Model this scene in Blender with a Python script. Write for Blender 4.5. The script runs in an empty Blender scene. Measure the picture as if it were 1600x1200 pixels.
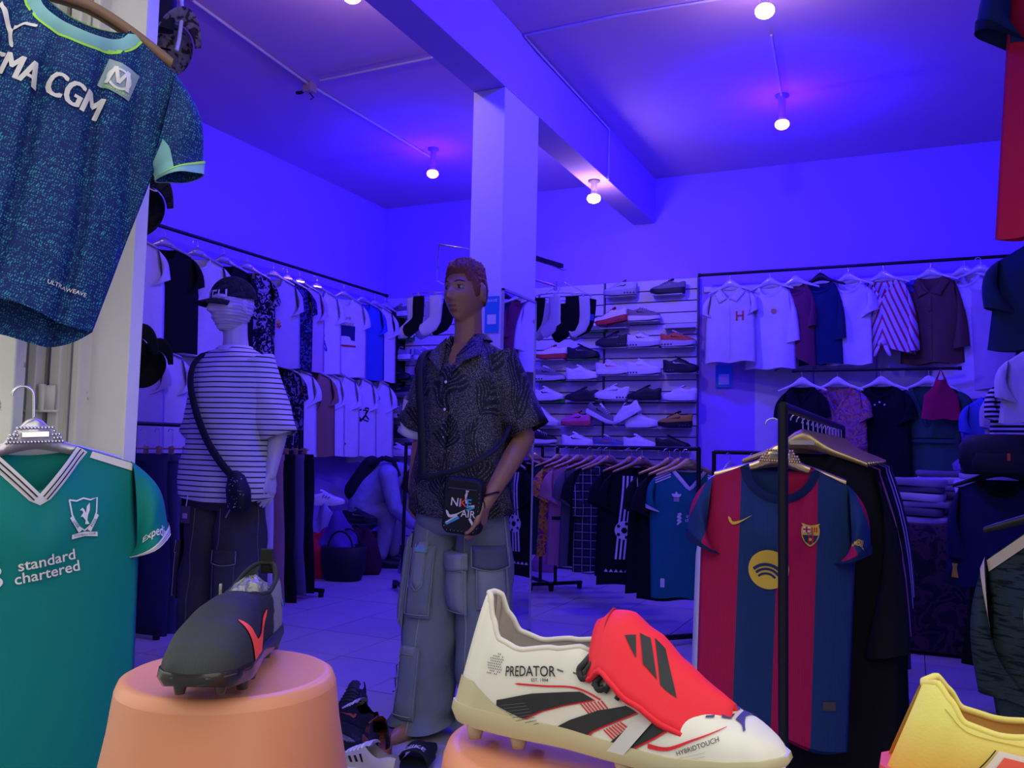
import bpy, bmesh, math, random
from math import sin, cos, pi, sqrt, exp, radians as R
from mathutils import Vector as V, Matrix as M, noise
S = bpy.context.scene
COL = S.collection

# ---------------------------------------------------------------- camera
YAW, PITCH, ROLL, FPX, CAMZ = R(24.7), R(4.15), R(1.25), 1350.0, 1.08
fw = V((-sin(YAW)*cos(PITCH), cos(YAW)*cos(PITCH), sin(PITCH)))
r0 = V((cos(YAW), sin(YAW), 0)); u0 = r0.cross(fw)
rt = r0*cos(ROLL) + u0*sin(ROLL); up = u0*cos(ROLL) - r0*sin(ROLL)
CP = V((0, 0, CAMZ))
cam = bpy.data.objects.new('camera', bpy.data.cameras.new('camera')); COL.objects.link(cam)
cam.matrix_world = M(((rt.x, up.x, -fw.x, CP.x), (rt.y, up.y, -fw.y, CP.y), (rt.z, up.z, -fw.z, CP.z), (0, 0, 0, 1)))
cam.data.sensor_width = 36; cam.data.lens = 36*FPX/1600; cam.data.clip_start = .02
S.camera = cam
S.view_settings.view_transform = 'Standard'; S.view_settings.look = 'None'
S.view_settings.gamma = 1; S.view_settings.use_curve_mapping = False
S.view_settings.exposure = 0.0
# daylight outside the shop door: an even overcast sky
W_ = bpy.data.worlds.new('sky'); S.world = W_; W_.use_nodes = True
W_.node_tree.nodes['Background'].inputs[0].default_value = (1.0, .985, .95, 1)
W_.node_tree.nodes['Background'].inputs[1].default_value = 1.65
P_BLUE, P_WHITE = 82.0, 7.5          # bulbs, watts
C_BLUE, C_WHITE = (.016, .0, 1.0), (.98, .66, 1.0)

def ray(px, py): return fw + rt*((px-800)/FPX) + up*((600-py)/FPX)
def at(px, py, d): return CP + ray(px, py)*d
def onz(px, py, z): r = ray(px, py); return CP + r*((z-CAMZ)/r.z)
def ony(px, py, y): r = ray(px, py); return CP + r*(y/r.y)
def onx(px, py, x): r = ray(px, py); return CP + r*(x/r.x)

# ---------------------------------------------------------------- materials
def lin(c):
    if isinstance(c, str):
        c = [int(c[i:i+2], 16)/255 for i in (0, 2, 4)]
        c = [x/12.92 if x <= .04045 else ((x+.055)/1.055)**2.4 for x in c]
    return (c[0], c[1], c[2], 1)
class G:
    """small node-graph helper"""
    def __init__(s, name, rough=.8, metal=0, spec=.3):
        s.m = bpy.data.materials.new(name); s.m.use_nodes = True; s.t = s.m.node_tree
        s.b = s.t.nodes['Principled BSDF']; s.set('Roughness', rough); s.set('Metallic', metal); s.set('Specular IOR Level', spec)
        s._tc = None
    def set(s, k, v):
        if hasattr(v, 'is_output'): s.t.links.new(v, s.b.inputs[k])
        else: s.b.inputs[k].default_value = v
    def nd(s, ty, ins=None, out=0, **kw):
        n = s.t.nodes.new('ShaderNode'+ty)
        for k, v in kw.items(): setattr(n, k, v)
        for k, v in (ins or {}).items():
            if hasattr(v, 'is_output'): s.t.links.new(v, n.inputs[k])
            else: n.inputs[k].default_value = v
        return n.outputs[out]
    def co(s):
        if s._tc is None: s._tc = s.nd('TexCoord', out='Object')
        return s._tc
    def xyz(s):
        n = s.t.nodes.new('ShaderNodeSeparateXYZ'); s.t.links.new(s.co(), n.inputs[0]); return n.outputs
    def ma(s, op, a, b=0.0, c=0.0): return s.nd('Math', {0: a, 1: b, 2: c}, operation=op)
    def mix(s, f, a, b):
        n = s.t.nodes.new('ShaderNodeMix'); n.data_type = 'RGBA'
        for k, v in ((0, f), (6, a), (7, b)):
            if hasattr(v, 'is_output'): s.t.links.new(v, n.inputs[k])
            else: n.inputs[k].default_value = v if k == 0 else lin(v)
        return n.outputs[2]
    def noi(s, sc, det=3, co=None, dist=0): return s.nd('TexNoise', {'Vector': co or s.co(), 'Scale': sc, 'Detail': det, 'Distortion': dist})
    def stp(s, x, e, w=.02): return s.nd('MapRange', {0: x, 1: e-w, 2: e+w, 3: 0., 4: 1.})
    def bump(s, h, st=.3, d=.005): s.set('Normal', s.nd('Bump', {'Height': h, 'Strength': st, 'Distance': d}))
MC = {}
def mk(name, col, rough=.8, metal=0, spec=.3, var=.12, sc=12, bump=.15, fine=180, bd=.001, emit=0, sheen=0):
    if name in MC: return MC[name]
    g = G(name, rough, metal, spec); c = lin(col)
    g.set('Base Color', g.mix(g.noi(sc), [x*(1-var) for x in c[:3]], [min(1, x*(1+var)) for x in c[:3]]))
    if bump: g.bump(g.noi(fine, 2), bump, bd)
    if emit: g.set('Emission Color', c); g.set('Emission Strength', emit)
    if sheen: g.set('Sheen Weight', sheen)
    MC[name] = g.m; return g.m
def cloth(col, name=None): return mk('cloth_'+(name or str(col)), col, .9, 0, .15, .12, 9, .35, 420, .0008)

# ---------------------------------------------------------------- mesh building
class MB:
    def __init__(s): s.v = []; s.f = []
    def grid(s, rows, cu=False, cv=False):
        o = len(s.v); nr = len(rows); nc = len(rows[0])
        for r in rows: s.v += [tuple(p) for p in r]
        for i in range(nr if cv else nr-1):
            for j in range(nc if cu else nc-1):
                a, b = o+i*nc+j, o+i*nc+(j+1) % nc; i2 = (i+1) % nr
                s.f.append((a, b, o+i2*nc+(j+1) % nc, o+i2*nc+j))
        return s
    def fan(s, ring, c=None):
        o = len(s.v); n = len(ring); s.v += [tuple(p) for p in ring]
        c = c or tuple(sum((V(p) for p in ring), V((0, 0, 0)))/n); s.v.append(tuple(c))
        for j in range(n): s.f.append((o+j, o+(j+1) % n, o+n))
        return s
    def box(s, c, d, rot=None):
        o = len(s.v); c = V(c)
        for dx, dy, dz in ((-1, -1, -1), (1, -1, -1), (1, 1, -1), (-1, 1, -1), (-1, -1, 1), (1, -1, 1), (1, 1, 1), (-1, 1, 1)):
            p = V((dx*d[0]/2, dy*d[1]/2, dz*d[2]/2)); p = rot @ p if rot else p; s.v.append(tuple(c+p))
        s.f += [(o+a, o+b, o+c_, o+d_) for a, b, c_, d_ in ((3, 2, 1, 0), (4, 5, 6, 7), (0, 1, 5, 4), (1, 2, 6, 5), (2, 3, 7, 6), (3, 0, 4, 7))]
        return s
    def tube(s, path, r, n=8, caps=True):
        path = [V(p) for p in path]; rr = r if isinstance(r, (list, tuple)) else [r]*len(path); rows = []; nrm = None
        for i, p in enumerate(path):
            t = (path[min(i+1, len(path)-1)]-path[max(i-1, 0)]).normalized()
            if nrm is None: nrm = t.orthogonal().normalized()
            nrm = (nrm - t*nrm.dot(t)); nrm = nrm.normalized() if nrm.length > 1e-6 else t.orthogonal().normalized(); b = t.cross(nrm)
            rows.append([p+(nrm*cos(2*pi*k/n)+b*sin(2*pi*k/n))*rr[i] for k in range(n)])
        s.grid(rows, cu=True)
        if caps: s.fan(rows[0][::-1]); s.fan(rows[-1])
        return s
    def capsule(s, a, b, ra, rb, n=12):
        a, b = V(a), V(b); t = (b-a); t = t.normalized() if t.length > 1e-6 else V((0, 0, 1)); path = []; rr = []
        for k in range(5): q = (k/4-1)*pi/2+.02; path.append(a+t*ra*sin(q)); rr.append(ra*cos(q))
        for k in range(5): q = k/4*pi/2-.02; path.append(b+t*rb*sin(q)); rr.append(rb*cos(q))
        nrm = t.orthogonal().normalized(); bb = t.cross(nrm)
        rows = [[p+(nrm*cos(2*pi*k/n)+bb*sin(2*pi*k/n))*r for k in range(n)] for p, r in zip(path, rr)]
        s.grid(rows, cu=True); s.fan(rows[0][::-1]); s.fan(rows[-1]); return s
    def ell(s, c, r, n=16, rot=None):
        c = V(c); rows = []
        for i in range(n//2+1):
            th = .03+(pi-.06)*i/(n//2); row = []
            for k in range(n):
                p = V((r[0]*sin(th)*cos(2*pi*k/n), r[1]*sin(th)*sin(2*pi*k/n), r[2]*cos(th))); p = rot @ p if rot else p; row.append(c+p)
            rows.append(row)
        s.grid(rows, cu=True); s.fan(rows[0]); s.fan(rows[-1][::-1]); return s
    def lathe(s, prof, c=(0, 0, 0), n=32, sx=1, sy=1):
        c = V(c)
        s.grid([[c+V((r*sx*cos(2*pi*k/n), r*sy*sin(2*pi*k/n), z)) for k in range(n)] for r, z in prof], cu=True); return s
    def rings(s, rs, n=28, e=2.3, fold=None, caps=(0, 0)):
        """rs: (cx, cy, z, rx, ry) super-ellipse rings"""
        rows = []
        for i, (cx, cy, z, rx, ry) in enumerate(rs):
            row = []
            for k in range(n):
                a = 2*pi*k/n; ca, sa = cos(a), sin(a)
                q = (abs(ca)**e+abs(sa)**e)**(-1/e); f = fold(a, z, i) if fold else (0, 0)
                row.append(V((cx+ca*q*(rx+f[0]), cy+sa*q*(ry+f[0]), z+f[1])))
            rows.append(row)
        s.grid(rows, cu=True)
        if caps[0]: s.fan(rows[0][::-1])
        if caps[1]: s.fan(rows[-1])
        return s
    def mesh(s, name, smooth=True, weld=0, fixn=True):
        me = bpy.data.meshes.new(name); me.from_pydata(s.v, [], s.f)
        bm = bmesh.new(); bm.from_mesh(me)
        if weld: bmesh.ops.remove_doubles(bm, verts=bm.verts, dist=weld)
        if fixn: bmesh.ops.recalc_face_normals(bm, faces=bm.faces)
        bm.to_mesh(me); bm.free()
        if smooth: me.polygons.foreach_set('use_smooth', [True]*len(me.polygons))
        return me
def link(name, me, mat, parent=None):
    o = bpy.data.objects.new(name, me); COL.objects.link(o)
    if mat and not me.materials: me.materials.append(mat)
    elif mat and me.materials and me.materials[0] != mat: o.material_slots[0].link = 'OBJECT'; o.material_slots[0].material = mat
    if parent: o.parent = parent
    return o
def put(name, mb, mat, parent=None, smooth=True, weld=0, bev=0, fixn=True):
    o = link(name, mb.mesh(name, smooth, weld, fixn), mat, parent)
    if bev:
        m = o.modifiers.new('bevel', 'BEVEL'); m.width = bev; m.segments = 2; m.limit_method = 'ANGLE'
    return o
def tag(o, label, cat, group=None):
    o['label'] = label; o['category'] = cat
    if group: o['group'] = group
    return o
def thing(name, label, cat, loc=(0, 0, 0), rz=0, group=None, rx=0, ry=0):
    o = bpy.data.objects.new(name, None); COL.objects.link(o); o.empty_display_size = .05
    o.location = loc; o.rotation_euler = (rx, ry, rz); return tag(o, label, cat, group)
def struct(name, mb, mat, parent=None, smooth=False, bev=0):
    o = put(name, mb, mat, parent, smooth, 0, bev)
    if not parent: o['kind'] = 'structure'
    return o
def solid(o, t, off=0):
    m = o.modifiers.new('solid', 'SOLIDIFY'); m.thickness = t; m.offset = off; return o
def freeze(o):
    dg = bpy.context.evaluated_depsgraph_get(); me = bpy.data.meshes.new_from_object(o.evaluated_get(dg))
    o.modifiers.clear(); old = o.data; o.data = me; bpy.data.meshes.remove(old); return o
def blob(name, mb, mat, parent, vox=.006, it=6):
    """one continuous surface out of overlapping solids"""
    o = put(name, mb, mat, parent)
    m = o.modifiers.new('r', 'REMESH'); m.mode = 'VOXEL'; m.voxel_size = vox; m.use_smooth_shade = True
    if it: m2 = o.modifiers.new('s', 'SMOOTH'); m2.factor = .5; m2.iterations = it
    return freeze(o)
# ---------------------------------------------------------------- flat marks laid onto curved surfaces
TXT = {}
def text2d(s, size=1, bold=0, sx=1, sp=1):
    k = (s, bold, sp)
    if k not in TXT:
        cu = bpy.data.curves.new('t', 'FONT'); cu.body = s; cu.align_x = 'CENTER'; cu.align_y = 'CENTER'; cu.size = 1
        cu.offset = bold; cu.space_character = sp; cu.resolution_u = 3
        o = bpy.data.objects.new('t', cu); COL.objects.link(o)
        dg = bpy.context.evaluated_depsgraph_get(); me = bpy.data.meshes.new_from_object(o.evaluated_get(dg))
        TXT[k] = ([(v.co.x, v.co.y) for v in me.vertices], [tuple(p.vertices) for p in me.polygons])
        bpy.data.objects.remove(o); bpy.data.meshes.remove(me); bpy.data.curves.remove(cu)
    v, f = TXT[k]; return [(x*size*sx, y*size) for x, y in v], f
def poly(*ps):
    v = []; f = []
    for p in ps: f.append(tuple(range(len(v), len(v)+len(p)))); v += list(p)
    return v, f
def join2(*gs):
    v = []; f = []
    for gv, gf in gs: n = len(v); v += gv; f += [tuple(i+n for i in q) for q in gf]
    return v, f
def xf(g, dx=0, dy=0, s=1, rot=0, sx=1):
    c, n = cos(rot), sin(rot)
    return [((x*sx*c-y*n)*s+dx, (x*sx*n+y*c)*s+dy) for x, y in g[0]], g[1]
def circ(r, n=24, cx=0, cy=0, ry=None): return [(cx+r*cos(2*pi*k/n), cy+(ry or r)*sin(2*pi*k/n)) for k in range(n)]
def ringg(r1, r2, n=24, a0=0, a1=2*pi):
    v = []; f = []
    for k in range(n+1):
        a = a0+(a1-a0)*k/n; v += [(r1*cos(a), r1*sin(a)), (r2*cos(a), r2*sin(a))]
    for k in range(n): f.append((2*k, 2*k+1, 2*k+3, 2*k+2))
    return v, f
def stroke(pts, w):
    v = []; f = []; n = len(pts)
    for i, p in enumerate(pts):
        a, b = pts[max(i-1, 0)], pts[min(i+1, n-1)]; dx, dy = b[0]-a[0], b[1]-a[1]; l = sqrt(dx*dx+dy*dy) or 1
        ww = w[i] if isinstance(w, (list, tuple)) else w
        v += [(p[0]-dy/l*ww/2, p[1]+dx/l*ww/2), (p[0]+dy/l*ww/2, p[1]-dx/l*ww/2)]
    for i in range(n-1): f.append((2*i, 2*i+1, 2*i+3, 2*i+2))
    return v, f
def spl(pts, n=6, closed=False):
    out = []; m = len(pts); rng = m if closed else m-1
    for i in range(rng):
        if closed: a, b, c, d = (pts[(i+k-1) % m] for k in range(4))
        else: a, b, c, d = pts[max(i-1, 0)], pts[i], pts[i+1], pts[min(i+2, m-1)]
        for k in range(n):
            t = k/n
            out.append(tuple(.5*((2*b[j])+(-a[j]+c[j])*t+(2*a[j]-5*b[j]+4*c[j]-d[j])*t*t+(-a[j]+3*b[j]-3*c[j]+d[j])*t**3) for j in range(len(b))))
    if not closed: out.append(tuple(pts[-1]))
    return out
def decal(name, g, mapf, mat, parent, ml=.02, smooth=True):
    bm = bmesh.new(); vs = [bm.verts.new((x, y, 0)) for x, y in g[0]]
    for q in g[1]:
        try: bm.faces.new([vs[i] for i in q])
        except ValueError: pass
    bmesh.ops.triangulate(bm, faces=bm.faces)
    for _ in range(5):
        es = [e for e in bm.edges if e.calc_length() > ml]
        if not es: break
        bmesh.ops.subdivide_edges(bm, edges=es, cuts=1); bmesh.ops.triangulate(bm, faces=[f for f in bm.faces if len(f.verts) > 3])
    for v in bm.verts: v.co = mapf(v.co.x, v.co.y)
    me = bpy.data.meshes.new(name); bm.to_mesh(me); bm.free()
    if smooth: me.polygons.foreach_set('use_smooth', [True]*len(me.polygons))
    return link(name, me, mat, parent)
SWOOSH = poly(spl([(-.5, .18), (-.47, -.02), (-.36, -.16), (-.2, -.16), (0, -.08), (.5, .2), (.1, .03), (-.15, -.03), (-.3, -.04), (-.37, .03), (-.4, .12)], 4, True))
def sm(a): a = max(0., min(1., a)); return a*a*(3-2*a)
def lerp(a, b, t): return a+(b-a)*t
def interp(tb, x):
    if x <= tb[0][0]: return tb[0][1]
    for (a, b), (c, d) in zip(tb, tb[1:]):
        if x <= c: return lerp(b, d, sm((x-a)/(c-a))*.5+.5*(x-a)/(c-a))
    return tb[-1][1]
# ---------------------------------------------------------------- setting
XL, XR, YB, YF, ZC = -4.84, 1.30, 7.35, 1.5, 3.48
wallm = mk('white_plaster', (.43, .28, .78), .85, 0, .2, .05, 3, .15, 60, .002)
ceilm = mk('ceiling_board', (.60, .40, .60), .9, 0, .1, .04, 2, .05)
tilem = [mk('floor_tile_%d' % i, c, .32, 0, .5, .10, 6, .05, 30) for i, c in enumerate(((.45, .42, .46), (.47, .44, .48), (.43, .40, .44)))]
groutm = mk('grout', (.16, .155, .17), .9)
blackm = mk('black_steel', (.012, .012, .015), .45, .3, .4, .1, 30, .05)
chromem = mk('chrome', (.75, .75, .78), .2, 1, .5, .05, 10, 0)
goldm = mk('gold_metal', (.80, .62, .32), .28, 1, .5, .1, 30, .1)
goldp = mk("gold_plastic", (.58, .42, .17), .32, .65, .5, .08, 30, .1)
silverp = mk('silver_plastic', (.66, .63, .66), .3, .7, .5, .08, 30, .1)
whitep = mk('white_plastic', (.82, .82, .82), .4)
struct('floor', MB().box(((XL+XR)/2, (YF+YB)/2, -.055), (XR-XL, YB-YF, .09)), groutm)
floor_o = bpy.data.objects['floor']
random.seed(5)
TS = .45; tme = MB().box((0, 0, 0), (TS-.005, TS-.005, .012)).mesh('floor_tile', False)
for i in range(14):
    for j in range(13):
        x, y = XL+.18+TS*i, YF+.2+TS*j
        if x < XR-.2 and y < YB-.15:
            o = link('floor_tile', tme, None, floor_o)
            if not tme.materials: tme.materials.append(tilem[0])
            o.location = (x, y, -.006+random.uniform(-.0006, .0006)); o.material_slots[0].link = 'OBJECT'; o.material_slots[0].material = random.choice(tilem)
struct('pavement_outside', MB().box(((XL+XR)/2, -3.6, -.08), (14, 10.16, .1)), mk('concrete', (.26, .25, .23), .9, 0, .2, .2, 3, .4, 40, .003))
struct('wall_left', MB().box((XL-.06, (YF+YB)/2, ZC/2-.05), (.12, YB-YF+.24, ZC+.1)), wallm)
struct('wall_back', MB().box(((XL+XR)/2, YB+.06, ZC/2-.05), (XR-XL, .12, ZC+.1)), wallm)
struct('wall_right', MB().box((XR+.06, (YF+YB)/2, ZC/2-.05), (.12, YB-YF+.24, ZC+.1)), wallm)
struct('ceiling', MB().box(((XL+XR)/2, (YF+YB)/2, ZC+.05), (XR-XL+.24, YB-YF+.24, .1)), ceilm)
fm = mk('front_wall_paint', (.62, .60, .58), .8)
struct('wall_front', MB().box(((XL-1.95)/2, YF-.06, ZC/2), (-1.95-XL, .12, ZC)).box(((.62+XR)/2, YF-.06, ZC/2), (XR-.62, .12, ZC)).box((-.665, YF-.06, 2.92), (2.57, .12, ZC-2.36)), fm)
# beam and pillar
BX0, BX1, BZ = -2.22, -2.02, CAMZ+2.0
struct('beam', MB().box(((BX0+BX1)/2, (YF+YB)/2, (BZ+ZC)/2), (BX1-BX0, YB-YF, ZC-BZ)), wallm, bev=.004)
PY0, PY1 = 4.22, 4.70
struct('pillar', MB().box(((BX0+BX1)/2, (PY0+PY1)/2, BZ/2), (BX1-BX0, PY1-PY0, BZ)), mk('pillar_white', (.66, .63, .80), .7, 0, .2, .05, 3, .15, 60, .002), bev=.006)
# shallow vertical panels on the back wall, right of the slatwall
pan = MB()
for k in range(5): pan.box((-.93+.47*k, YB-.004, 1.0), (.455, .008, 1.99))
struct('trim_1', pan, mk('panel_paint', (.70, .69, .70), .6), None, False, .003)
# door post on the left: leaf, hinge, ribbed jamb, reveal
pm = mk('jamb_paint', (.66, .64, .60), .55, 0, .35, .10, 4, .2, 90, .002)
def rusty(name, c):
    g = G(name, .5, 0, .4); f = g.stp(g.noi(14, 5), .69, .02)
    g.set('Base Color', g.mix(f, g.mix(g.noi(5), [x*.86 for x in c], [min(1, x*1.08) for x in c]), (.10, .05, .02))); g.bump(g.noi(60), .15, .002); return g.m
jm = rusty('jamb_steel', (.66, .65, .60))
def cxy(px, d): p = at(px, 500, d); return p.x, p.y
JD = 2.13
door = thing('door_1', 'white steel shop door leaf folded back behind the green jersey', 'door', (0, 0, 0)); door['kind'] = 'structure'; del door['category']
fdir = V((cos(YAW-.18), sin(YAW-.18), 0)); rotj = M.Rotation(YAW-.18, 3, 'Z')
def jamb(px0, px1, d, thick, name, mat, z0=0, z1=2.6, bev=.004, parent=None):
    a, b = at(px0, 560, d), at(px1, 560, d); c = (a+b)/2; w = (V((a.x, a.y))-V((b.x, b.y))).length
    n = V((-fdir.y, fdir.x, 0)); c = V((c.x, c.y, (z0+z1)/2))+n*thick/2
    o = put(name, MB().box(c, (w, thick, z1-z0), rotj), mat, parent, False, 0, bev)
    if not parent: o['kind'] = 'structure'
    return o
jamb(-230, 41, 2.04, .035, 'door_leaf', rusty('door_steel', (.78, .79, .74)), .02, 2.55, .004, door)
jamb(43, 58, 2.09, .05, 'door_frame', jm, 0, 2.6, .003, door)
jamb(58, 77, 2.12, .02, 'door_frame', mk('jamb_dark', (.30, .27, .24), .6), 0, 2.6, .002, door)
jamb(77, 96, 2.10, .05, 'door_frame', jm, 0, 2.6, .004, door)
jamb(96, 111, 2.12, .03, 'door_frame', jm, 0, 2.6, .003, door)
jamb(111, 126, 2.10, .05, 'door_frame', jm, 0, 2.6, .006, door)
jamb(126, 138, 2.13, .03, 'door_frame', pm, 0, 2.6, .004, door)
jamb(138, 204, 2.13, .05, 'trim_2', mk('reveal_paint', (.72, .70, .72), .6, 0, .3, .06, 5, .15, 80, .002), 0, 2.75, .002)
hb = MB(); a = at(66, 600, 2.085); b = at(66, 642, 2.085)
hb.tube([a, b], .009, 12); hb.box((a+b)/2+fdir*.012+V((0, 0, .0)), (.045, .006, (a-b).length*.9), rotj); hb.box(at(62, 642, 2.08), (.10, .004, .006), rotj)
put('door_hinge', hb, jm, door, True)
# ceiling conduits, junction box and lamps
def conduit(pts, r=.008, n=2): 
    o = struct('trim_%d' % n, MB().tube(pts, r, 6), mk('conduit_pvc', (.60, .58, .62), .5), None, True); return o
cz = ZC-.012
conduit([onz(300, 0, cz), onz(480, 130, cz), onz(674, 246, cz)], .010, 3)
conduit([onz(500, 126, cz), onz(684, 88, cz)], .008, 4)
p1 = onz(819, 55, cz)
conduit([onz(1190, -12, cz), onz(960, 25, cz), p1, V((BX1+.012, p1.y+.2, cz-.01)), V((BX1+.012, 6.0, cz-.01)), V((BX1+.012, 6.0, BZ-.004))], .007, 5)
conduit([onz(1205, 55, cz), onz(1221, 150, cz)], .008, 6)
jb = thing('junction_box', 'open ceiling junction box with bare wires beside the conduit', 'junction box', onz(484, 131, ZC))
put('box', MB().box((0, 0, -.03), (.07, .07, .06)), mk('box_pvc', (.45, .33, .32), .5), jb, False, 0, .004)
put('wire', MB().tube([(-.03, 0, -.03), (-.08, .02, -.04), (-.13, .03, -.03)], .012, 6).tube([(0, 0, -.06), (.02, .02, -.09), (.01, .0, -.11)], .004, 5), blackm, jb)
def lamp(label, p, kind, r=.047, zc=ZC):
    t = thing('ceiling_bulb', label, 'light bulb', (p.x, p.y, zc)); h = zc-p.z
    put('lamp_holder', MB().lathe([(0, 0), (.045, 0), (.045, -.012), (.024, -.02), (.022, -h+.05), (0, -h+.05)], n=24), mk('holder_grey', (.22, .16, .22), .6), t)
    put('bulb_housing', MB().lathe([(0, -h+.055), (.02, -h+.055), (.028, -h+.035), (r*.80, -h+.024), (0, -h+.024)], n=24), whitep, t)
    col, P = (C_BLUE, P_BLUE) if kind == 'blue' else (C_WHITE, P_WHITE)
    g = G('bulb_glow_'+kind); area = 2*pi*r*r; L = P/(pi*area)
    cc = (col[0], max(col[1], 3/L), col[2], 1)
    g.set('Base Color', (.8, .8, .8, 1)); g.set('Emission Color', cc); g.set('Emission Strength', L)
    prof = [(r*cos(a), -h+.003-.035*sin(a)) for a in [-.55+(pi/2+.55)*k/9 for k in range(9)]]+[(0.0005, -h-.032)]
    put('bulb_dome', MB().lathe(prof, n=20), g.m, t)
    return t
lamp('blue glowing bulb over the back corner near the left wall', at(676, 272, 7.0), 'blue')
lamp('blue glowing bulb in the ceiling over the racks of blouses', at(1222, 195, 5.8), 'blue')
lamp('white bulb in a holder under the beam behind the pillar', V((-2.12, 6.0, CAMZ+1.86)), 'white', .05, BZ)
lamp('white bulb in the right bay ceiling, brightest above the jersey rack', at(1195, 18, 4.3), 'white')
lamp('white bulb at the top edge, left of the beam', at(550, -6, 4.27), 'white')
lamp('blue glowing bulb nearest the doorway, above the mannequins', V((-1.35, 2.75, ZC-.15)), 'blue')
# mirror on the pillar's side, poster on its front
mir = thing('pillar_mirror', 'tall narrow mirror fixed to the side of the square pillar', 'mirror', (BX1, (PY0+PY1)/2, 0))
g = G('mirror_glass', .03, 1); g.set('Base Color', (.72, .72, .80, 1))
put('mirror_glass', MB().box((.006, 0, .98), (.008, .44, 1.90)), g.m, mir, False)
fr = MB()
for yy in (-.226, .226): fr.box((.007, yy, .98), (.014, .012, 1.93))
for zz in (.02, 1.94): fr.box((.007, 0, zz), (.014, .464, .014))
put('mirror_frame', fr, mk('mirror_edge', (.55, .55, .62), .3, .6), mir, False)
def poster(label, c, w, h, rz, lines):
    t = thing('wall_poster', label, 'poster', c, rz)
    put('sheet', MB().box((0, 0, 0), (w, .003, h)), mk('poster_blue', (.03, .26, .62), .45), t, False)
    put('white_panel', MB().box((0, -.002, -h*.14), (w*.62, .002, w*.62)), mk('poster_white', (.75, .76, .78), .5), t, False)
    for s, z, sz in lines: decal('lettering', text2d(s, sz, .01), lambda x, y, z=z: V((x, -.0035, y+z)), mk('poster_ink', (.8, .8, .85), .5), t, 1)
    return t
poster('blue poster with white square on the pale wall beside the slatwall', ony(1131, 588, YB-.014), .14, .19, 0, [])
poster('blue poster on the pillar front behind the mannequin head', V((BX1-.050, PY0-.004, at(764, 498, 4.9).z)), .085, .20, 0, [('WAVE', .075, .024)])
# shop bench below the frame that carries the stools
bt = thing('display_bench', 'low wooden bench carrying the plastic stools at the shop front', 'bench', (-.35, .80, 0))
put('bench_top', MB().box((0, 0, .33), (1.7, .46, .04)), mk('wood', (.30, .18, .10), .6, 0, .3, .3, 4), bt, False, 0, .004)
for sx in (-.78, .78):
    for sy in (-.17, .17): put('leg', MB().box((sx, sy, .155), (.05, .05, .31)), mk('wood', ()), bt, False, 0, .003)

struct('unseen_building_outside', MB().box((-1, -9, 2.9), (26, .4, 5.8)), mk('render_outside', (.20, .18, .16), .9, 0, .2, .1, 1))  # never in view: added opposite the door to keep low skylight off the deep interior
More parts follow.
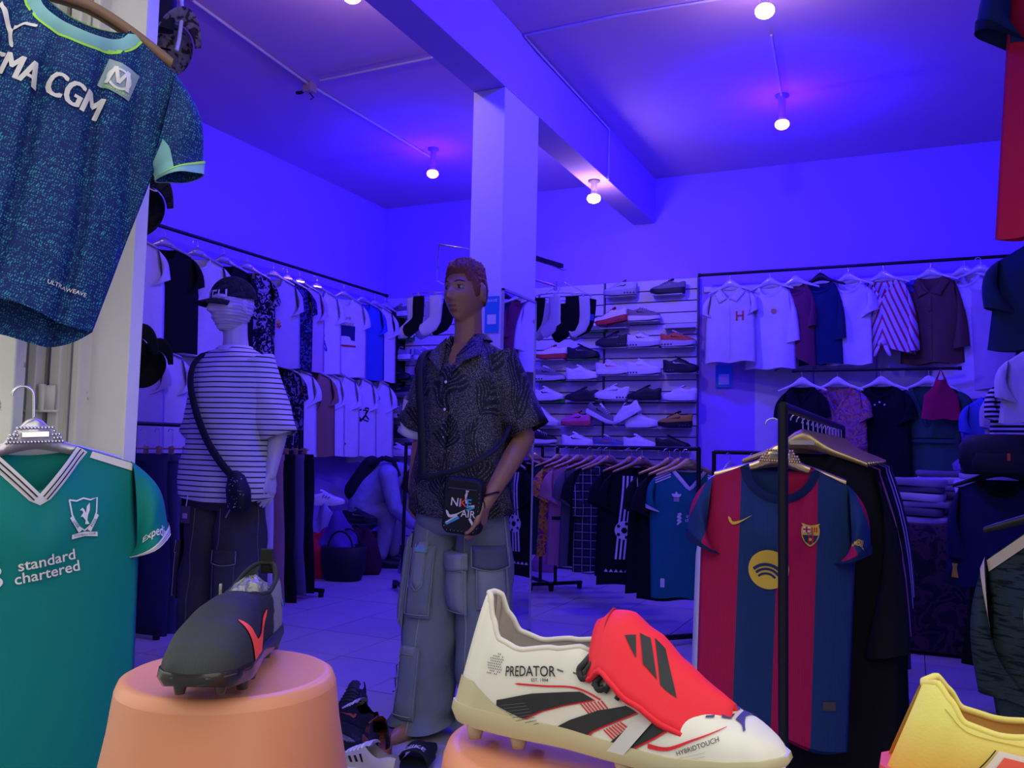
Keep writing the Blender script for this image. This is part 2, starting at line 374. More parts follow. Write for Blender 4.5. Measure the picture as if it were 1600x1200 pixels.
# ---------------------------------------------------------------- garments
class Gar:
    """a top hanging on a hanger: x across, z down from the neck point, front towards -y"""
    def __init__(s, L=.70, W=.25, sh=.205, drop=.055, neck=.085, nd=.085, vn=False, arm=.20, D=.05, A=.011, seed=0, flare=.015, bnd=.018, hem=0, ls=.21, ang=64, cw=.17, ds=.04, k=1, sweep=0, bx=0, skew=0, pleats=()):
        s.__dict__.update(locals()); r = random.Random(seed)
        s.w = [(r.uniform(14, 26)*k, r.uniform(0, 6.3), r.uniform(-3, 3), r.uniform(.4, 1)) for _ in range(3)]
        s.hp = r.uniform(0, 6)
    def edge(s, v):
        va = s.arm/(s.L-s.drop)
        if v < va: t = v/va; return s.sh+(s.W-s.sh)*t**2.2
        return s.W+s.flare*((v-va)/(1-va))
    def ztop(s, x, front=True):
        a = abs(x)
        if a >= s.neck: return -s.drop*(a-s.neck)/(s.sh-s.neck)
        d = s.nd if front else s.bnd
        return -d*(1-a/s.neck) if (s.vn and front) else -d*sqrt(max(0, 1-(a/s.neck)**2))
    def fold(s, x, z, v): return s.A*(v**.8)*sum(q*sin(k*x+p+c*z) for k, p, c, q in s.w)+sum(d*sm(v*4+.15)*exp(-((x-a-b*z-.01*sin(z*9))/w)**2) for a, b, w, d in s.pleats)
    def pt(s, u, v, front=True):
        x0 = u*s.sh; zt = s.ztop(x0, front); e = s.edge(v); x = u*e+s.sweep*v*v
        z = zt+v*(-s.L-(0 if front else s.bx*(1-abs(u)**4))+s.hem*(1-u*u)-s.skew*u*v-zt + .006*sin(6*u+s.hp))
        d = s.D*sm(v/.22+.02)*(1-abs(u)**2.4)
        if v <= 0: d = 0
        nb = max(0, 1-(x0/s.neck)**2)*max(0, 1-v/.3)
        y = (-d-.045*nb) if front else (d*.8+.03*nb)
        return V((x, y+s.fold(x, z, v)*(1 if front else .6+.4*abs(u)**3), z))
    def front(s, x, z, eps=.003):
        u = x/s.W
        for _ in range(3):
            zt = s.ztop(max(-s.sh, min(s.sh, u*s.sh))); v = max(0, (zt-z)/(zt+s.L)); v = min(v, 1); u = (x-s.sweep*v*v)/s.edge(v); u = max(-1, min(1, u))
        p = s.pt(u, v); return V((x, p.y-eps, z))
    def us(s, n):
        un = s.neck/s.sh; a = max(3, n//3)
        return [-1+(1-un)*i/a for i in range(a)]+[-un+2*un*i/(a+1) for i in range(a+1)]+[un+(1-un)*i/a for i in range(a+1)]
    def body(s, nu=18, nv=14):
        us = s.us(nu); vs = [(i/nv)**1.25 for i in range(nv+1)]; mb = MB()
        mb.grid([[s.pt(u, v) for u in us] for v in vs]); mb.grid([[s.pt(u, v, False) for u in us[::-1]] for v in vs])
        return mb
    def sl(s, sd, a, t, off=0):
        """sleeve point: a round the tube, t down it"""
        an = R(s.ang); Sx, Sz = s.sh*.97, -s.drop*.9; Ax, Az = s.W*.96, -s.drop-s.arm*.97
        ex, ez = Sx+s.ls*cos(an), Sz-s.ls*sin(an); fx, fz = ex-s.cw*sin(an), ez-s.cw*cos(an)
        q = (1-cos(a))/2; bow = .02*sin(pi*t)
        x = lerp(lerp(Sx, ex, t)+bow, lerp(Ax, fx, t), q); z = lerp(lerp(Sz, ez, t)+bow, lerp(Az, fz, t), q)
        d = s.ds*(.5+.5*sm(t*2)); y = -(d+off)*sin(a)*1.0+.006*sin(9*t+3*q+s.hp)*t+.012*t*sin(2*q*pi+s.hp)
        x += off*-cos(a)*.8*cos(an+pi/2)*0 ; return V((sd*(x+off*(1-2*q)*sin(an)), y, z+off*(1-2*q)*cos(an)))
    def sleeve(s, sd, t0=0, t1=1, n=12, m=6, off=0):
        return MB().grid([[s.sl(sd, 2*pi*k/n, lerp(t0, t1, i/m), off) for k in range(n)] for i in range(m+1)], cu=True)
    def collar(s, b=.02, n=20, eps=.004):
        mb = MB(); rows = [[], [], []]
        for i in range(n+1):
            x = -s.neck+2*s.neck*i/n; z = s.ztop(x*.9999)
            nx, nz = x/s.neck, (z/s.nd if s.nd else 0)
            if s.vn: nx, nz = (x/s.neck)*.6+(.5 if x > 0 else -.5 if x < 0 else 0), -.75
            l = sqrt(nx*nx+nz*nz) or 1
            for j, (o, e) in enumerate(((-.001, eps*.5), (b*.5, eps*1.6), (b, eps*.6))):
                p = s.front(x+nx/l*o, min(z+nz/l*o, s.ztop(x+nx/l*o)-.0005), e); rows[j].append(p)
        mb.grid(rows)
        rows = [[], []]
        for i in range(n+1):
            x = -s.neck+2*s.neck*i/n; u = x/s.sh; p = s.pt(u, 0, False)
            rows[0].append(V((x, p.y+.03*(1-(x/s.neck)**2)-.001, s.ztop(x, False)+.5*b*(1-(x/s.neck)**2)))); rows[1].append(V((x, p.y+.03*(1-(x/s.neck)**2)+.003, s.ztop(x, False)-b*.7)))
        mb.grid(rows); return mb
HNG = {}
def hanger_mesh(w=.19, drop=.05):
    if 'h' not in HNG:
        rows = []
        for i in range(17):
            t = -1+i/8; x = t*w; z = .012-drop*abs(t)**1.5-.004; h = .019-.009*abs(t)+.022*exp(-(t/.28)**2); d = .011-.004*abs(t)
            zc = z+h*.25+.012*exp(-(t/.3)**2)
            rows.append([V((x, d*a, zc+h*b)) for a, b in ((-1, -.55), (-1, .6), (-.3, 1), (.3, 1), (1, .6), (1, -.55))])
        HNG['h'] = MB().grid(rows, cu=True).fan(rows[0][::-1]).fan(rows[-1]).mesh('shoulder_bar')
        HNG['k'] = MB().tube([(0, 0, .03), (0, 0, .085)]+[(.019*(cos(a)-1)+.0, 0, .097+.019*sin(a)+.0) for a in [R(q) for q in range(-10, 200, 21)]], .0026, 6).mesh('hook')
        HNG['p'] = MB().box((0, -.0135, .027), (.075, .004, .014)).mesh('name_plate', False)
        mb = MB(); mb.tube([(-.13, 0, 0), (.13, 0, 0)], .004, 6).tube([(0, 0, 0), (0, 0, .02)], .004, 6); HNG['c'] = mb.mesh('clip_bar')
        HNG['cl'] = MB().box((0, 0, -.01), (.022, .02, .045)).mesh('clip', False)
    return HNG
def hanger(label, loc, rz, kind='gold', group=None, sc=1, clips=False, hookonly=False):
    h = hanger_mesh(); m = {'gold': goldp, 'silver': silverp, 'white': whitep, 'clear': mk('clear_plastic', (.75, .75, .8), .15, .2), 'black': blackm, 'brown': mk('brown_wood', (.20, .11, .07), .4, 0, .4, .25, 20)}[kind]
    t = thing('clothes_hanger', label, 'hanger', loc, rz, group); t.scale = (sc, sc, sc)
    link('hook', h['k'], chromem, t)
    if clips:
        link('clip_bar', h['c'], m, t)
        for x in (-.10, .10): o = link('clip', h['cl'], m, t); o.location = (x, 0, 0)
    else:
        link('shoulder_bar', h['h'], m, t)
        if kind in ('gold', 'silver'): link('name_plate', h['p'], chromem, t)
    return t
RAIL_DROP = .119
def top(name, label, cat, loc, rz, g, mat, collar=None, cuff=None, sleeves=True, hang='gold', group=None, nu=15, nv=11, smat=None, lean=0, lining=None):
    """a shirt on its hanger; loc is the rail point it hangs from"""
    loc = V(loc)-V((0, 0, RAIL_DROP)); t = thing(name, label, cat, loc, rz, group, rx=0, ry=lean)
    t.rotation_mode = 'XYZ'
    put('body', g.body(nu, nv), mat, t, True, 2e-4, 0)
    if sleeves:
        for sd in (-1, 1):
            o = put('sleeve', g.sleeve(sd), smat or mat, t)
            if cuff: put('cuff', g.sleeve(sd, .90, 1.005, 16, 2, .004), cuff, o)
    if collar: put('collar', g.collar(), collar, t)
    if hang:
        hl = hang if isinstance(hang, tuple) else (hang, {'gold': 'gold', 'silver': 'silver', 'white': 'white', 'clear': 'clear', 'black': 'black', 'brown': 'brown wooden'}[hang]+' hanger of the '+label.split(' with ')[0].split(' on ')[0].split(' behind ')[0].split(' under ')[0])
        h = hanger(short(hl[1] if ' of ' in hl[1] else hl[1]), loc, rz, hl[0], 'hangers on the rails')
        h.rotation_euler = (0, lean, rz)
    return t
SEEN = {}
def short(l):
    w = l.split()[:15]; l = ' '.join(w); SEEN[l] = SEEN.get(l, 0)+1
    return l
def buttons(t, g, n, x=0, z0=.12, z1=.6, mat=None, r=.006):
    for i in range(n):
        z = -lerp(z0, z1, i/(n-1)); p = g.front(x, z, .002); put('button', MB().lathe([(0, .0), (r, .0), (r, .003), (0, .004)], n=10), mat or whitep, t).matrix_local = M.Translation(p) @ M.Rotation(pi/2, 4, 'X')
def placket(t, g, mat, w=.03, z0=.09, x=0): decal('placket', poly([(x-w/2, -z0), (x+w/2, -z0), (x+w/2, -g.L+.02), (x-w/2, -g.L+.02)]), lambda a, b: g.front(a, b, .004), mat, t, .05)
def flapcollar(t, g, mat, h=.075):
    for sd in (-1, 1):
        pts = [(sd*g.neck*.98, -.002), (sd*(g.neck+.05), -.045), (sd*(g.neck*.55+.03), -g.nd-.03), (sd*.006, -g.nd*.98), (sd*g.neck*.6, -g.nd*.72)]
        solid(decal('collar_flap', poly(pts), lambda a, b: g.front(a, b, .010), mat, t, .03), .003)
    put('collar', g.collar(.016), mat, t)
class Leg:
    pass
def trousers(label, loc, rz, mat, L=1.0, w=.19, hemw=.12, seed=0, group=None, hang=None, cat='trousers', name='trousers', gap=.01, stripe=None, nn=12, D=.035):
    t = thing(name, label, cat, loc, rz, group); r = random.Random(seed); ph = r.uniform(0, 6); fr = r.uniform(5, 9)
    for sd in (-1, 1):
        def f(a, z, i): return (.008*sin(3*a+ph+fr*z)*min(1, -z*3), 0)
        rs = []
        for i in range(11):
            q = i/10; z = -.03-(L-.03)*q; hw = lerp(w*.5, hemw, sm(q*1.1)); cx = sd*lerp(w*.5-.001, hemw+gap, q); rs.append((cx, .01*sin(ph+4*q), z, hw, D*(1-.25*q)))
        put('leg', MB().rings(rs, nn, 2.1, f), mat, t)
        if stripe: 
            x0 = lambda q: sd*(lerp(w*.5, hemw+gap, q)+lerp(w*.5, hemw, sm(q*1.1))*1.0)
            put('side_stripe', MB().grid([[V((x0(i/10)+sd*.006, yy, -.03-(L-.03)*i/10)) for yy in (-.012, .012)] for i in range(11)]), stripe, t)
    put('waistband', MB().rings([(0, 0, 0, w, D), (0, 0, -.04, w*1.01, D*1.05)], 16, 2.6), mat, t)
    if hang: hanger(short(hang[1]), V(loc)+V((0, 0, .03)), rz, hang[0], 'hangers on the rails', 1, True)
    return t
def rail(label, a, b, r=.011, name='clothes_rail', cat='rail', hooks=0):
    a, b = V(a), V(b); t = thing(name, label, cat, (a+b)/2); c = (a+b)/2
    put('bar', MB().tube([a-c, b-c], r, 10), blackm, t)
    for p in (a, b): 
        q = p-c; d = (a-b).normalized(); put('end_cap', MB().tube([q-d*.012, q+d*.012], r*1.35, 10), blackm, t)
    return t
# ---------------------------------------------------------------- patterns for cloth
def pat(name, fn, rough=.88, spec=.15):
    if name in MC: return MC[name]
    g = G(name, rough, 0, spec); g.set('Base Color', fn(g)); g.bump(g.noi(420, 2), .3, .0008); MC[name] = g.m; return g.m
def hstripes(c1, c2, per, duty=.3):
    def fn(g):
        z = g.xyz()[2]; return g.mix(g.ma('LESS_THAN', g.ma('FRACT', g.ma('MULTIPLY', z, 1/per)), duty), lin(c1)[:3], lin(c2)[:3])
    return fn
def plaid(base, a, b, per=.06):
    def fn(g):
        x, y, z = g.xyz(); u = g.ma('FRACT', g.ma('MULTIPLY', x, 1/per)); w = g.ma('FRACT', g.ma('MULTIPLY', z, 1/per))
        c = g.mix(g.ma('MULTIPLY', g.ma('LESS_THAN', u, .45), .5), lin(base)[:3], lin(a)[:3]); c = g.mix(g.ma('MULTIPLY', g.ma('LESS_THAN', w, .45), .5), c, lin(a)[:3])
        l = g.ma('MAXIMUM', g.ma('LESS_THAN', g.ma('ABSOLUTE', g.ma('SUBTRACT', u, .7)), .05), g.ma('LESS_THAN', g.ma('ABSOLUTE', g.ma('SUBTRACT', w, .7)), .05))
        return g.mix(g.ma('MULTIPLY', l, .8), c, lin(b)[:3])
    return fn
def blotch(cols, sc=8, dist=1.5):
    def fn(g):
        n = g.noi(sc, 4, None, dist); r = g.t.nodes.new('ShaderNodeValToRGB'); r.color_ramp.interpolation = 'CONSTANT'
        el = r.color_ramp.elements; k = len(cols)
        el[0].position = 0; el[0].color = lin(cols[0]); el[1].position = .36; el[1].color = lin(cols[1 % k])
        for i in range(2, k): e = el.new(.36+.28*(i-1)/(k-1)); e.color = lin(cols[i])
        g.t.links.new(n, r.inputs[0]); return r.outputs[0]
    return fn
WHITE, OFFW, LAV, BLACK, NAVY = (.72, .72, .74), (.62, .60, .57), (.50, .46, .52), (.010, .010, .012), (.012, .018, .06)
cW, cO, cL, cB, cN = cloth(WHITE, 'white'), cloth(OFFW, 'offwhite'), cloth(LAV, 'lavender'), cloth(BLACK, 'black'), cloth(NAVY, 'navy')
cTan = cloth((.30, .19, .10), 'tan'); cGr = cloth((.10, .10, .12), 'charcoal'); cRed = cloth((.55, .02, .03), 'red'); cBl = cloth((.05, .10, .45), 'blue')
inkB, inkR, inkG, inkW, inkT = (mk('ink_'+n, c, .6, 0, .2, .05, 10, 0) for n, c in (('black', (.015, .015, .02)), ('red', (.5, .02, .03)), ('green', (.02, .22, .06)), ('white', (.78, .78, .80)), ('tan', (.55, .38, .12))))
def mark(t, g, geo, mat, x=0, z=-.25, s=1, rot=0, name='print', eps=.004, ml=.03):
    o = decal(name, xf(geo, x, z, s, rot), lambda a, b: g.front(a, b, eps), mat, t, ml)
    if len(geo[1]) in range(2, 13) and name == 'print': o['kind'] = 'stuff'
    return o
def flower(seed, n=9, k=5):
    r = random.Random(seed); gs = []
    for i in range(n):
        cx, cz, q = r.uniform(-.08, .08), r.uniform(-.14, .14), r.uniform(.012, .032)
        gs.append(poly([(cx+q*(1+.4*cos(k*a))*cos(a), cz+q*(1+.4*cos(k*a))*sin(a)) for a in [2*pi*j/20 for j in range(20)]]))
    return join2(*gs)
def squig(seed, n=6, w=.008, R_=.09):
    r = random.Random(seed); gs = []
    for i in range(n):
        p = [(r.uniform(-R_, R_), r.uniform(-1.5*R_, 1.5*R_))]
        for _ in range(4): p.append((p[-1][0]+r.uniform(-.06, .06), p[-1][1]+r.uniform(-.07, .07)))
        gs.append(stroke(spl(p, 5), w))
    return join2(*gs)
# ---------------------------------------------------------------- left wall, upper rail
XW = XL+.19
def lw(px, z): return onx(px, 500, XW).y
rail('long black wall rail holding the upper row of t-shirts', onx(222, 344, XW), onx(604, 462, XW), .013)
LZ = onx(400, 400, XW).z
ZU = 2.515
UG = 'upper row of t-shirts on the side wall'
def wtee(px, label, mat, z=ZU, rz=R(66), L=.72, seed=None, name='tshirt', cat='t-shirt', hang='silver', group=UG, col=None, dx=0, **kw):
    y = onx(px, 450, XW).y; g = Gar(L=L, seed=int(px), D=.035, A=.008, **kw)
    t = top(name, label, cat, (XW+dx*.2, y, z), rz, g, mat, collar=col or mat, hang=(hang, hang+' hanger of the '+' '.join(label.split(' ')[:9])), group=group); return t, g
wtee(196, 'white t-shirt at the start of the upper rail, half behind the door post', cW)
t, g = wtee(252, 'plain black t-shirt on the upper rail beside the door post', cB, dx=.05)
t, g = wtee(306, 'white t-shirt with a green ring and red bar on the upper rail', cW, dx=.0)
mark(t, g, ringg(.075, .055), inkG, -.13, -.25); mark(t, g, poly([(-.07, -.015), (.07, -.015), (.07, .015), (-.07, .015)]), inkR, -.10, -.24, 1, 0, 'print', .006)
wtee(346, 'black t-shirt on the upper rail behind the cap of the striped mannequin', cB, dx=.05)
t, g = wtee(384, 'black and white speckled shirt on the upper rail behind the cap', pat('speckle', blotch(((.01, .01, .012), (.01, .01, .012), (.03, .03, .04), (.35, .35, .4)), 22)), dx=.02)
t, g = wtee(424, 'lavender t-shirt with dark lettering and small flowers on the upper rail', cL, dx=.06)
mark(t, g, text2d('NOA', .05, .012), inkB, .0, -.19); mark(t, g, flower(3, 5), inkT, 0, -.36, .8); mark(t, g, flower(4, 4), inkR, 0, -.45, .7)
wtee(447, 'dark navy patterned shirt with short sleeves, narrow between pale t-shirts', pat('navyflecks', blotch(((.008, .01, .03), (.008, .01, .03), (.01, .015, .05), (.06, .08, .2)), 26)), dx=.03, name='patterned_shirt', cat='shirt')
t, g = wtee(466, 'pinkish t-shirt with a red vertical label on the upper rail', cloth((.55, .42, .48), 'pinkish'), dx=.05)
mark(t, g, poly([(-.018, -.05), (.018, -.05), (.018, .05), (-.018, .05)]), inkR, -.05, -.26)
t, g = wtee(494, 'white t-shirt with loose red and blue painted figures on the upper rail', cW, dx=.04)
mark(t, g, squig(5, 8, .012), cloth((.05, .06, .35), 'inkblue'), 0, -.33); mark(t, g, squig(9, 4, .016), inkR, .0, -.48, .8)
t, g = wtee(535, 'white t-shirt with a dark car picture under tan script on the upper rail', cW, dx=.08)
mark(t, g, text2d('drunk', .055, .01), inkT, .0, -.19); mark(t, g, text2d('house', .055, .01), inkT, .03, -.24)
mark(t, g, poly([(-.11, -.06), (.11, -.06), (.11, .09), (-.11, .09)]), cloth((.02, .03, .10), 'inknight'), 0, -.35)
mark(t, g, poly(spl([(-.12, -.03), (-.10, .01), (-.05, .02), (-.03, .05), (.05, .05), (.07, .02), (.12, .01), (.12, -.03)], 3, True)), inkW, 0, -.41, 1, 0, 'print', .006)
mark(t, g, poly([(-.12, -.015), (.12, -.015), (.12, .0), (-.12, .0)]), inkR, 0, -.435, 1, 0, 'print', .007)
wtee(566, 'royal blue t-shirt on the upper rail near the room corner', cBl, dx=.05, nu=12)if False else wtee(566, 'royal blue t-shirt on the upper rail near the room corner', cBl, dx=.05)
wtee(586, 'plain white t-shirt near the end of the upper rail', cW, dx=.02)
wtee(600, 'black jacket at the very end of the upper rail in the corner', cB, dx=.08, L=.78, name='jacket', cat='jacket')
# lower rail
ZL = 1.80
struct('trim_7', MB().box((XL+.05, (lw(210, 0)+lw(603, 0))/2, ZL+.05), (.10, lw(603, 0)-lw(210, 0), .02)), wallm)
rail('lower black wall rail under the upper row of t-shirts', (XW, lw(205, 0), ZL), (XW, lw(603, 0)-.03, ZL), .011)
LG = 'lower row of t-shirts on the side wall'
def ltee(px, label, mat, **kw): return wtee(px, label, mat, z=ZL, group=LG, **kw)
ltee(205, 'grey t-shirt on the lower rail partly behind the door post', cL)
t, g = ltee(244, 'white t-shirt with dark letters RE on the lower rail beside the post', cW, dx=.04); mark(t, g, text2d('RE', .07, .015), inkB, .02, -.19)
ltee(300, 'pale blue t-shirt on the lower rail behind the striped mannequin', cW)
ltee(345, 'blue t-shirt on the lower rail hidden behind the striped mannequin', cBl)
ltee(396, 'white t-shirt on the lower rail behind the striped sleeve', cW)
ltee(438, 'black graphic t-shirt on the lower rail beside the striped sleeve', pat('blackgraphic', blotch(((.01, .01, .012), (.01, .01, .012), (.01, .01, .012), (.15, .15, .2)), 18)), dx=.03)
ltee(458, 'pale lilac t-shirt between the black and the tan ones on the lower rail', cW, dx=.06)
t, g = ltee(487, 'tan t-shirt with a black winged diamond print on the lower rail', cTan, dx=.09)
wing = join2(*[stroke(p, .006) for p in ([(-.09, -.02), (0, .09), (.09, -.02), (0, -.24), (-.09, -.02)], [(-.09, -.02), (.09, -.02)], [(0, .09), (-.02, -.02), (0, -.24)], [(-.05, .03), (.02, -.02), (.05, .03)], [(-.09, .10), (0, .0), (.09, .10)], [(-.06, -.06), (.03, -.10), (0, -.16)])])
mark(t, g, wing, inkB, 0, -.24)
ltee(505, 'white t-shirt behind the tan one on the lower rail', cW, dx=.03)
t, g = ltee(528, 'white t-shirt with dark flowers and a red bloom on the lower rail', cW, dx=.07); mark(t, g, flower(11, 12), cloth((.03, .03, .12), 'inkindigo'), 0, -.33); mark(t, g, flower(12, 3), inkR, .02, -.2); mark(t, g, flower(15, 2), inkR, 0, -.47)
t, g = ltee(557, 'white t-shirt with black brush figures on the lower rail', cW, dx=.05); mark(t, g, squig(21, 10, .012), inkB, 0, -.32); mark(t, g, flower(18, 4, 3), inkB, 0, -.38)
t, g = ltee(584, 'white t-shirt with a small round chest badge, last on the lower rail', cW, dx=.08, L=.78); mark(t, g, ringg(.022, .012), inkB, .05, -.17)
# ---------------------------------------------------------------- trouser rack along the left wall
def rack(label, a, b, foot=.42, r=.014, name='clothes_rack', zr=None):
    """free-standing rail: a, b floor points; two uprights, top bar, T feet"""
    a, b = V((a[0], a[1], 0)), V((b[0], b[1], 0)); c = (a+b)/2; t = thing(name, label, 'rack', c); d = (b-a).normalized(); n = V((-d.y, d.x, 0)); h = zr
    put('top_bar', MB().tube([a-c+V((0, 0, h)), b-c+V((0, 0, h))], r, 10), blackm, t)
    for p in (a-c, b-c):
        put('upright', MB().tube([p+V((0, 0, .05)), p+V((0, 0, h+.005))], r, 10), blackm, t)
        put('foot', MB().box(p+V((0, 0, .045)), (foot, .03, .025), M.Rotation(math.atan2(n.y, n.x), 3, 'Z')), blackm, t, False, 0, .003)
        for sd in (-1, 1): put('caster', MB().lathe([(0, 0), (.018, 0), (.02, .033), (0, .033)], p+n*sd*foot*.46, 12), blackm, t)
    return t
RA, RB = at(215, 600, 4.85), at(472, 600, 6.25)
RA.z = RB.z = 0
ZT = 1.165
rack('black trouser rack running along the left wall behind the striped mannequin', RA, RB, .5, .012, zr=ZT)
rd = (RB-RA).normalized(); ra = math.atan2(rd.y, rd.x)-pi/2
jeanm = cloth((.030, .040, .075), 'jean'); jean2 = cloth((.07, .085, .13), 'jeanlight')
TG = 'trousers on the rack by the left wall'
seq = [('blue jeans first on the trouser rack beside the door post', jeanm), ('pale blue jeans second on the trouser rack', jean2), ('black trousers third on the trouser rack beside the jeans', cB), ('dark navy joggers fourth on the trouser rack', cN), ('black track trousers with a white side stripe on the trouser rack', cB), ('black slim trousers sixth on the trouser rack', cB), ('charcoal trousers on the rack behind the striped mannequin', cGr), ('grey violet trousers on the rack behind the striped mannequin', cloth((.09, .08, .12), 'violetgrey')),
       ('dark jeans on the rack behind the striped mannequin', jeanm), ('white trousers peeking out behind the tan cargo pair', cW), ('tan cargo trousers on the rack right of the striped mannequin', cloth((.34, .22, .18), 'cargo')), ('black trousers beside the tan cargo pair', cB), ('grey violet trousers between two black pairs on the rack', cloth((.12, .10, .17), 'violet2')), ('black trousers last on the trouser rack', cB)]
n = len(seq)
for i, (lb, m_) in enumerate(seq):
    p = RA+(RB-RA)*(.05+.90*i/(n-1)); p.z = ZT-.17
    trousers(lb, p, ra+R(random.uniform(-6, 6)), m_, 1.0 if i < 12 else .96, .17, .105, i, TG, ('gold', 'gold clip hanger of the '+' '.join(lb.split()[:10])), stripe=cW if i == 4 else None)
    # clip hanger hooks over the bar
# ---------------------------------------------------------------- slatwall and shoes
YS = YB-.03
slatm = mk('slat_white', (.66, .65, .67), .4, 0, .3, .05, 5, .05)
def slatwall(label, px0, px1, ytop, cat='slatwall'):
    a, b = ony(px0, 600, YS).x, ony(px1, 600, YS).x; zt = ony((px0+px1)/2, ytop, YS).z; w = b-a
    t = thing('slatwall', label, cat, ((a+b)/2, YS, 0)); n = int(zt/.098)
    put('backing', MB().box((0, .018, zt/2), (w, .012, zt)), mk('slat_groove', (.10, .10, .12), .6), t, False)
    me = MB().box((0, 0, 0), (w-.004, .02, .088)).mesh('slat', False)
    for i in range(n): o = link('slat', me, slatm, t); o.location = (0, 0, zt-.049-.098*i)
    tr = put('edge_trim', MB().box((w/2-.004, -.004, zt/2), (.012, .03, zt)), mk('slat_trim', (.12, .11, .13), .5), t, False)
    return t
slatwall('slatted shoe wall to the right of the pillar, tall right-hand panel', 945, 1091, 438)
slatwall('slatted shoe wall panel with socks in front, next to the pillar', 823, 944, 447)
slatwall('slatted shoe wall in the dark corner left of the mannequin head', 602, 762, 462)
# one sneaker in three cuts; copies share the mesh, colours sit on the object
def shoe_pt(p, s, t, off=0):
    """s 0 heel..1 toe, t -1..1 over the top from one side to the other"""
    w = interp(p['w'], s); h = interp(p['h'], s); zb = interp(p['b'], s); cy = interp(p.get('c', [(0, 0), (1, 0)]), s); x = p['L']*(s-.5)
    a = t*pi/2; k = p.get('k', .75)
    y = w*abs(sin(a))**p.get('ky', .8)*(1 if t > 0 else -1); z = zb+(h-zb)*abs(cos(a))**k
    lean = p.get('lean', [(0, 0), (1, 0)]); x += interp(lean, s)*(z-zb)/.1
    if off:
        e = 1e-3; q = lambda s_, t_: shoe_pt(p, s_, t_)
        n = (q(min(1, s+e), t)-q(max(0, s-e), t)).cross(q(s, min(1, t+e))-q(s, max(-1, t-e)))
        if n.length > 1e-12: n.normalize(); 
        else: n = V((0, 0, 1))
        if n.z < 0 and abs(t) < .9 or (abs(t) >= .5 and n.y*t < 0): n = -n
        return V((x, y+cy, z))+n*off
    return V((x, y+cy, z))
def upper_mesh(p, ns=22, nt=16, off=0):
    mb = MB()
    for sd in (-1, 1):
        rows = []
        for i in range(ns+1):
            s = i/ns; o = interp(p['o'], s); rows.append([shoe_pt(p, .004+.992*s, sd*lerp(o, 1, j/(nt//2)), off) for j in range(nt//2+1)])
        mb.grid(rows)
    # closing heel wall
    rows = [[shoe_pt(p, .004, lerp(-1, 1, j/12)) for j in range(13)]]; 
    return mb
def sole_mesh(p, ns=22, inset=1.0):
    top_, bot = [], []; mb = MB(); ring_t, ring_b, ring_m = [], [], []
    S_ = [i/ns for i in range(ns+1)]
    for sd, ss in ((1, S_), (-1, S_[::-1])):
        for s in ss:
            q = p['L']*(s-.5); e = sm(min(s, 1-s)*9+.08); w = (interp(p['w'], s)+p.get('so', .004))*inset; cy = interp(p.get('c', [(0, 0), (1, 0)]), s)
            zt = interp(p['b'], s)+p.get('sl', .004); zb = interp(p['g'], s)
            ring_t.append(V((q, sd*w+cy, zt))); ring_m.append(V((q*1.01, sd*(w*1.03)+cy, lerp(zb, zt, .5)))); ring_b.append(V((q*.985, sd*w*.93+cy, zb)))
    mb.grid([ring_t, ring_m, ring_b], cu=True); mb.fan(ring_t[::-1]); mb.fan(ring_b); return mb
SH = {}
def mkshoe(kind, L=.295, chunk=1.0, low=1.0, toe=1.0):
    p = dict(L=L, w=[(0, .012), (.04, .026), (.15, .034), (.4, .034), (.7, .046), (.88, .038), (.96, .022), (1, .006)],
             h=[(0, .115*low), (.06, .122*low), (.2, .108*low), (.34, .122*low), (.42, .130*low), (.55, .108*low), (.75, .080*toe), (.92, .066*toe), (1, .046)],
             b=[(0, .040*chunk), (.3, .037*chunk), (.7, .030*chunk), (1, .036*chunk)], g=[(0, .004), (.1, 0), (.7, 0), (1, .014)],
             o=[(0, .30), (.1, .42), (.3, .46), (.42, .34), (.5, .0), (1, 0)], so=.005, lean=[(0, -.012), (.1, 0), (.4, .0), (1, 0)])
    d = {}
    d['upper'] = upper_mesh(p).mesh('upper', True, 3e-4); d['midsole'] = sole_mesh(p).mesh('midsole')
    mb = MB(); mb.grid([[V((L*(s-.5)-.01, y, z)) for y, z in ((-.024, .110*low+q), (-.01, .124*low+q), (.01, .124*low+q), (.024, .110*low+q))] for s, q in ((.36, .018), (.42, .014), (.5, 0), (.56, -.012))]); d['tongue'] = mb.mesh('tongue')
    mb = MB()
    for k in range(5):
        s = .46+.055*k; mb.tube([shoe_pt(p, s, t, .002) for t in (-.42, -.2, 0, .2, .42)], .0035, 5)
    d['laces'] = mb.mesh('laces')
    ins = MB(); ins.grid([[V((L*(s-.5), y*interp(p['w'], s)*.8, .045)) for y in (-1, 0, 1)] for s in (.03, .1, .2, .3, .45)]); d['insole'] = ins.mesh('insole')
    for sd in (-1, 1):
        bm = SWOOSH if kind != 'run' else join2(*[poly([(-.18+q, -.2), (-.1+q, -.2), (.02+q, .2), (-.06+q, .2)]) for q in (-.1, .08, .26)])
        o = decal('side_stripe', xf(bm, 0, 0), lambda x, y, sd=sd: shoe_pt(p, min(.97, .5+.42*x), sd*(.74-.55*y), .0015), None, None, .08); d['stripe%d' % sd] = o.data; bpy.data.objects.remove(o)
    if kind == 'max':
        mb = MB()
        for k in range(4):
            s = .06+.085*k
            for sd in (-1, 1): mb.ell((L*(s-.5), sd*(interp(p['w'], s)+.004), .016), (.010, .004, .008), 8)
        d['heel_bubble'] = mb.mesh('heel_bubble')
    SH[kind] = d
mkshoe('low', .295, 1.0, .95); mkshoe('max', .305, 1.25, 1.0); mkshoe('run', .30, 1.15, .92, .92)
SG = 'sneakers on the slatted shoe wall'
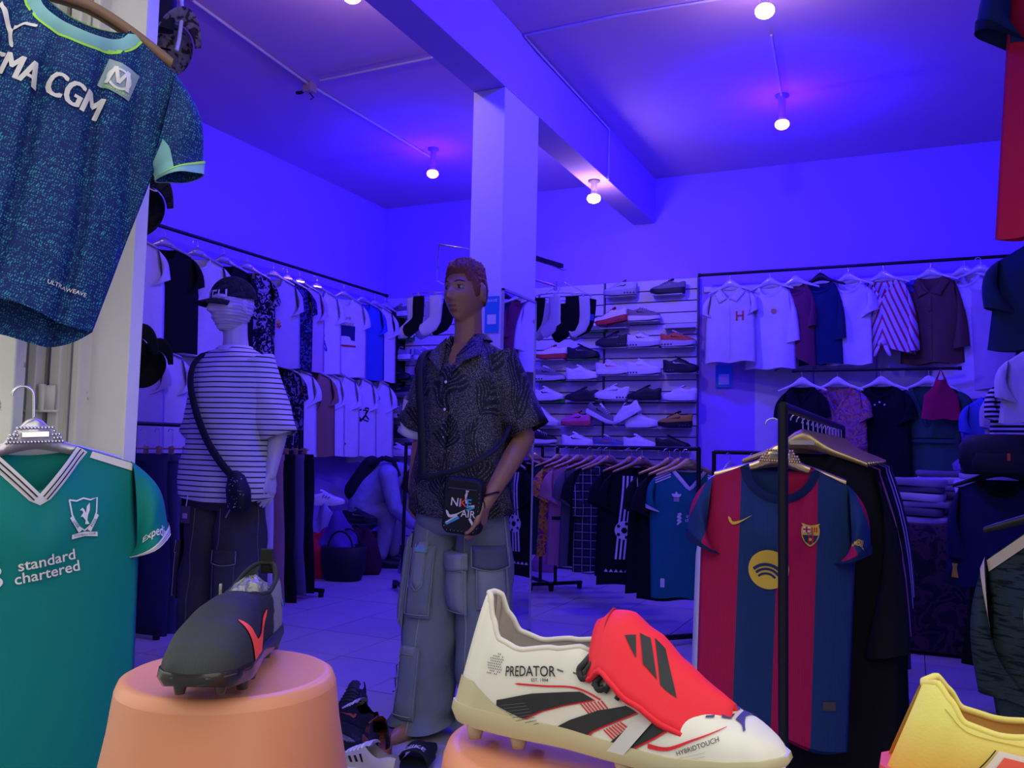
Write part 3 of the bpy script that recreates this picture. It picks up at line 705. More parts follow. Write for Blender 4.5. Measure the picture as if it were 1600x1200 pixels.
def sneaker(label, loc, rz, kind, cu, cs, cst=None, cl=None, tilt=0, name='sneaker', group=SG):
    t = thing(name, label, 'shoe', loc, rz, group, ry=tilt); d = SH[kind]
    mm = lambda c: mk('shoe_%s' % (c,), c, .55, 0, .35, .08, 30, .1)
    U, So, St, La = mm(cu), mm(cs), mm(cst or cs), mm(cl or cs)
    for k, m_, nm in (('upper', U, 'upper'), ('midsole', So, 'midsole'), ('tongue', La, 'tongue'), ('laces', La, 'laces'), ('insole', mm((.03, .03, .035)), 'insole'), ('stripe1', St, 'side_stripe'), ('stripe-1', St, 'side_stripe'), ('heel_bubble', mm((.06, .06, .08)), 'heel_bubble')):
        if k in d:
            o = link(nm, d[k], m_, t)
            if k == 'heel_bubble': o['kind'] = 'stuff'
    return t
shelfm = mk('acrylic', (.50, .50, .54), .2, 0, .5, .03, 5, 0); greenm = mk('green_acrylic', (.02, .40, .05), .3)
w, b_, k_, gy = (.75, .75, .77), (.012, .012, .015), (.02, .02, .024), (.16, .16, .17)
WALLSHOES = [ # px, base y, dir(1 toe right), kind, upper, sole, stripe, tilt, label, green shelf
 (969, 462, -1, 'max', (.45, .45, .48), (.35, .35, .38), b_, 0, 'silver mesh running shoe at the top of the shoe wall', 0),
 (1043, 459, -1, 'run', gy, k_, (.25, .22, .25), 0, 'dark grey bulky shoe in the top right of the shoe wall', 0),
 (957, 508, -1, 'max', w, (.45, .04, .03), w, .14, 'white shoe with a red sole tilted on the second row', 0),
 (1006, 501, 1, 'low', (.20, .17, .15), w, b_, 0, 'brown suede shoe with a white sole on the second row', 0),
 (957, 542, -1, 'max', b_, k_, gy, 0, 'all black chunky shoe on the third row below the red-soled one', 0),
 (1006, 542, 1, 'max', w, (.5, .5, .55), b_, 0, 'white shoe with round sole springs on the third row', 0),
 (1060, 541, 1, 'max', (.55, .09, .03), (.5, .5, .5), b_, 0, 'orange and black shoe at the right end of the third row', 0),
 (923, 517, -1, 'low', w, gy, b_, 0, 'white shoe hidden behind the hanging socks on a green shelf', 1),
 (860, 561, -1, 'run', w, (.45, .05, .04), w, 0, 'white shoe with a red heel under the hanging socks', 0),
 (911, 560, 1, 'low', b_, k_, gy, 0, 'black trainer on a green shelf below the sock rack', 1),
 (957, 585, 1, 'low', (.65, .62, .60), w, (.55, .12, .02), 0, 'white trainer with orange and blue patches in the middle row', 0),
 (1006, 585, 1, 'max', w, w, (.5, .5, .55), 0, 'white air-cushioned shoe with a bubbled heel in the middle row', 0),
 (1064, 582, 1, 'max', b_, k_, (.5, .5, .5), 0, 'black shoe with pale laces at the right of the middle row', 0),
 (858, 595, 1, 'max', gy, (.55, .55, .58), b_, 0, 'dark grey shoe with white springs above a green shelf', 1),
 (910, 593, 1, 'low', w, w, (.6, .6, .62), 0, 'plain white low trainer left of the orange patched one', 0),
 (857, 626, 1, 'low', w, w, b_, 0, 'white trainer with a large black tick beside the mannequin sleeve', 1),
 (908, 627, -1, 'run', b_, k_, b_, 0, 'black knitted runner right of the white ticked trainer', 0),
 (955, 624, -1, 'max', w, w, gy, 0, 'white runner with a wavy sole in the fifth row', 0),
 (1006, 625, -1, 'run', b_, b_, b_, 0, 'black runner between two white ones in the fifth row', 0),
 (1061, 626, -1, 'run', w, w, w, 0, 'white chunky runner at the right of the fifth row', 0),
 (849, 664, 1, 'max', w, w, w, .22, 'white bubbled shoe tipped toe down beside the mannequin arm', 0),
 (900, 665, -1, 'low', (.70, .12, .35), (.55, .1, .12), b_, 0, 'pink and orange shoe with a dark tick in the sixth row', 0),
 (938, 660, 1, 'low', gy, w, b_, .42, 'grey trainer tipped toe down in the sixth row', 0),
 (982, 660, -1, 'low', w, w, w, .5, 'white trainer standing tilted against another in the sixth row', 0),
 (1003, 668, 1, 'low', w, w, w, 0, 'white trainer lying in front of the tilted one', 0),
 (1054, 668, -1, 'max', (.45, .33, .02), b_, b_, 0, 'yellow and black striped shoe at the right of the sixth row', 0),
 (846, 693, 1, 'low', b_, w, b_, 0, 'black slip-on shoe with a thin white sole above the rack bar', 0),
 (904, 698, 1, 'low', w, w, b_, 0, 'white trainer with a dark tick just above the rack bar', 0),
 (952, 702, 1, 'low', (.10, .12, .25), (.5, .5, .5), (.6, .15, .03), 0, 'navy trainer with orange patches just above the rack bar', 0),
 (1000, 702, 1, 'low', w, w, w, 0, 'white trainer above the rack bar in the lowest row', 0),
 (1052, 704, 1, 'low', b_, b_, b_, 0, 'black low shoe at the right end of the lowest row', 0),
 # dark corner panel
 (621, 495, -1, 'run', gy, w, b_, 0, 'grey shoe at the top of the dark corner shoe wall', 0), (624, 530, 1, 'low', w, w, gy, 0, 'white shoe on a green shelf in the dark corner', 1),
 (621, 562, -1, 'run', (.3, .3, .34), w, w, 0, 'light grey runner in the dark corner', 0), (622, 594, 1, 'low', b_, k_, w, 0, 'black shoe with a white tick in the dark corner', 1),
 (619, 621, -1, 'max', b_, gy, gy, 0, 'black shoe with a ribbed sole in the dark corner', 1), (622, 653, -1, 'run', (.35, .3, .3), w, w, 0, 'pale pinkish shoe in the dark corner beside the last t-shirts', 0),
 (620, 684, 1, 'run', b_, k_, k_, 0, 'all black shoe in the dark corner below the pinkish one', 0), (626, 713, 1, 'low', w, w, gy, 0, 'white shoe on the lowest shelf of the dark corner', 0),
 (668, 590, 1, 'low', b_, k_, k_, 0, 'black shoe beside the white cuffed sleeve on the dark wall', 1), (668, 562, 1, 'low', (.3, .3, .4), w, w, 0, 'bluish shoe below the hanging white socks', 0)]
dshelf = MB().box((0, 0, -.004), (.27, .10, .006)).box((0, .049, .02), (.27, .004, .05)).mesh('shelf', False)
for px, y, dr, kd, cu, cs, cst, tilt, lb, gr in WALLSHOES:
    p = ony(px, y, YS-.085); nudge = V((0, random.uniform(-.006, .006), 0))
    if tilt: p = p+V((0, -.02, .06*tilt))
    sneaker(lb, p+nudge, R(180 if dr < 0 else 0)+R(random.uniform(-7, 7)), kd, cu, cs, cst, tilt=tilt*(1 if dr > 0 else 1))
    if not (tilt > .3):
        o = link('shoe_shelf', dshelf, greenm if gr else shelfm); o.location = (p.x, YS-.062, p.z-.0045-(.06*tilt+.02 if tilt else 0))
        tag(o, short(('bright green' if gr else 'clear')+' shelf under the '+' '.join(lb.split()[:11])), 'shelf', 'small shelves on the shoe wall')
o = link('shoe_shelf', dshelf, shelfm); p = ony(1062, 512, YS-.062); o.location = p; tag(o, 'empty clear shelf right of the brown suede shoe', 'shelf', 'small shelves on the shoe wall')
# ---------------------------------------------------------------- socks on round clip racks
def sock_mesh():
    mb = MB(); path = [(0, 0), (0, -.06), (0, -.12), (-.005, -.155), (-.025, -.185), (-.055, -.205), (-.085, -.222), (-.10, -.23)]; rad = [.042, .044, .042, .043, .048, .045, .043, .026]
    rows = []
    for i, ((x, z), r) in enumerate(zip(path, rad)):
        a = path[max(0, i-1)]; b = path[min(len(path)-1, i+1)]; tx, tz = b[0]-a[0], b[1]-a[1]; l = sqrt(tx*tx+tz*tz); nx, nz = -tz/l, tx/l
        rows.append([V((x+nx*r*cos(q), .009*sin(q), z+nz*r*cos(q))) for q in [2*pi*k/12 for k in range(12)]])
    mb.grid(rows, cu=True).fan(rows[-1]).fan(rows[0][::-1]); return mb.mesh('sock')
sockme = sock_mesh()
def sockrack(label, c, socks, rz, arc=.16):
    t = thing('sock_hanger', label, 'sock rack', c, rz); mb = MB(); mb.tube([(arc*cos(a), arc*.75*sin(a), 0) for a in [2*pi*k/28 for k in range(29)]], .004, 6); put('ring', mb, chromem, t)
    mb = MB(); [mb.tube([(arc*cos(a), arc*.75*sin(a), 0), (0, 0, .10)], .002, 5) for a in (0, 2.1, 4.2)]; mb.tube([(0, 0, .10), (0, 0, .17), (.015, 0, .19), (.03, 0, .17)], .003, 6); put('hook', mb, chromem, t)
    for i, (a, col, lb, two) in enumerate(socks):
        x, y = arc*cos(a), arc*.75*sin(a); q = V((x, y, 0)); q.rotate(M.Rotation(rz, 3, 'Z'))
        put('clip', MB().box((x, y, -.012), (.012, .012, .03)), chromem, t, False)
        s = link('sock', sockme, col); s.location = V(c)+q+V((0, 0, -.02)); s.rotation_euler = (0, random.uniform(-.12, .12), rz+random.uniform(-.3, .3)+(a+pi/2)*.25); tag(s, lb, 'sock', 'socks clipped to the sock racks')
        if two: o = put('cuff_band', MB().rings([(0, 0, -.10, .038, .011), (0, 0, -.14, .037, .011)], 12, 2), two, s)
sW, sB, sG = cloth((.70, .70, .73), 'sockwhite'), cloth((.008, .008, .01), 'sockblack'), cloth((.42, .42, .45), 'sockgrey')
sc_ = at(880, 464, 5.6)
sockrack('round chrome clip rack of socks hanging in front of the shoe wall', sc_, [(R(-168), sW, 'white sock at the outer end of the right sock rack', None), (R(-136), sB, 'large black sock beside the outermost white one', None), (R(-98), sW, 'white sock between two black socks on the right rack', None), (R(-62), sB, 'black sock right of the middle white one on the rack', None), (R(-36), sW, 'white sock partly hidden near the chrome ring end', None), (R(-8), sB, 'black sock with a blue band at the far end of the rack', cBl), (R(50), sG, 'grey sock at the back of the right sock rack', None), (R(95), sB, 'black sock at the back of the right sock rack', None), (R(140), sG, 'second grey sock behind the large black sock', None)], R(8), .185)
sc2 = at(682, 462, 5.6)
SUP2 = True
sockrack('round chrome clip rack of socks left of the mannequin head', sc2, [(R(-150), sW, 'white sock at the outer end of the left sock rack', None), (R(-118), sB, 'black sock behind the outermost white sock on the left rack', None), (R(-75), sW, 'white sock nearest the mannequin face', None), (R(-40), sB, 'black sock beside the mannequin face', None), (R(120), sG, 'grey sock at the back of the left sock rack', None), (R(170), sB, 'black sock at the back of the left sock rack', None)], R(8), .165)
q_ = bpy.data.objects['sock_hanger.001']; put('support_arm', MB().tube([(0, 0, .185), (.25, -.6, .185), tuple(M.Rotation(-R(8), 3, 'Z') @ (V((BX0+.01, PY1-.1, sc2.z+.185))-sc2))], .006, 8), chromem, q_)
# bracket stand that carries the right rack
bk = thing('display_bracket', 'black metal arm with a chrome hook rail beside the pillar', 'bracket', (BX1, 4.9, 0))
A_, B_ = at(803, 405, 5.35), at(878, 405, 5.75); c0 = V(bk.location); A_.z = B_.z = (A_.z+B_.z)/2
put('arm', MB().box((A_+B_)/2-c0, ((B_-A_).length, .03, .028), M.Rotation(math.atan2((B_-A_).y, (B_-A_).x), 3, 'Z')), blackm, bk, False, 0, .002)
put('post', MB().box(V((A_.x+.03, A_.y, A_.z/2))-c0, (.03, .03, A_.z)), blackm, bk, False, 0, .002)
h1, h2 = at(790, 424, 5.3), at(868, 447, 5.55); 
mb = MB().tube([h1-c0, h2-c0], .008, 8)
for q in (0, .5, 1): mb.tube([h1.lerp(h2, q)-c0+V((0, 0, -.03)), h1.lerp(h2, q)-c0+V((0, 0, .03))], .012, 8)
put('hook_rail', mb, chromem, bk); put('hanging_wire', MB().tube([B_-c0+V((-.05, 0, 0)), sc_-c0+V((0, 0, .17))], .003, 5).tube([B_-c0+V((-.07, 0, 0)), sc_-c0+V((.02, 0, .17))], .003, 5), chromem, bk)
put('brace', MB().tube([h1-c0, V((A_.x+.03, A_.y, h1.z-.18))-c0], .01, 8), blackm, bk)
# ---------------------------------------------------------------- blouses on the back wall
YR = YB-.20
ra_, rb_ = ony(1093, 433, YR), ony(1590, 396, YR); ra_.z = rb_.z = (ra_.z+rb_.z)/2
rail('long black wall rail with blouses on the back wall', ra_, rb_, .013); ZR = ra_.z
struct('trim_8', MB().box(((ra_.x+rb_.x)/2, YB-.012, ZR-.09), (rb_.x-ra_.x, .024, .045)), mk('rail_board', (.75, .72, .75), .6), None, False, .002)
BG = 'blouses on the long rail of the back wall'
def blouse(px, label, mat, W=.23, L=.62, name='blouse', cat='blouse', hang='clear', drop=0, rz=R(-14), seed=None, z=None, y=None, group=BG, col=True, cuff=None, **kw):
    x = ony(px, 500, y or YR).x; kw.setdefault('sh', W*.82); g = Gar(L=L, W=W, seed=int(px)+3, D=.04, A=.012, **kw)
    return top(name, label, cat, (x, y or YR, (z or ZR)-drop), rz, g, mat, collar=mat if col else None, cuff=cuff, hang=(hang, hang+' hanger of the '+' '.join(label.split()[:9])) if hang else None, group=group), g
t, g = blouse(1141, 'off-white short sleeved blouse with a red letter H at the slatwall end', cO, .215, .62, nd=.10, vn=True, cw=.15, ls=.17); mark(t, g, text2d('H', .11, .02), mk('ink_brick', (.42, .08, .05), .6), .10, -.25); flapcollar(t, g, cO); placket(t, g, cO, .03, .11)
t, g = blouse(1203, 'white long blouse with a small round chest badge', cW, .20, .68, ls=.42, ang=78, cw=.11); mark(t, g, poly(circ(.022)), inkT, .05, -.22)
blouse(1243, 'maroon draped blouse with a cut-away hem', cloth((.17, .04, .07), 'maroon'), .15, .70, hem=.10, ls=.3, ang=80, cw=.10)
blouse(1282, 'dark teal long sleeved blouse on a black hanger', cloth((.012, .035, .075), 'darkteal'), .16, .66, hang='black', drop=-.01, ls=.42, ang=80, cw=.10)
blouse(1326, 'white plain blouse between the teal and the pink striped ones', cW, .17, .66)
def pinkst(g):
    x, y, z = g.xyz(); a = g.ma('ABSOLUTE', x); q = g.ma('ADD', g.ma('MULTIPLY', a, 22), g.ma('MULTIPLY', z, 9)); s = g.ma('GREATER_THAN', g.ma('SINE', g.ma('MULTIPLY', q, 6.5)), .45)
    return g.mix(s, (.68, .66, .70), (.50, .07, .10))
t, g = blouse(1381, 'white blouse with curved pink stripes and a knotted waist', pat('pinkstripe', pinkst), .205, .60, vn=True, nd=.16, neck=.10, hem=.06, ls=.52, ang=80, cw=.10)
put('waist_knot', MB().ell(g.front(0, -.50, .02), (.03, .02, .03), 10).ell(g.front(-.04, -.56, .015), (.02, .012, .05), 8, M.Rotation(.5, 3, 'Y')).ell(g.front(.04, -.56, .015), (.02, .012, .05), 8, M.Rotation(-.5, 3, 'Y')), pat('pinkstripe', pinkst), t)
brw = cloth((.14, .085, .045), 'brownshirt')
t, g = blouse(1455, 'brown button-up shirt with a blue size tag at its collar', brw, .205, .66, name='shirt', cat='shirt', vn=True, nd=.13, ls=.50, ang=79, cw=.12); flapcollar(t, g, brw); placket(t, g, brw, .03, .14); buttons(t, g, 5, 0, .17, .58, brw)
put('size_tag', MB().box(g.front(-.14, -.06, .012), (.055, .002, .09)), mk('tag_blue', (.02, .05, .35), .5), t, False)
blouse(1508, 'white long blouse with a flounced hem below the other blouses', cW, .20, .92, ls=.2, flare=.05, rz=R(-16))

x = ony(1535, 500, YR-.09).x; g = Gar(L=.86, W=.19, sh=.155, neck=.11, nd=.13, bnd=.06, D=.04, seed=77, flare=.04)
top('tank_top', 'lilac tank top with a scooped neck at the right end of the blouse rail', 'tank top', (x, YR-.03, ZR), R(-12), g, cL, collar=cL, sleeves=False, hang=('clear', 'clear hanger of the lilac tank top'), group=BG)
blouse(1585, 'black long top at the far right end of the blouse rail', cB, .16, .86, rz=R(-20))
# lower rail with dresses
YD = YB-.32
rc, rd_ = ony(1240, 577, YD), ony(1500, 578, YD); rc.z = rd_.z = (rc.z+rd_.z)/2; rail('short black rail with dresses below the blouses', rc, rd_, .011); ZD = rc.z
DG = 'dresses on the short lower rail'
def dress(px, label, mat, **kw): return blouse(px, label, mat, z=ZD, y=YD, group=DG, name=kw.pop('name', 'dress'), cat=kw.pop('cat', 'dress'), hang=kw.pop('hang', 'white'), **kw)
dress(1253, 'black sleeveless dress at the start of the short lower rail', cB, W=.17, L=.75, vn=True, nd=.14)
flo = pat('floral', blotch(((.05, .03, .30), (.40, .14, .05), (.30, .10, .22), (.55, .30, .10), (.20, .12, .40)), 16, 2.5))
t, g = dress(1308, 'orange and violet patterned wrap dress on the short lower rail', flo, W=.215, L=.95, vn=True, nd=.20, neck=.10); put('belt', MB().rings([(0, 0, -.43, .222, .06), (0, 0, -.47, .222, .06)], 24, 2.4), flo, t)
t, g = dress(1376, 'black t-shirt dress with a small pearl necklace print', cB, W=.20, L=.85); [put('pearl', MB().ell(g.front(.035*q, -.13-.02*abs(q), .006), (.008, .005, .008), 8), whitep, t) for q in (-1, 0, 1)]
grn = cloth((.035, .13, .07), 'greendress')
t, g = dress(1450, 'green wrap dress with flutter sleeves and gathered waist', grn, W=.20, L=.98, vn=True, nd=.30, neck=.12, sh=.20, ls=.16, ang=50, cw=.20, flare=.05)
put('waist_seam', MB().rings([(0, 0, -.40, .205, .062), (0, 0, -.425, .205, .062)], 28, 2.4), grn, t)
for sd in (-1, 1): decal('wrap_front', poly([(sd*.12, -.03), (sd*.02, -.30), (-sd*.05, -.39), (sd*.17, -.39)]), lambda a, b: g.front(a, b, .012), grn, t, .04)
rs = thing('red_top', 'small crimson top hung over the shoulder of the green dress', 'top', ony(1470, 590, YD-.13)-V((0, 0, .0))); g = Gar(L=.30, W=.11, sh=.05, neck=.03, nd=.02, D=.03, seed=4, drop=.06, arm=.06, flare=.02); put('body', g.body(12, 8), cloth((.45, .02, .07), 'crimson'), rs, True, 2e-4); put('strap', MB().tube([(-.03, 0, -.02), (0, 0, .06), (.03, 0, -.02)], .008, 6), cloth((.45, .02, .07), 'crimson'), rs)
# ---------------------------------------------------------------- racks standing in the middle of the shop
Aq, Bq = V((-1.09, 4.94, 0)), V((-2.47, 6.24, 0)); ZM = 1.09
rack('black clothes rack with the small green football shirt at its near end', Aq, Bq, .45, .013, zr=ZM)
md = (Bq-Aq).normalized(); mrz = math.atan2(md.y, md.x)-pi/2
MG = 'clothes on the rack below the shoe wall'
def mrk(f, label, mat, off=0, hang='gold', name='shirt', cat='shirt', rz=-R(16), **kw):
    p = Aq+(Bq-Aq)*f; p.z = ZM; kw.setdefault('L', .70); kw.setdefault('W', .22); kw.setdefault('D', .03); kw.setdefault('nd', .06); g = Gar(seed=int(f*100)+50, A=.008, **kw)
    return top(name, label, cat, p, mrz+rz, g, mat, collar=mat, hang=(hang, hang+' hanger of the '+' '.join(label.split()[:10])), group=MG), g
greenj = None
plb = pat('plaid_black', plaid((.012, .012, .016), (.05, .05, .07), (.40, .40, .44), .055)); plg = pat('plaid_grey', plaid((.04, .05, .06), (.16, .17, .20), (.30, .31, .36), .08))
mrk(.10, 'black jacket directly behind the small green football shirt', cB, name='jacket', cat='jacket', L=.76, W=.24)
t, g = mrk(.16, 'black football shirt with white piping at the shoulder', cB, W=.25, L=.74); decal('piping', stroke([(-.20, -.06), (-.19, -.22)], .006), lambda a, b: g.front(a, b), inkW, t, .03)
t, g = mrk(.33, 'black football shirt with ball print, stripes and number 202', cB, W=.27, L=.74)
for q in (-.04, -.015, .01): mark(t, g, stroke(spl([(q-.06, .30), (q-.075, .14), (q-.09, 0), (q-.11, -.22)], 5), .012), inkW, -.02, -.36)
mark(t, g, poly(circ(.058)), inkW, -.12, -.40, 1, 0, 'ball_print', .006); mark(t, g, join2(poly(circ(.02, 6)), *[poly(circ(.011, 6, .044*cos(a), .044*sin(a))) for a in [2*pi*k/5 for k in range(5)]]), inkB, -.12, -.40, 1, 0, 'ball_print', .009)
mark(t, g, text2d('202', .15, -.005), inkW, .06, -.28); mark(t, g, join2(*[poly([(-.24+.03*i, 0), (-.215+.03*i, 0), (-.2275+.03*i, .018)]) for i in range(16)]), inkW, 0, -.66)
mrk(.40, 'black hooded top between the ball print shirt and the plaid one', cB, name='hoodie', cat='hoodie', L=.70)
t, g = mrk(.56, 'black and white plaid flannel shirt on the middle rack', plb, L=.72, W=.23, ls=.3, ang=80); flapcollar(t, g, plb); placket(t, g, plb)
mrk(.61, 'black shirt behind the plaid flannel one', cB, L=.70); mrk(.69, 'charcoal grey shirt on the far half of the middle rack', cGr, L=.72)
t, g = mrk(.80, 'dusty pink hooded top with a dark arm band', cloth((.42, .20, .24), 'dustypink'), name='hoodie', cat='hoodie', L=.74); mark(t, g, poly([(-.2, -.012), (.2, -.012), (.2, .012), (-.2, .012)]), inkB, 0, -.40)
mrk(.89, 'yellow and orange patterned shirt near the far end of the rack', pat('yellowprint', blotch(((.35, .05, .10), (.55, .30, .03), (.6, .4, .05), (.25, .04, .2)), 20)), L=.70)
mrk(.98, 'dark teal shirt at the far end of the middle rack', cloth((.01, .05, .07), 'deepteal'), L=.70)
# second rack further back, behind the main mannequin
Cq, Dq = V((-2.62, 6.30, 0)), V((-3.38, 5.50, 0)); rack('black clothes rack further back behind the main mannequin', Cq, Dq, .45, .013, zr=ZM)
d2 = (Cq-Dq).normalized(); rz2 = math.atan2(d2.y, d2.x)-pi/2
for f, lb, m_ in ((.06, 'grey checked shirt on the back rack beside the mirror', plg), (.16, 'navy shirt on the back rack beside the mirror', cN), (.27, 'dark checked shirt on the back rack behind the mirror edge', plb), (.38, 'black shirt on the back rack behind the pillar', cB)):
    p = Cq+(Dq-Cq)*f; p.z = ZM; top('shirt', lb, 'shirt', p, R(35), Gar(L=.70, W=.22, D=.03, A=.008, seed=int(f*99)), m_, collar=m_, hang=('gold', 'gold hanger of the '+' '.join(lb.split()[:9])), group='shirts on the back rack')
# short rail to the right of the middle rack
rack('short black rack between the small green football shirt and the striped one', (-1.02, 5.02), (-.22, 5.16), .40, .012, zr=1.075)
for x, lb, m_ in ((-.93, 'white t-shirt on the short rack behind the striped shirt', cW), (-.80, 'dark teal polo on the short rack behind the striped shirt', cloth((.01, .05, .07), 'deepteal')), (-.64, 'black t-shirt on the short rack behind the striped shirt', cB), (-.46, 'grey t-shirt on the short rack behind the striped shirt', cGr)):
    top('tshirt', lb, 't-shirt', (x, 5.02+.14*(x+1.02)/.8, 1.075), R(62), Gar(L=.66, W=.21, D=.03, A=.008, seed=int(-x*100)), m_, collar=m_, hang=('silver', 'silver hanger of the '+lb), group='t-shirts on the short rack')
# things under the middle rack
for px, py, lb, c, rz in ((920, 895, 'white boot shaft standing under the middle rack', (.7, .7, .72), 0), (944, 905, 'tall white box under the ball print shirt', (.6, .6, .62), .2)):
    p = onz(px, py, .002); t = thing('storage_box', lb, 'box', p, rz); put('carton', MB().box((0, 0, .14), (.10, .12, .27)), mk('carton_%d' % px, c, .6), t, False, 0, .006); put('lid', MB().box((0, 0, .285), (.108, .128, .03)), mk('carton_%d' % px, c, .6), t, False, 0, .004)
sneaker('black sneaker with a white sole under the middle rack', onz(968, 905, .002), R(215), 'low', b_, w, name='sneaker', group='shoes on the floor under the rack')
sneaker('dark sneaker beside the white-soled one under the middle rack', onz(985, 905, .002), R(225), 'low', k_, gy, name='sneaker', group='shoes on the floor under the rack')
hb_ = thing('handbag', 'small dusty pink handbag on the floor under the rack', 'bag', onz(848, 893, .002)); put('body', MB().rings([(0, 0, 0, .10, .04), (0, 0, .08, .10, .045), (0, 0, .14, .07, .03)], 16, 3, None, (1, 1)), cloth((.42, .20, .24), 'dustypink'), hb_); put('handle', MB().tube([(.06*cos(a), 0, .13+.10*sin(a)) for a in [pi*k/10 for k in range(11)]], .005, 6), inkT, hb_)
# ---------------------------------------------------------------- front rack with the striped shirt
RX = -.31; Fq, Eq = V((RX, 2.44, 0)), V((RX+.02, 4.44, 0)); ZF = 1.205
rack('black clothes rack running away from the doorway behind the red and blue shirt', Fq, Eq, .45, .0135, zr=ZF)
FG = 'clothes on the front rack behind the striped shirt'
FR = [('black puffer jacket just behind the striped football shirt', cB, .27, 1.02, 'jacket'), ('black jacket with a silver zip pull on the front rack', cB, .28, .98, 'jacket'), ('dusty pink coat showing as a narrow edge on the front rack', cloth((.40, .18, .24), 'pinkcoat'), .27, .96, 'coat'), ('black coat with a round silver button on the front rack', cB, .28, 1.05, 'coat'),
      ('black track jacket with pale sleeve stripes on the front rack', cN, .27, 1.0, 'track jacket'), ('black long cardigan in the middle of the front rack', cB, .27, 1.0, 'cardigan'), ('lilac white jacket with dark shoulder stripes on the front rack', cloth((.55, .53, .60), 'lilacwhite'), .27, .95, 'track jacket'), ('black coat behind the lilac white jacket', cB, .26, .98, 'coat'),
      ('white jacket near the far end of the front rack', cW, .26, .95, 'jacket'), ('black blouson at the far end of the front rack', cB, .26, .9, 'jacket'), ('charcoal overcoat last on the front rack', cGr, .27, .95, 'coat')]
for i, (lb, m_, W_i, L_i, ct) in enumerate(FR):
    p = V((RX+.005+.02*i/10, 2.88+.142*i, ZF)); g = Gar(L=L_i, W=W_i, sh=.215, D=.04, A=.01, seed=300+i, ls=.55, ang=80, cw=.14, nd=.07)
    t = top(ct.replace(' ', '_'), lb, ct, p, R(-4), g, m_, collar=m_, hang=('gold', 'gold hanger of the '+' '.join(lb.split()[:10])), group=FG)
    if i == 3: put('button', MB().ell(g.front(.20, -.72, .004), (.014, .005, .014), 12), chromem, t)
    if i == 1: put('zip_pull', MB().tube([g.front(.17, -.05, .01)+V((0, 0, -.03*k)) for k in range(3)], .005, 6), chromem, t)
    if i in (4, 6):
        for q in (-.02, 0, .02): put('sleeve_stripe', MB().grid([[g.sl(1, pi*.5+q*12+d_, t_, .003) for d_ in (-.07, .07)] for t_ in [k/10 for k in range(11)]]), inkW if i == 4 else inkB, t)
# ---------------------------------------------------------------- table with folded clothes
TX0, TX1, TY0, TY1, TZ = -.12, 1.05, 5.30, 6.15, .70
tb = thing('display_table', 'table under a dark mottled cloth carrying folded clothes', 'table', ((TX0+TX1)/2, (TY0+TY1)/2, 0))
put('table_top', MB().box((0, 0, TZ-.02), (TX1-TX0, TY1-TY0, .04)), mk('table_edge', (.10, .03, .03), .5), tb, False, 0, .004)
mb = MB(); n = 60; rows = []
for z, o in ((TZ+.001, -.01), (TZ+.001, .004), (.5, .008), (.3, .01), (.02, .012)):
    row = []
    for k in range(n):
        a = 2*pi*k/n; ca, sa = cos(a), sin(a); q = max(abs(ca), abs(sa)); x, y = ca/q*((TX1-TX0)/2+o), sa/q*((TY1-TY0)/2+o); f = .012*sin(17*a+z*3)*(1-z/TZ) if z < TZ else 0
        row.append(V((x*(1+f), y*(1+f), z)))
    rows.append(row)
mb.grid(rows, cu=True); put('tablecloth', mb, pat('darkcloth', blotch(((.012, .010, .016), (.02, .016, .022), (.05, .035, .04), (.015, .012, .02)), 9, 1)), tb)
random.seed(12)
def folded(label, c, w_, d_, h_, m_, rz, group):
    t = MB(); r = []
    for z, q in ((0, .97), (.25, 1.0), (.8, 1.0), (1.0, .95)):
        r.append((0, 0, h_*z, w_/2*q, d_/2*q))
    ph = random.uniform(0, 6); t.rings(r, 28, 5, lambda a, z, i: (.004*sin(3*a+ph+z*50), .004*sin(2*a+ph)), (1, 1))
    o = put('folded_shirt', t, m_); o.location = c; o.rotation_euler = (0, 0, rz); return tag(o, label, 'folded clothes', group)
cols = [(.62, .60, .66), (.42, .40, .46), (.16, .15, .20), (.72, .70, .74), (.34, .31, .42), (.55, .52, .62)]; cn = ['pale', 'grey', 'dark', 'white', 'violet', 'lilac']
pos = ['bottom', 'second', 'third', 'fourth', 'fifth', 'sixth', 'topmost']
for j, (x, y, n, nm) in enumerate(((.04, 5.55, 6, 'nearest the coats'), (.40, 5.55, 7, 'in the middle of the table'), (.22, 5.92, 7, 'at the back of the table'))):
    z = TZ+.003
    for i in range(n):
        q = (i*2+j) % 6; h = .034+.008*(i % 2)
        folded('%s folded top, %s of the stack %s' % (cn[q], pos[i] if i < n-1 else 'topmost', nm), (x+random.uniform(-.02, .02), y+random.uniform(-.02, .02), z), .32, .30, h, cloth(cols[q], 'fold%d' % q), random.uniform(-.12, .12), 'folded clothes on the table'); z += h+.004
bg = thing('packed_bag', 'clear plastic pack of blue clothes on top of the middle stack', 'pack', (.40, 5.55, TZ+.003+7*.042+.004), .1); put('body', MB().rings([(0, 0, 0, .16, .13), (0, 0, .03, .17, .14), (0, 0, .06, .14, .11)], 24, 4, lambda a, z, i: (.006*sin(5*a), .004*sin(7*a)), (1, 1)), mk('plastic_blue', (.16, .16, .42), .12, 0, .6, .3, 12, .8, 40, .01), bg); put('fold_seam', MB().tube([(-.14, -.02, .062), (0, 0, .066), (.14, .02, .062)], .004, 6), whitep, bg)
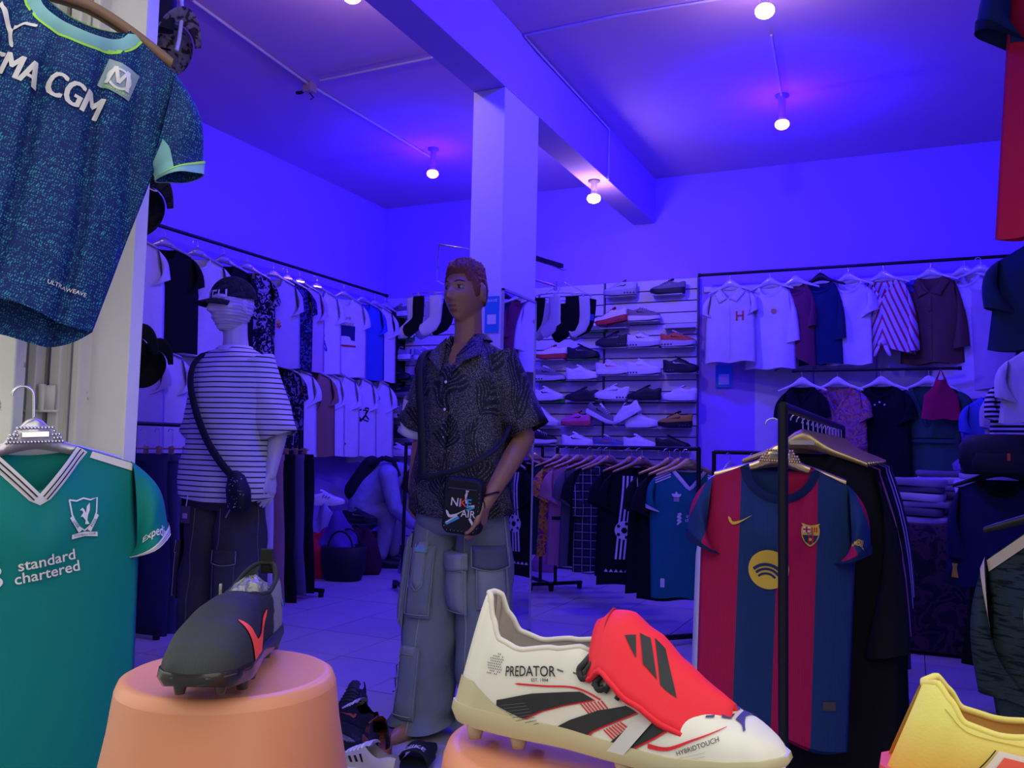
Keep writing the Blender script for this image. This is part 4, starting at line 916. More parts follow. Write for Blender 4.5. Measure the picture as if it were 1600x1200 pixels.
# ---------------------------------------------------------------- the football shirts at the doorway
def face(px, py, d): r = ray(px, py); return at(px, py, d), math.atan2(-r.x, r.y)
def kit(name, label, px, py, d, g, yaw, lean, mats, sides=(-1, 1), nu=36, nv=34, cb=.022, rx=0):
    p, th = face(px, py, d); t = thing(name, label, 'football shirt', p, th+yaw, None, rx, lean)
    put('body', g.body(nu, nv), mats['body'], t, True, 2e-4)
    for sd in sides:
        o = put('sleeve', g.sleeve(sd, 0, 1, 24, 14), mats.get('sleeve', mats['body']), t)
        if 'cuff' in mats: put('cuff', g.sleeve(sd, .90, 1.004, 28, 3, .004), mats['cuff'], o)
    if 'collar' in mats: put('collar', g.collar(cb, 30), mats['collar'], t)
    return t, p, th+yaw
def bighanger(label, p, rz, lean, body, plate):
    t = thing('clothes_hanger', label, 'hanger', p, rz, None, 0, lean); rows = []
    for i in range(25):
        u = -1+i/12; x = u*.185; h = .008+.026*sm(1-abs(u)*2.6)+.006; zc = .006-.050*abs(u)**1.4+.022*sm(1-abs(u)*2.6); dd = .012-.004*abs(u)
        rows.append([V((x, .012+dd*a, zc+h*b)) for a, b in ((-1, -.8), (-1, .8), (-.5, 1), (.5, 1), (1, .8), (1, -.8))])
    put('shoulder_bar', MB().grid(rows, cu=True).fan(rows[0][::-1]).fan(rows[-1]), body, t)
    me = MB().ell((0, 0, 0), (.0042, .003, .0042), 6).mesh('raised_dot')
    for i in range(17):
        for j in range(5):
            x = -.056+.007*i+(.0035 if j % 2 else 0); z = .012+.0078*j
            if abs(x) < .062-.006*j and not (abs(x) < .032 and 1 <= j <= 3): o = link('raised_dot', me, plate, t); o.location = (x, -.0015, z)
    put('name_plate', MB().box((0, -.002, .0285), (.058, .005, .014)), chromem, t, False, 0, .002)
    put('hook', MB().tube([(0, .012, .05), (0, .012, .10)]+[(.022*(cos(a)-1), .012, .115+.022*sin(a)) for a in [R(q) for q in range(0, 200, 20)]], .003, 8), chromem, t)
    return t
yel = mk('print_yellow', (.72, .50, .05), .55, 0, .3, .04, 10, 0); wht = mk('print_white', (.74, .72, .74), .5, 0, .3, .03, 10, 0); navyp = mk('print_navy', (.02, .03, .12), .55)
# --- red and blue striped shirt
def barca(g):
    x, y, z = g.xyz(); f = g.ma('FRACT', g.ma('ADD', g.ma('MULTIPLY', x, 1/.214), .0)); s = g.ma('LESS_THAN', f, .5)
    rib = g.ma('MULTIPLY', g.ma('ADD', g.ma('SINE', g.ma('MULTIPLY', x, 1100)), 1), .12); n = g.ma('MULTIPLY', g.noi(60, 2, g.nd('CombineXYZ', {0: g.ma('MULTIPLY', x, 3), 1: y, 2: g.ma('MULTIPLY', z, .3)})), .35)
    k = g.ma('ADD', .62, g.ma('ADD', rib, n)); red = g.mix(k, (.12, .0, .03), (.42, .008, .075)); blu = g.mix(k, (.004, .012, .05), (.014, .042, .145)); return g.mix(s, blu, red)
bm_ = pat('stripe_red_blue', barca, .75, .2); bcol = cloth((.010, .022, .085), 'deepblue')
def barsl(g):
    x, y, z = g.xyz(); f = g.ma('FRACT', g.ma('ADD', g.ma('MULTIPLY', g.ma('SUBTRACT', g.ma('ABSOLUTE', x), g.ma('MULTIPLY', z, -.42)), 1/.115), .42)); return g.mix(g.ma('LESS_THAN', f, .42), (.014, .042, .145), (.42, .008, .075))
gB = Gar(L=.76, W=.215, sh=.195, drop=.05, neck=.088, nd=.085, arm=.21, D=.045, A=.009, seed=8, flare=-.005, ls=.20, ang=70, cw=.115, ds=.05, skew=.035, bx=.03, k=.8)
tB, pB, rB = kit('football_shirt', 'red and blue striped football shirt with a yellow disc, behind the black post', 1218, 727, 2.53, gB, R(3), R(2), {'body': bm_, 'sleeve': pat('stripe_sleeve', barsl, .75), 'cuff': bcol, 'collar': bcol}, nv=40, cb=.024)
bighanger('gold dotted hanger of the red and blue striped shirt', pB, rB, R(2), goldm, goldm)
mB = lambda geo, mat, x, z, s=1, rot=0, e=.004, nm='print': decal(nm, xf(geo, x, z, s, rot), lambda a, b: gB.front(a, b, e), mat, tB, .015)
mB(SWOOSH, yel, -.105, -.165, .068, .12, .004, 'tick_logo'); mB(poly(circ(.056, 40)), yel, -.022, -.298, 1, 0, .0045, 'round_logo')
for k, (rr, w_) in enumerate(((.062, .011), (.050, .009), (.038, .0075))): mB(stroke([(-.003+rr*cos(a), -.018-.048+.012*k*0+rr*sin(a)) for a in [R(40+100*i/10) for i in range(11)]][::-1], w_), navyp, -.022, -.298+.004+.010-.003*k*0+.003*(1-k), .80, -.06, .0062, 'round_logo_arc')
SHIELD = spl([(-.5, .62), (-.42, .48), (-.5, .35), (-.48, -.1), (-.3, -.45), (0, -.68), (.3, -.45), (.48, -.1), (.5, .35), (.42, .48), (.5, .62), (0, .5)], 3, True)
CX = .088, -.19, .050
mB(poly(SHIELD), yel, *CX, 0, .0045, 'crest'); mB(poly([(-.40, .44), (-.02, .42), (-.02, .12), (-.42, .12)]), wht, *CX, 0, .006, 'crest_cross'); mB(join2(poly([(-.27, .44), (-.17, .44), (-.17, .12), (-.27, .12)]), poly([(-.41, .33), (-.02, .33), (-.02, .24), (-.41, .24)])), inkR, *CX, 0, .0072, 'crest_cross')
for q in range(3): mB(poly([(.05+.13*q, .42), (.11+.13*q, .42), (.11+.13*q, .12), (.05+.13*q, .12)]), inkR, *CX, 0, .006, 'crest_stripe')
mB(poly([(-.44, -.04), (.44, -.04), (.3, -.38), (0, -.6), (-.3, -.38)]), navyp, *CX, 0, .006, 'crest_field'); mB(text2d('FCB', .2, .01), navyp, CX[0], CX[1]+.002, CX[2], 0, .006, 'crest_letters')
mB(join2(poly([(-.12, -.04), (-.02, -.04), (-.02, -.55), (-.12, -.48)]), poly([(.08, -.04), (.18, -.04), (.18, -.46), (.08, -.53)])), inkR, *CX, 0, .007, 'crest_stripe'); mB(poly(circ(.09, 14, 0, -.28)), yel, *CX, 0, .008, 'crest_ball')
decal('lettering', text2d('AMBIL', .032, .012), lambda x, y: gB.sl(1, pi*.5-x*11-y*3, .60-y*4.5+x*5.5, .004), yel, tB, .01)
mB(poly([(-.018, -.012), (.018, -.012), (.018, .012), (-.018, .012)]), mk('tag_grey', (.08, .07, .05), .5), .155, -.665, 1, 0, .004, 'authentic_tag')
# white shirt showing at its left edge
gw = Gar(L=.70, W=.20, sh=.18, D=.03, seed=60); p, th = face(1190, 735, 2.70); t = thing('tshirt', 'white shirt showing as a strip left of the red and blue one', 't-shirt', p, th+R(-2), None); put('body', gw.body(14, 12), cW, t, True, 2e-4)
# --- teal shirt, lower left
teal = mk('teal_knit', (.0, .195, .185), .72, 0, .25, .10, 3, .25, 300, .0006); trim = mk('trim_white', (.72, .70, .74), .7)
gL = Gar(L=.80, W=.222, sh=.212, drop=.045, neck=.086, nd=.100, vn=True, arm=.21, D=.045, A=.011, seed=14, flare=-.02, ls=.20, ang=64, cw=.105, ds=.055, k=.6)
tL, pL, rL = kit('football_shirt', 'teal football shirt with white v-neck collar hanging at the door post', 55, 699, 1.93, gL, R(12), R(-3), {'body': teal, 'cuff': trim, 'collar': trim}, nv=40, cb=.026)
bighanger('silver dotted hanger of the teal shirt by the door post', pL, rL, R(-3), silverp, chromem)
def markL(geo, mat, x, z, s=1, rot=0, e=.004, nm='print'): return decal(nm, xf(geo, x, z, s, rot), lambda a, b: gL.front(a, b, e), mat, tL, .015)
for q in (.008, .016):
    for sd in (-1, 1): decal('collar_line', stroke([(sd*(gL.neck*(1-i/12)+q*.77), gL.ztop(gL.neck*(1-i/12)*.999)-q*.85) for i in range(13)], .0028), lambda a, b: gL.front(a, b, .0095), inkB, tL, .03)
for sd in (-1, 1): decal('shoulder_stripe', poly([(sd*.118, gL.ztop(.118)-.002), (sd*.208, gL.ztop(.208)-.002), (sd*.206, gL.ztop(.206)-.020), (sd*.112, gL.ztop(.112)-.018)]), lambda a, b: gL.front(a, b, .004), trim, tL, .02)
LS = [(-.5, .62), (-.25, .56), (0, .64), (.25, .56), (.5, .62), (.44, .1), (.28, -.3), (0, -.52), (-.28, -.3), (-.44, .1)]
def livercrest(mk_, cx, cz, s, full=True):
    mk_(stroke(LS+[LS[0]], .055), trim, cx, cz, s, 0, .005, 'crest_outline')
    bird = [(-.16, .22), (-.06, .30), (.0, .24), (.06, .1), (.1, .34), (.22, .46), (.2, .2), (.12, .0), (.1, -.16), (.18, -.3), (.02, -.3), (.04, -.16), (-.06, -.02), (-.14, -.02), (-.04, .12), (-.06, .2)]
    mk_(poly(bird), trim, cx, cz, s, 0, .005, 'crest_bird')
    if full:
        for sd in (-1, 1):
            mk_(poly([(sd*.52, -.02), (sd*.42, .06), (sd*.10, -.50), (sd*.22, -.58)]), trim, cx, cz, s, 0, .0058, 'crest_ribbon')
        mk_(xf(text2d('LIVER', .125, .01), -.32, -.26, 1, -1.02), inkT if False else teal, cx, cz, s, 0, .0075, 'crest_letters'); mk_(xf(text2d('POOL', .125, .01), .32, -.26, 1, 1.02), teal, cx, cz, s, 0, .0075, 'crest_letters')
        mk_(poly([(-.46, -.62), (0, -.56), (.46, -.62), (.46, -.78), (0, -.72), (-.46, -.78)]), trim, cx, cz, s, 0, .0058, 'crest_ribbon'); mk_(text2d('FOOTBALL CLUB', .10, .008), teal, cx, cz-.665*s, s, 0, .0075, 'crest_letters')
livercrest(markL, .090, -.157, .062)
def scb(mk_, cx, cz, s, rot, mat):
    mk_(text2d('standard', .34, .012), mat, cx, cz+.17*s, s, rot, .005, 'lettering'); mk_(text2d('chartered', .34, .012), mat, cx+.02*s, cz-.11*s, s, rot, .005, 'lettering')
    for q in range(3): mk_(stroke(spl([(-.14, .20-.24*q), (.02, .27-.24*q), (.06, .20-.24*q), (-.02, .13-.24*q), (-.14, .06-.24*q), (-.12, -.02-.24*q)], 4), .10), mat, cx-1.0*s, cz+.06*s, s, rot, .005, 'ribbon_logo')
scb(markL, .013, -.263, .098, .12, wht)
decal('lettering', text2d('Expedia', .042, .008), lambda x, y: gL.sl(1, pi*.5-x*10-y*3, .70-y*4.5+x*4.0, .004), wht, tL, .01)
for q in (.935, .965): put('cuff_line', gL.sleeve(1, q, q+.008, 28, 1, .0055), inkB, tL)
put('neck_label', MB().grid([[V((x, .035, z)) for x in (-.03, .03)] for z in (-.055, -.085)]), mk('label_teal', (.03, .16, .15), .5), tL)
# --- navy patterned shirt, upper left
def omf(g):
    x, y, z = g.xyz(); big = g.noi(16, 3, g.nd('CombineXYZ', {0: x, 1: 0.0, 2: g.ma('MULTIPLY', z, 2.6)}), 1.2)
    def vg(s1, s2):
        v = g.nd('TexVoronoi', {'Vector': g.nd('CombineXYZ', {0: g.ma('ADD', g.ma('MULTIPLY', x, s1), g.ma('MULTIPLY', big, 3)), 1: 0.0, 2: g.ma('ADD', g.ma('MULTIPLY', z, s2), g.ma('MULTIPLY', big, 5))}), 'Scale': 1.0, 'Randomness': .35}); return v
    d = g.ma('SUBTRACT', 1, g.stp(vg(215, 165),   .29, .09)); lvl = g.ma('ADD', .35, g.ma('MULTIPLY', g.stp(big, .5, .14), .65))
    base = g.mix(g.noi(7, 2), (.004, .014, .12), (.005, .022, .17)); return g.mix(g.ma('MULTIPLY', d, lvl), base, (.045, .32, .43))
om = pat('navy_dots', omf, .75, .25); omt = mk('pale_aqua', (.23, .50, .56), .7); lime = mk('lime_trim', (.38, .80, .10), .6)
gO = Gar(L=.665, W=.222, sh=.208, drop=.052, neck=.09, nd=.065, arm=.22, D=.05, A=.018, pleats=((-.028, -.03, .013, .026), (.062, -.10, .012, .024), (-.105, .02, .014, .026), (.13, -.16, .016, .018), (-.17, 0, .02, .02)), seed=23, flare=-.02, ls=.235, ang=60, cw=.10, ds=.05, bx=.06, k=.62)
tO, pO, rO = kit('football_shirt', 'navy football shirt with aqua dots high on the door post', 135, 16, 1.86, gO, R(4), R(13), {'body': om, 'cuff': omt, 'collar': omt}, nu=84, nv=40, cb=.026)
put('collar_edge', gO.collar(.031, 30, .002), lime, tO); put('cuff_edge', gO.sleeve(1, .885, .91, 28, 1, .0055), lime, tO)
bn = thing('clothes_hanger', 'brown wooden hanger inside the navy dotted shirt', 'hanger', pO, rO, None, 0, R(13)); rows = []
for i in range(17):
    u = -1+i/8; rows.append([V((u*.19, .014+.012*a, .016-.045*abs(u)**1.5+.016*b)) for a, b in ((-1, -.7), (-1, .7), (0, 1), (1, .7), (1, -.7))])
put('shoulder_bar', MB().grid(rows, cu=True).fan(rows[0][::-1]).fan(rows[-1]), mk('brown_wood', (.25, .13, .08), .35, 0, .4, .25, 20), bn); put('hook', MB().tube([(0, .014, .03), (0, .014, .11), (-.02, .014, .13), (-.04, .014, .11)], .003, 6), chromem, bn)
put('under_panel', MB().grid([[gO.sl(1, a, t_, .003) for a in [R(q) for q in (118, 130, 142, 155, 168, 180, 195)]] for t_ in [.12+.76*k/10 for k in range(11)]]), omt, tO)
mO = lambda geo, mat, x, z, s=1, rot=0, e=.004, nm='print': decal(nm, xf(geo, x, z, s, rot), lambda a, b: gO.front(a, b, e), mat, tO, .012)
puma = join2(poly(spl([(-.5, .5), (-.42, .42), (-.30, .36), (-.1, .1), (.05, -.02), (.2, .18), (.42, .30), (.40, .38), (.2, .28), (.06, .12), (.0, .1), (.1, -.2), (.28, -.5), (.18, -.48), (-.02, -.15), (-.12, -.05), (-.3, .16), (-.4, .28), (-.5, .36)], 3, True)))
mO(puma, wht, -.112, -.112, .082, -.2, .004, 'leaping_cat_logo')
mO(join2(*[xf(text2d('CMA CGM', .072, 0, .70, .98), q) for q in (-.0022, 0, .0022)]), wht, -.028, -.205, 1, -.10, .005, 'lettering')
mO(poly([(-.5, -.55), (.5, -.55), (.5, .55), (-.5, .55)]), mk('patch_grey', (.28, .36, .44), .5), .100, -.130, .066, -.08, .004, 'crest_patch')
mO(ringg(.38, .30, 28), wht, .100, -.133, .066, 0, .006, 'crest_letter'); mO(join2(stroke([(-.34, -.36), (-.20, .34)], .10), stroke([(-.20, .34), (0, -.22)], .12), stroke([(0, -.22), (.20, .34)], .10), stroke([(.20, .34), (.32, -.36)], .12)), wht, .100, -.130, .066, 0, .0072, 'crest_letter')
mO(text2d('DROIT AU BUT', .12, .01), lime, .100, -.161, .066, 0, .006, 'crest_letters'); mO(text2d('ULTRAWEAVE', .012, .004), wht, .13, -.60, 1, 0, .005, 'lettering')
# --- small teal shirt on the middle rack
gM = Gar(L=.735, W=.225, sh=.20, drop=.05, neck=.085, nd=.10, vn=True, arm=.2, D=.04, A=.008, seed=31, flare=-.01, ls=.19, ang=74, cw=.11)
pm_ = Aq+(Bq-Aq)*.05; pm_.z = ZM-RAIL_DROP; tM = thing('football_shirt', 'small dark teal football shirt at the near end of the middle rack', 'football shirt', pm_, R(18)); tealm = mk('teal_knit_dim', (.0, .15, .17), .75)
put('body', gM.body(22, 18), tealm, tM, True, 2e-4); put('collar', gM.collar(.022), trim, tM)
for sd in (-1, 1): o = put('sleeve', gM.sleeve(sd), tealm, tM); put('cuff', gM.sleeve(sd, .9, 1.0, 16, 2, .004), trim, o)
mM = lambda geo, mat, x, z, s=1, rot=0, e=.004, nm='print': decal(nm, xf(geo, x, z, s, rot), lambda a, b: gM.front(a, b, e), mat, tM, .03)
for sd in (-1, 1):
    for q in (0, .02, .04): decal('shoulder_stripe', stroke([(sd*.105, gM.ztop(.105)-.006-q*.7), (sd*.195, gM.ztop(.195)-.006-q*.7)], .008), lambda a, b: gM.front(a, b, .004), trim, tM, .05)
tref = join2(poly(spl([(0, .5), (.16, .2), (0, -.1), (-.16, .2)], 4, True)), poly(spl([(-.48, .25), (-.15, .22), (-.05, -.1), (-.35, -.02)], 4, True)), poly(spl([(.48, .25), (.15, .22), (.05, -.1), (.35, -.02)], 4, True)), *[poly([(-.3, -.18-.13*q), (.3, -.18-.13*q), (.26, -.25-.13*q), (-.26, -.25-.13*q)]) for q in range(3)])
mM(tref, trim, -.075, -.155, .055, 0, .004, 'three_leaf_logo'); livercrest(lambda *a: mM(*a), .095, -.155, .065, False); scb(mM, .03, -.28, .085, 0, trim); mM(poly([(-.012, -.025), (.012, -.025), (.012, .025), (-.012, .025)]), trim, -.15, -.65, 1, 0, .004, 'tag')
hanger('gold hanger of the small dark teal football shirt', pm_, R(18), 'gold')
# --- dark green-grey shirt, lower right, and red one, upper right
def dk(g):
    n = g.noi(20, 3, g.nd('CombineXYZ', {0: g.xyz()[0], 1: 0.0, 2: g.ma('ADD', g.ma('MULTIPLY', g.xyz()[2], 5), g.xyz()[0])}), .6); return g.mix(g.stp(n, .56, .05), (.016, .030, .040), (.003, .006, .010))
dkm = pat('slate_dashes', dk, .75); cream = mk('cream_trim', (.45, .38, .30), .7)
gD = Gar(L=.74, W=.24, sh=.205, drop=.07, neck=.085, nd=.07, arm=.22, D=.05, A=.012, seed=41, ls=.30, ang=76, cw=.13, ds=.05)
tD, pD, rD = kit('football_shirt', 'dark slate football shirt with cream shoulder piping at the doorway', 1692, 812, 1.86, gD, R(-4), R(-10), {'body': dkm, 'collar': cream})
put('shoulder_stripe', MB().grid([[gD.sl(-1, a, t_, .004) for t_ in (0, .06, .10)] for a in [R(q) for q in range(-10, 121, 13)]]), cream, tD); decal('shoulder_stripe', poly([(-.095, gD.ztop(.095)-.003), (-.2, gD.ztop(.2)-.003), (-.2, gD.ztop(.2)-.028), (-.098, gD.ztop(.098)-.028)]), lambda a, b: gD.front(a, b, .004), cream, tD, .02)
decal('piping', stroke(spl([(-.10, -.10), (-.135, -.16), (-.15, -.24), (-.155, -.32)], 6), .0045), lambda a, b: gD.front(a, b, .004), cream, tD, .02)
hanger('black hanger of the dark slate football shirt', pD, rD, 'black')
rdm = mk('red_knit', (.48, .006, .04), .75, 0, .2, .15, 5, .25, 300, .0006)
gR = Gar(L=.74, W=.19, sh=.185, drop=.06, neck=.085, nd=.07, arm=.22, D=.05, A=.01, seed=43, ls=.20, ang=68, cw=.13, ds=.05)
tR, pR, rR = kit('football_shirt', 'red football shirt with navy sleeve hanging high at the doorway edge', 1726, -140, 1.97, gR, R(3), R(2), {'body': rdm, 'sleeve': cloth((.012, .03, .11), 'sleevenavy'), 'cuff': cloth((.006, .012, .045), 'cuffnavy'), 'collar': bcol})
decal('side_panel', poly(spl([(-.10, -.40), (-.135, -.50), (-.14, -.60), (-.10, -.69), (-.02, -.69), (.0, -.4)], 4, True)), lambda a, b: gR.front(a, b, .004), cloth((.01, .05, .13), 'panelblue'), tR, .03)
hanger('black hanger of the red football shirt at the doorway edge', pR, rR, 'black')
gN = Gar(L=.30, W=.18, sh=.17, drop=.05, arm=.12, D=.04, seed=47, ls=.14, ang=74, cw=.12); p, th = face(1668, 372, 2.35); t = thing('football_shirt', 'navy shirt hanging right below the red one at the edge', 'football shirt', p, th); put('body', gN.body(16, 12), cloth((.008, .02, .09), 'navyshirt'), t, True, 2e-4)
for sd in (-1, 1): put('sleeve', gN.sleeve(sd), cloth((.008, .02, .09), 'navyshirt'), t)
rail('short black rail from which the red shirt hangs at the doorway', pR+V((-.06, .0, RAIL_DROP)), pR+V((.55, .25, RAIL_DROP)), .011)
rail('short black rail carrying the dark slate shirt at the doorway', pD+V((-.05, .02, RAIL_DROP)), pD+V((.60, .20, RAIL_DROP)), .011)
# --- right side: striped and lilac tops, black things on a short rack
stB = pat('bw_stripes', hstripes((.7, .7, .74), (.012, .012, .03), .022, .5))
for px, py, d, lb, m_, L_, nm in ((1606, 585, 3.9, 'white top with fine black stripes at the right edge of the picture', stB, .42, 'striped_top'), (1592, 605, 4.3, 'lilac blouse behind the striped top near the right edge', cL, .36, 'blouse'), (1552, 620, 4.9, 'bright blue scarf-like top between the green dress and the lilac blouse', cBl, .40, 'top'), (1630, 545, 3.5, 'white folded ribbed top hanging above the striped one', cW, .30, 'ribbed_top')):
    p, th = face(px, py, d); g = Gar(L=L_, W=.15, sh=.13, drop=.05, neck=.06, nd=.05, arm=.13, D=.04, seed=px, ls=.16, ang=72, cw=.11); t = thing(nm, lb, 'top', p, th+R(8)); put('body', g.body(14, 10), m_, t, True, 2e-4)
    for sd in (-1, 1): put('sleeve', g.sleeve(sd), m_, t)
p, th = face(1566, 748, 3.7); g = Gar(L=.46, W=.19, sh=.17, drop=.05, neck=.07, nd=.06, arm=.2, D=.07, seed=5, flare=.045, ls=.3, ang=80, cw=.13)
t, = (top('football_shirt', 'black football shirt with a small gold emblem below the black bag', 'football shirt', p+V((0, 0, RAIL_DROP)), th, g, cN, collar=cB, hang=('black', 'black hanger of the shirt with the gold emblem')),)
decal('emblem', poly([(-.012, .03), (.012, .03), (.008, .01), (.014, -.03), (-.014, -.03), (-.008, .01)]), lambda x, y: g.front(x-.185, y-.40, .004), yel, t, .05)
trousers('black trousers hanging below the shirt with the gold emblem', p+V((.05, .10, -.32)), th, cB, .50, .17, .10, 9, None, None)
bgm = mk('bag_black', (.010, .010, .016), .6, 0, .3, .2, 20, .3)
bp = thing('sports_bag', 'black sports bag with orange zip pulls on the right, above the gold-emblem shirt', 'bag', face(1568, 742, 3.62)[0], th)
put('body', MB().rings([(0, 0, 0, .15, .09), (0, 0, .05, .165, .10), (0, 0, .12, .16, .10), (0, 0, .165, .13, .08), (0, 0, .17, .05, .03)], 28, 4, lambda a, z, i: (.006*sin(5*a+z*20), 0), (1, 1)), bgm, bp)
put('front_pocket', MB().rings([(0, -.095, .01, .11, .02), (0, -.10, .05, .115, .025), (0, -.095, .09, .10, .018)], 20, 4, None, (1, 1)), bgm, bp)
for x, z in ((.02, .075), (.10, .12)): put('zip_pull', MB().box((x, -.125, z), (.012, .004, .03)), mk('orange', (.7, .14, .02), .5), bp, False)
# stand that carries the right-hand things
st = thing('wall_rack', 'black rack at the right edge carrying the bag and the dark shirts', 'rack', (1.10, 3.6, 0))
mb = MB(); 
for q in ((1.12, 3.0), (1.12, 4.9)): put('upright', MB().tube([V((q[0]-1.10, q[1]-3.6, 0)), V((q[0]-1.10, q[1]-3.6, 2.2))], .014, 8), blackm, st)
for z in (1.02, 1.36, 2.1): put('bar', MB().tube([(.02, -.6, z), (.02, 1.3, z)], .012, 8), blackm, st)
put('arm', MB().tube([(.02, .0, 1.07), (p.x-1.10, p.y-3.6+.03, 1.07)], .010, 8), blackm, st)
cd = thing('cardboard_sheet', 'violet grey cardboard sheet leaning at the table foot', 'cardboard', onz(1512, 1010, .0)); cd.rotation_euler = (R(-8), 0, R(30)); put('sheet', MB().box((0, 0, .17), (.30, .006, .34)), mk('cardboard', (.16, .12, .14), .8), cd, False)
# ---------------------------------------------------------------- mannequins
def headpt(th, ph, k=1.0, off=0):
    """head skin, facing -y, centre at ear height"""
    n = V((sin(th)*sin(ph), -sin(th)*cos(ph), cos(th)))
    z = n.z*.122; q = max(0, -n.z)
    x = n.x*.076*(1-.30*q**1.6); y = n.y*.097*(1-.10*q)
    if n.y < 0: y -= .010*q*(1-q*.35)
    else: y *= 1-.20*q**1.5
    if n.z > 0: x *= 1+.03*n.z; y += .008*n.z
    p = V((x, y, z)); X, Z = p.x, p.z; gs = lambda a, b, sa, sb: exp(-((X-a)/sa)**2-((Z-b)/sb)**2)
    if n.y < .1:
        w = sm(-n.y*2.2); ax = abs(X); ga = lambda a, b, sa, sb: exp(-((ax-a)/sa)**2-((Z-b)/sb)**2)
        d = 0
        if -.045 < Z < .03: r = sm((.026-Z)/.055); d += (.006+.021*r)*exp(-(X/(.0085+.006*r))**2)*sm((Z+.043)/.012)
        d += .004*ga(.011, -.033, .007, .007)
        d -= .013*ga(.031, .012, .016, .011); d += .008*ga(.03, .030, .022, .008); d -= .004*gs(0, .016, .010, .008)
        d += .005*ga(.044, -.018, .018, .016); d -= .004*ga(.04, -.055, .016, .018)
        d += .0085*gs(0, -.059, .019, .0055); d += .0085*gs(0, -.0735, .017, .0065); d -= .006*gs(0, -.0662, .022, .003); d -= .004*gs(0, -.085, .02, .006)
        d += .010*gs(0, -.102, .020, .013)
        p.y -= d*w
    return p*k+n*off
def head_mb(mb, c, rot, nth=90, nph=100):
    rows = [[c+rot @ headpt(.01+(pi-.02)*i/nth, 2*pi*j/nph) for j in range(nph)] for i in range(nth+1)]
    mb.grid(rows, cu=True); mb.fan(rows[0]); mb.fan(rows[-1][::-1])
    for sd in (-1, 1):
        mb.ell(c+rot @ V((sd*.079, .012, .002)), (.009, .020, .034), 14, rot @ M.Rotation(sd*.25, 3, 'Z') @ M.Rotation(-.15, 3, 'X'))
        mb.ell(c+rot @ V((sd*.080, .018, -.024)), (.008, .011, .013), 10, rot)
def limb(mb, pts):
    for (a, ra), (b, rb) in zip(pts, pts[1:]): mb.capsule(a, b, ra, rb, 14)
def hand_mb(mb, wr, dirv, palm, curl=.5, side=1, k=1.0):
    """wr wrist, dirv down the hand, palm normal, side = +1 when the thumb is at dirv x palm"""
    d = V(dirv).normalized(); n = V(palm); n = (n-d*n.dot(d)).normalized(); s = d.cross(n)*side
    for q in (-.030, -.010, .010, .030): mb.capsule(V(wr)+d*.012+s*q*.55, V(wr)+d*.085*k+s*q, .013, .0125, 10)
    for q, L in ((.032, .070), (.0105, .080), (-.0105, .075), (-.032, .058)):
        p = V(wr)+d*.085*k+s*q; dd = d.copy(); r = .0090
        for j, f in enumerate((.45, .32, .23)):
            dd = (dd*cos(curl*.55)+n*sin(curl*.55)).normalized(); nn = (n-dd*n.dot(dd)).normalized(); e = p+dd*L*f*k; mb.capsule(p, e, r, r*.92, 10); p = e; r *= .92; n2 = nn
    p = V(wr)+d*.025+s*.024+n*.004; e = p+(d*.7+s*.62+n*.25).normalized()*.040*k; mb.capsule(p, e, .0125, .0105, 10); f = e+(d*.95+s*.15+n*.35).normalized()*.034*k; mb.capsule(e, f, .0105, .0085, 10)
skin = mk('mannequin_skin', (.36, .18, .105), .38, 0, .45, .05, 8, .05)
skinw = mk('mannequin_pale', (.60, .55, .56), .3, 0, .5, .04, 8, 0)
eyew, eyeb, browm = mk('eye_white', (.35, .34, .36), .3), mk('eye_dark', (.02, .03, .03), .2), mk('brow', (.05, .028, .015), .7)
def mannequin(label, base, rz, headyaw, armL, armR, skinmat, leg=None, k=1.0, feet=True, headtilt=0):
    t = thing('mannequin', label, 'mannequin', base, rz, 'dressed shop mannequins'); mb = MB()
    mb.rings([(0, .0, .88, .155, .105), (0, 0, .95, .165, .115), (0, -.005, 1.08, .142, .10), (0, -.005, 1.22, .160, .112), (0, 0, 1.34, .178, .115), (0, .005, 1.42, .175, .10), (0, .01, 1.47, .12, .075), (0, .012, 1.505, .065, .06)], 32, 2.2, None, (1, 1))
    hc = V((0, -.02, 1.705)); rot = M.Rotation(headyaw, 3, 'Z') @ M.Rotation(headtilt, 3, 'X')
    limb(mb, [(V((0, .015, 1.47)), .066), (V((0, .008, 1.56)), .056), (V((0, .0, 1.65)), .056)]); [limb(mb, [(V((q*.05, .015, 1.475)), .045), (V((q*.140, .01, 1.395)), .050)]) for q in (-1, 1)]
    head_mb(mb, hc, rot)
    for sd, arm in ((1, armL), (-1, armR)):
        e, w_, hd, pn = (V(q) for q in arm[:4]); limb(mb, [(V((sd*.155, .01, 1.385)), .050), (V((sd*.16, .01, 1.39)).lerp(e, .5), .045), (e, .040)]); limb(mb, [(e, .040), (e.lerp(w_, .3), .041), (w_, .026)]); hand_mb(mb, w_-hd.normalized()*.012, hd, pn, arm[4], arm[5])
    for sd in (-1, 1):
        lx, ly = leg[sd] if leg else (sd*.10, 0)
        limb(mb, [(V((sd*.085, 0, .90)), .085), (V((lerp(sd*.085, lx, .5), ly*.5, .50)), .056)]); limb(mb, [(V((lerp(sd*.085, lx, .5), ly*.5, .50)), .056), (V((lerp(sd*.085, lx, .6), ly*.6+.02, .36)), .055), (V((lx, ly+.02, .10)), .036)])
        if feet: limb(mb, [(V((lx, ly+.045, .036)), .034), (V((lx+sd*.004, ly-.06, .038)), .036), (V((lx+sd*.012, ly-.14, .024)), .030), (V((lx+sd*.014, ly-.185, .017)), .018)])
    b = blob('body', mb, skinmat, t, .0048, 4); return t, hc, rot
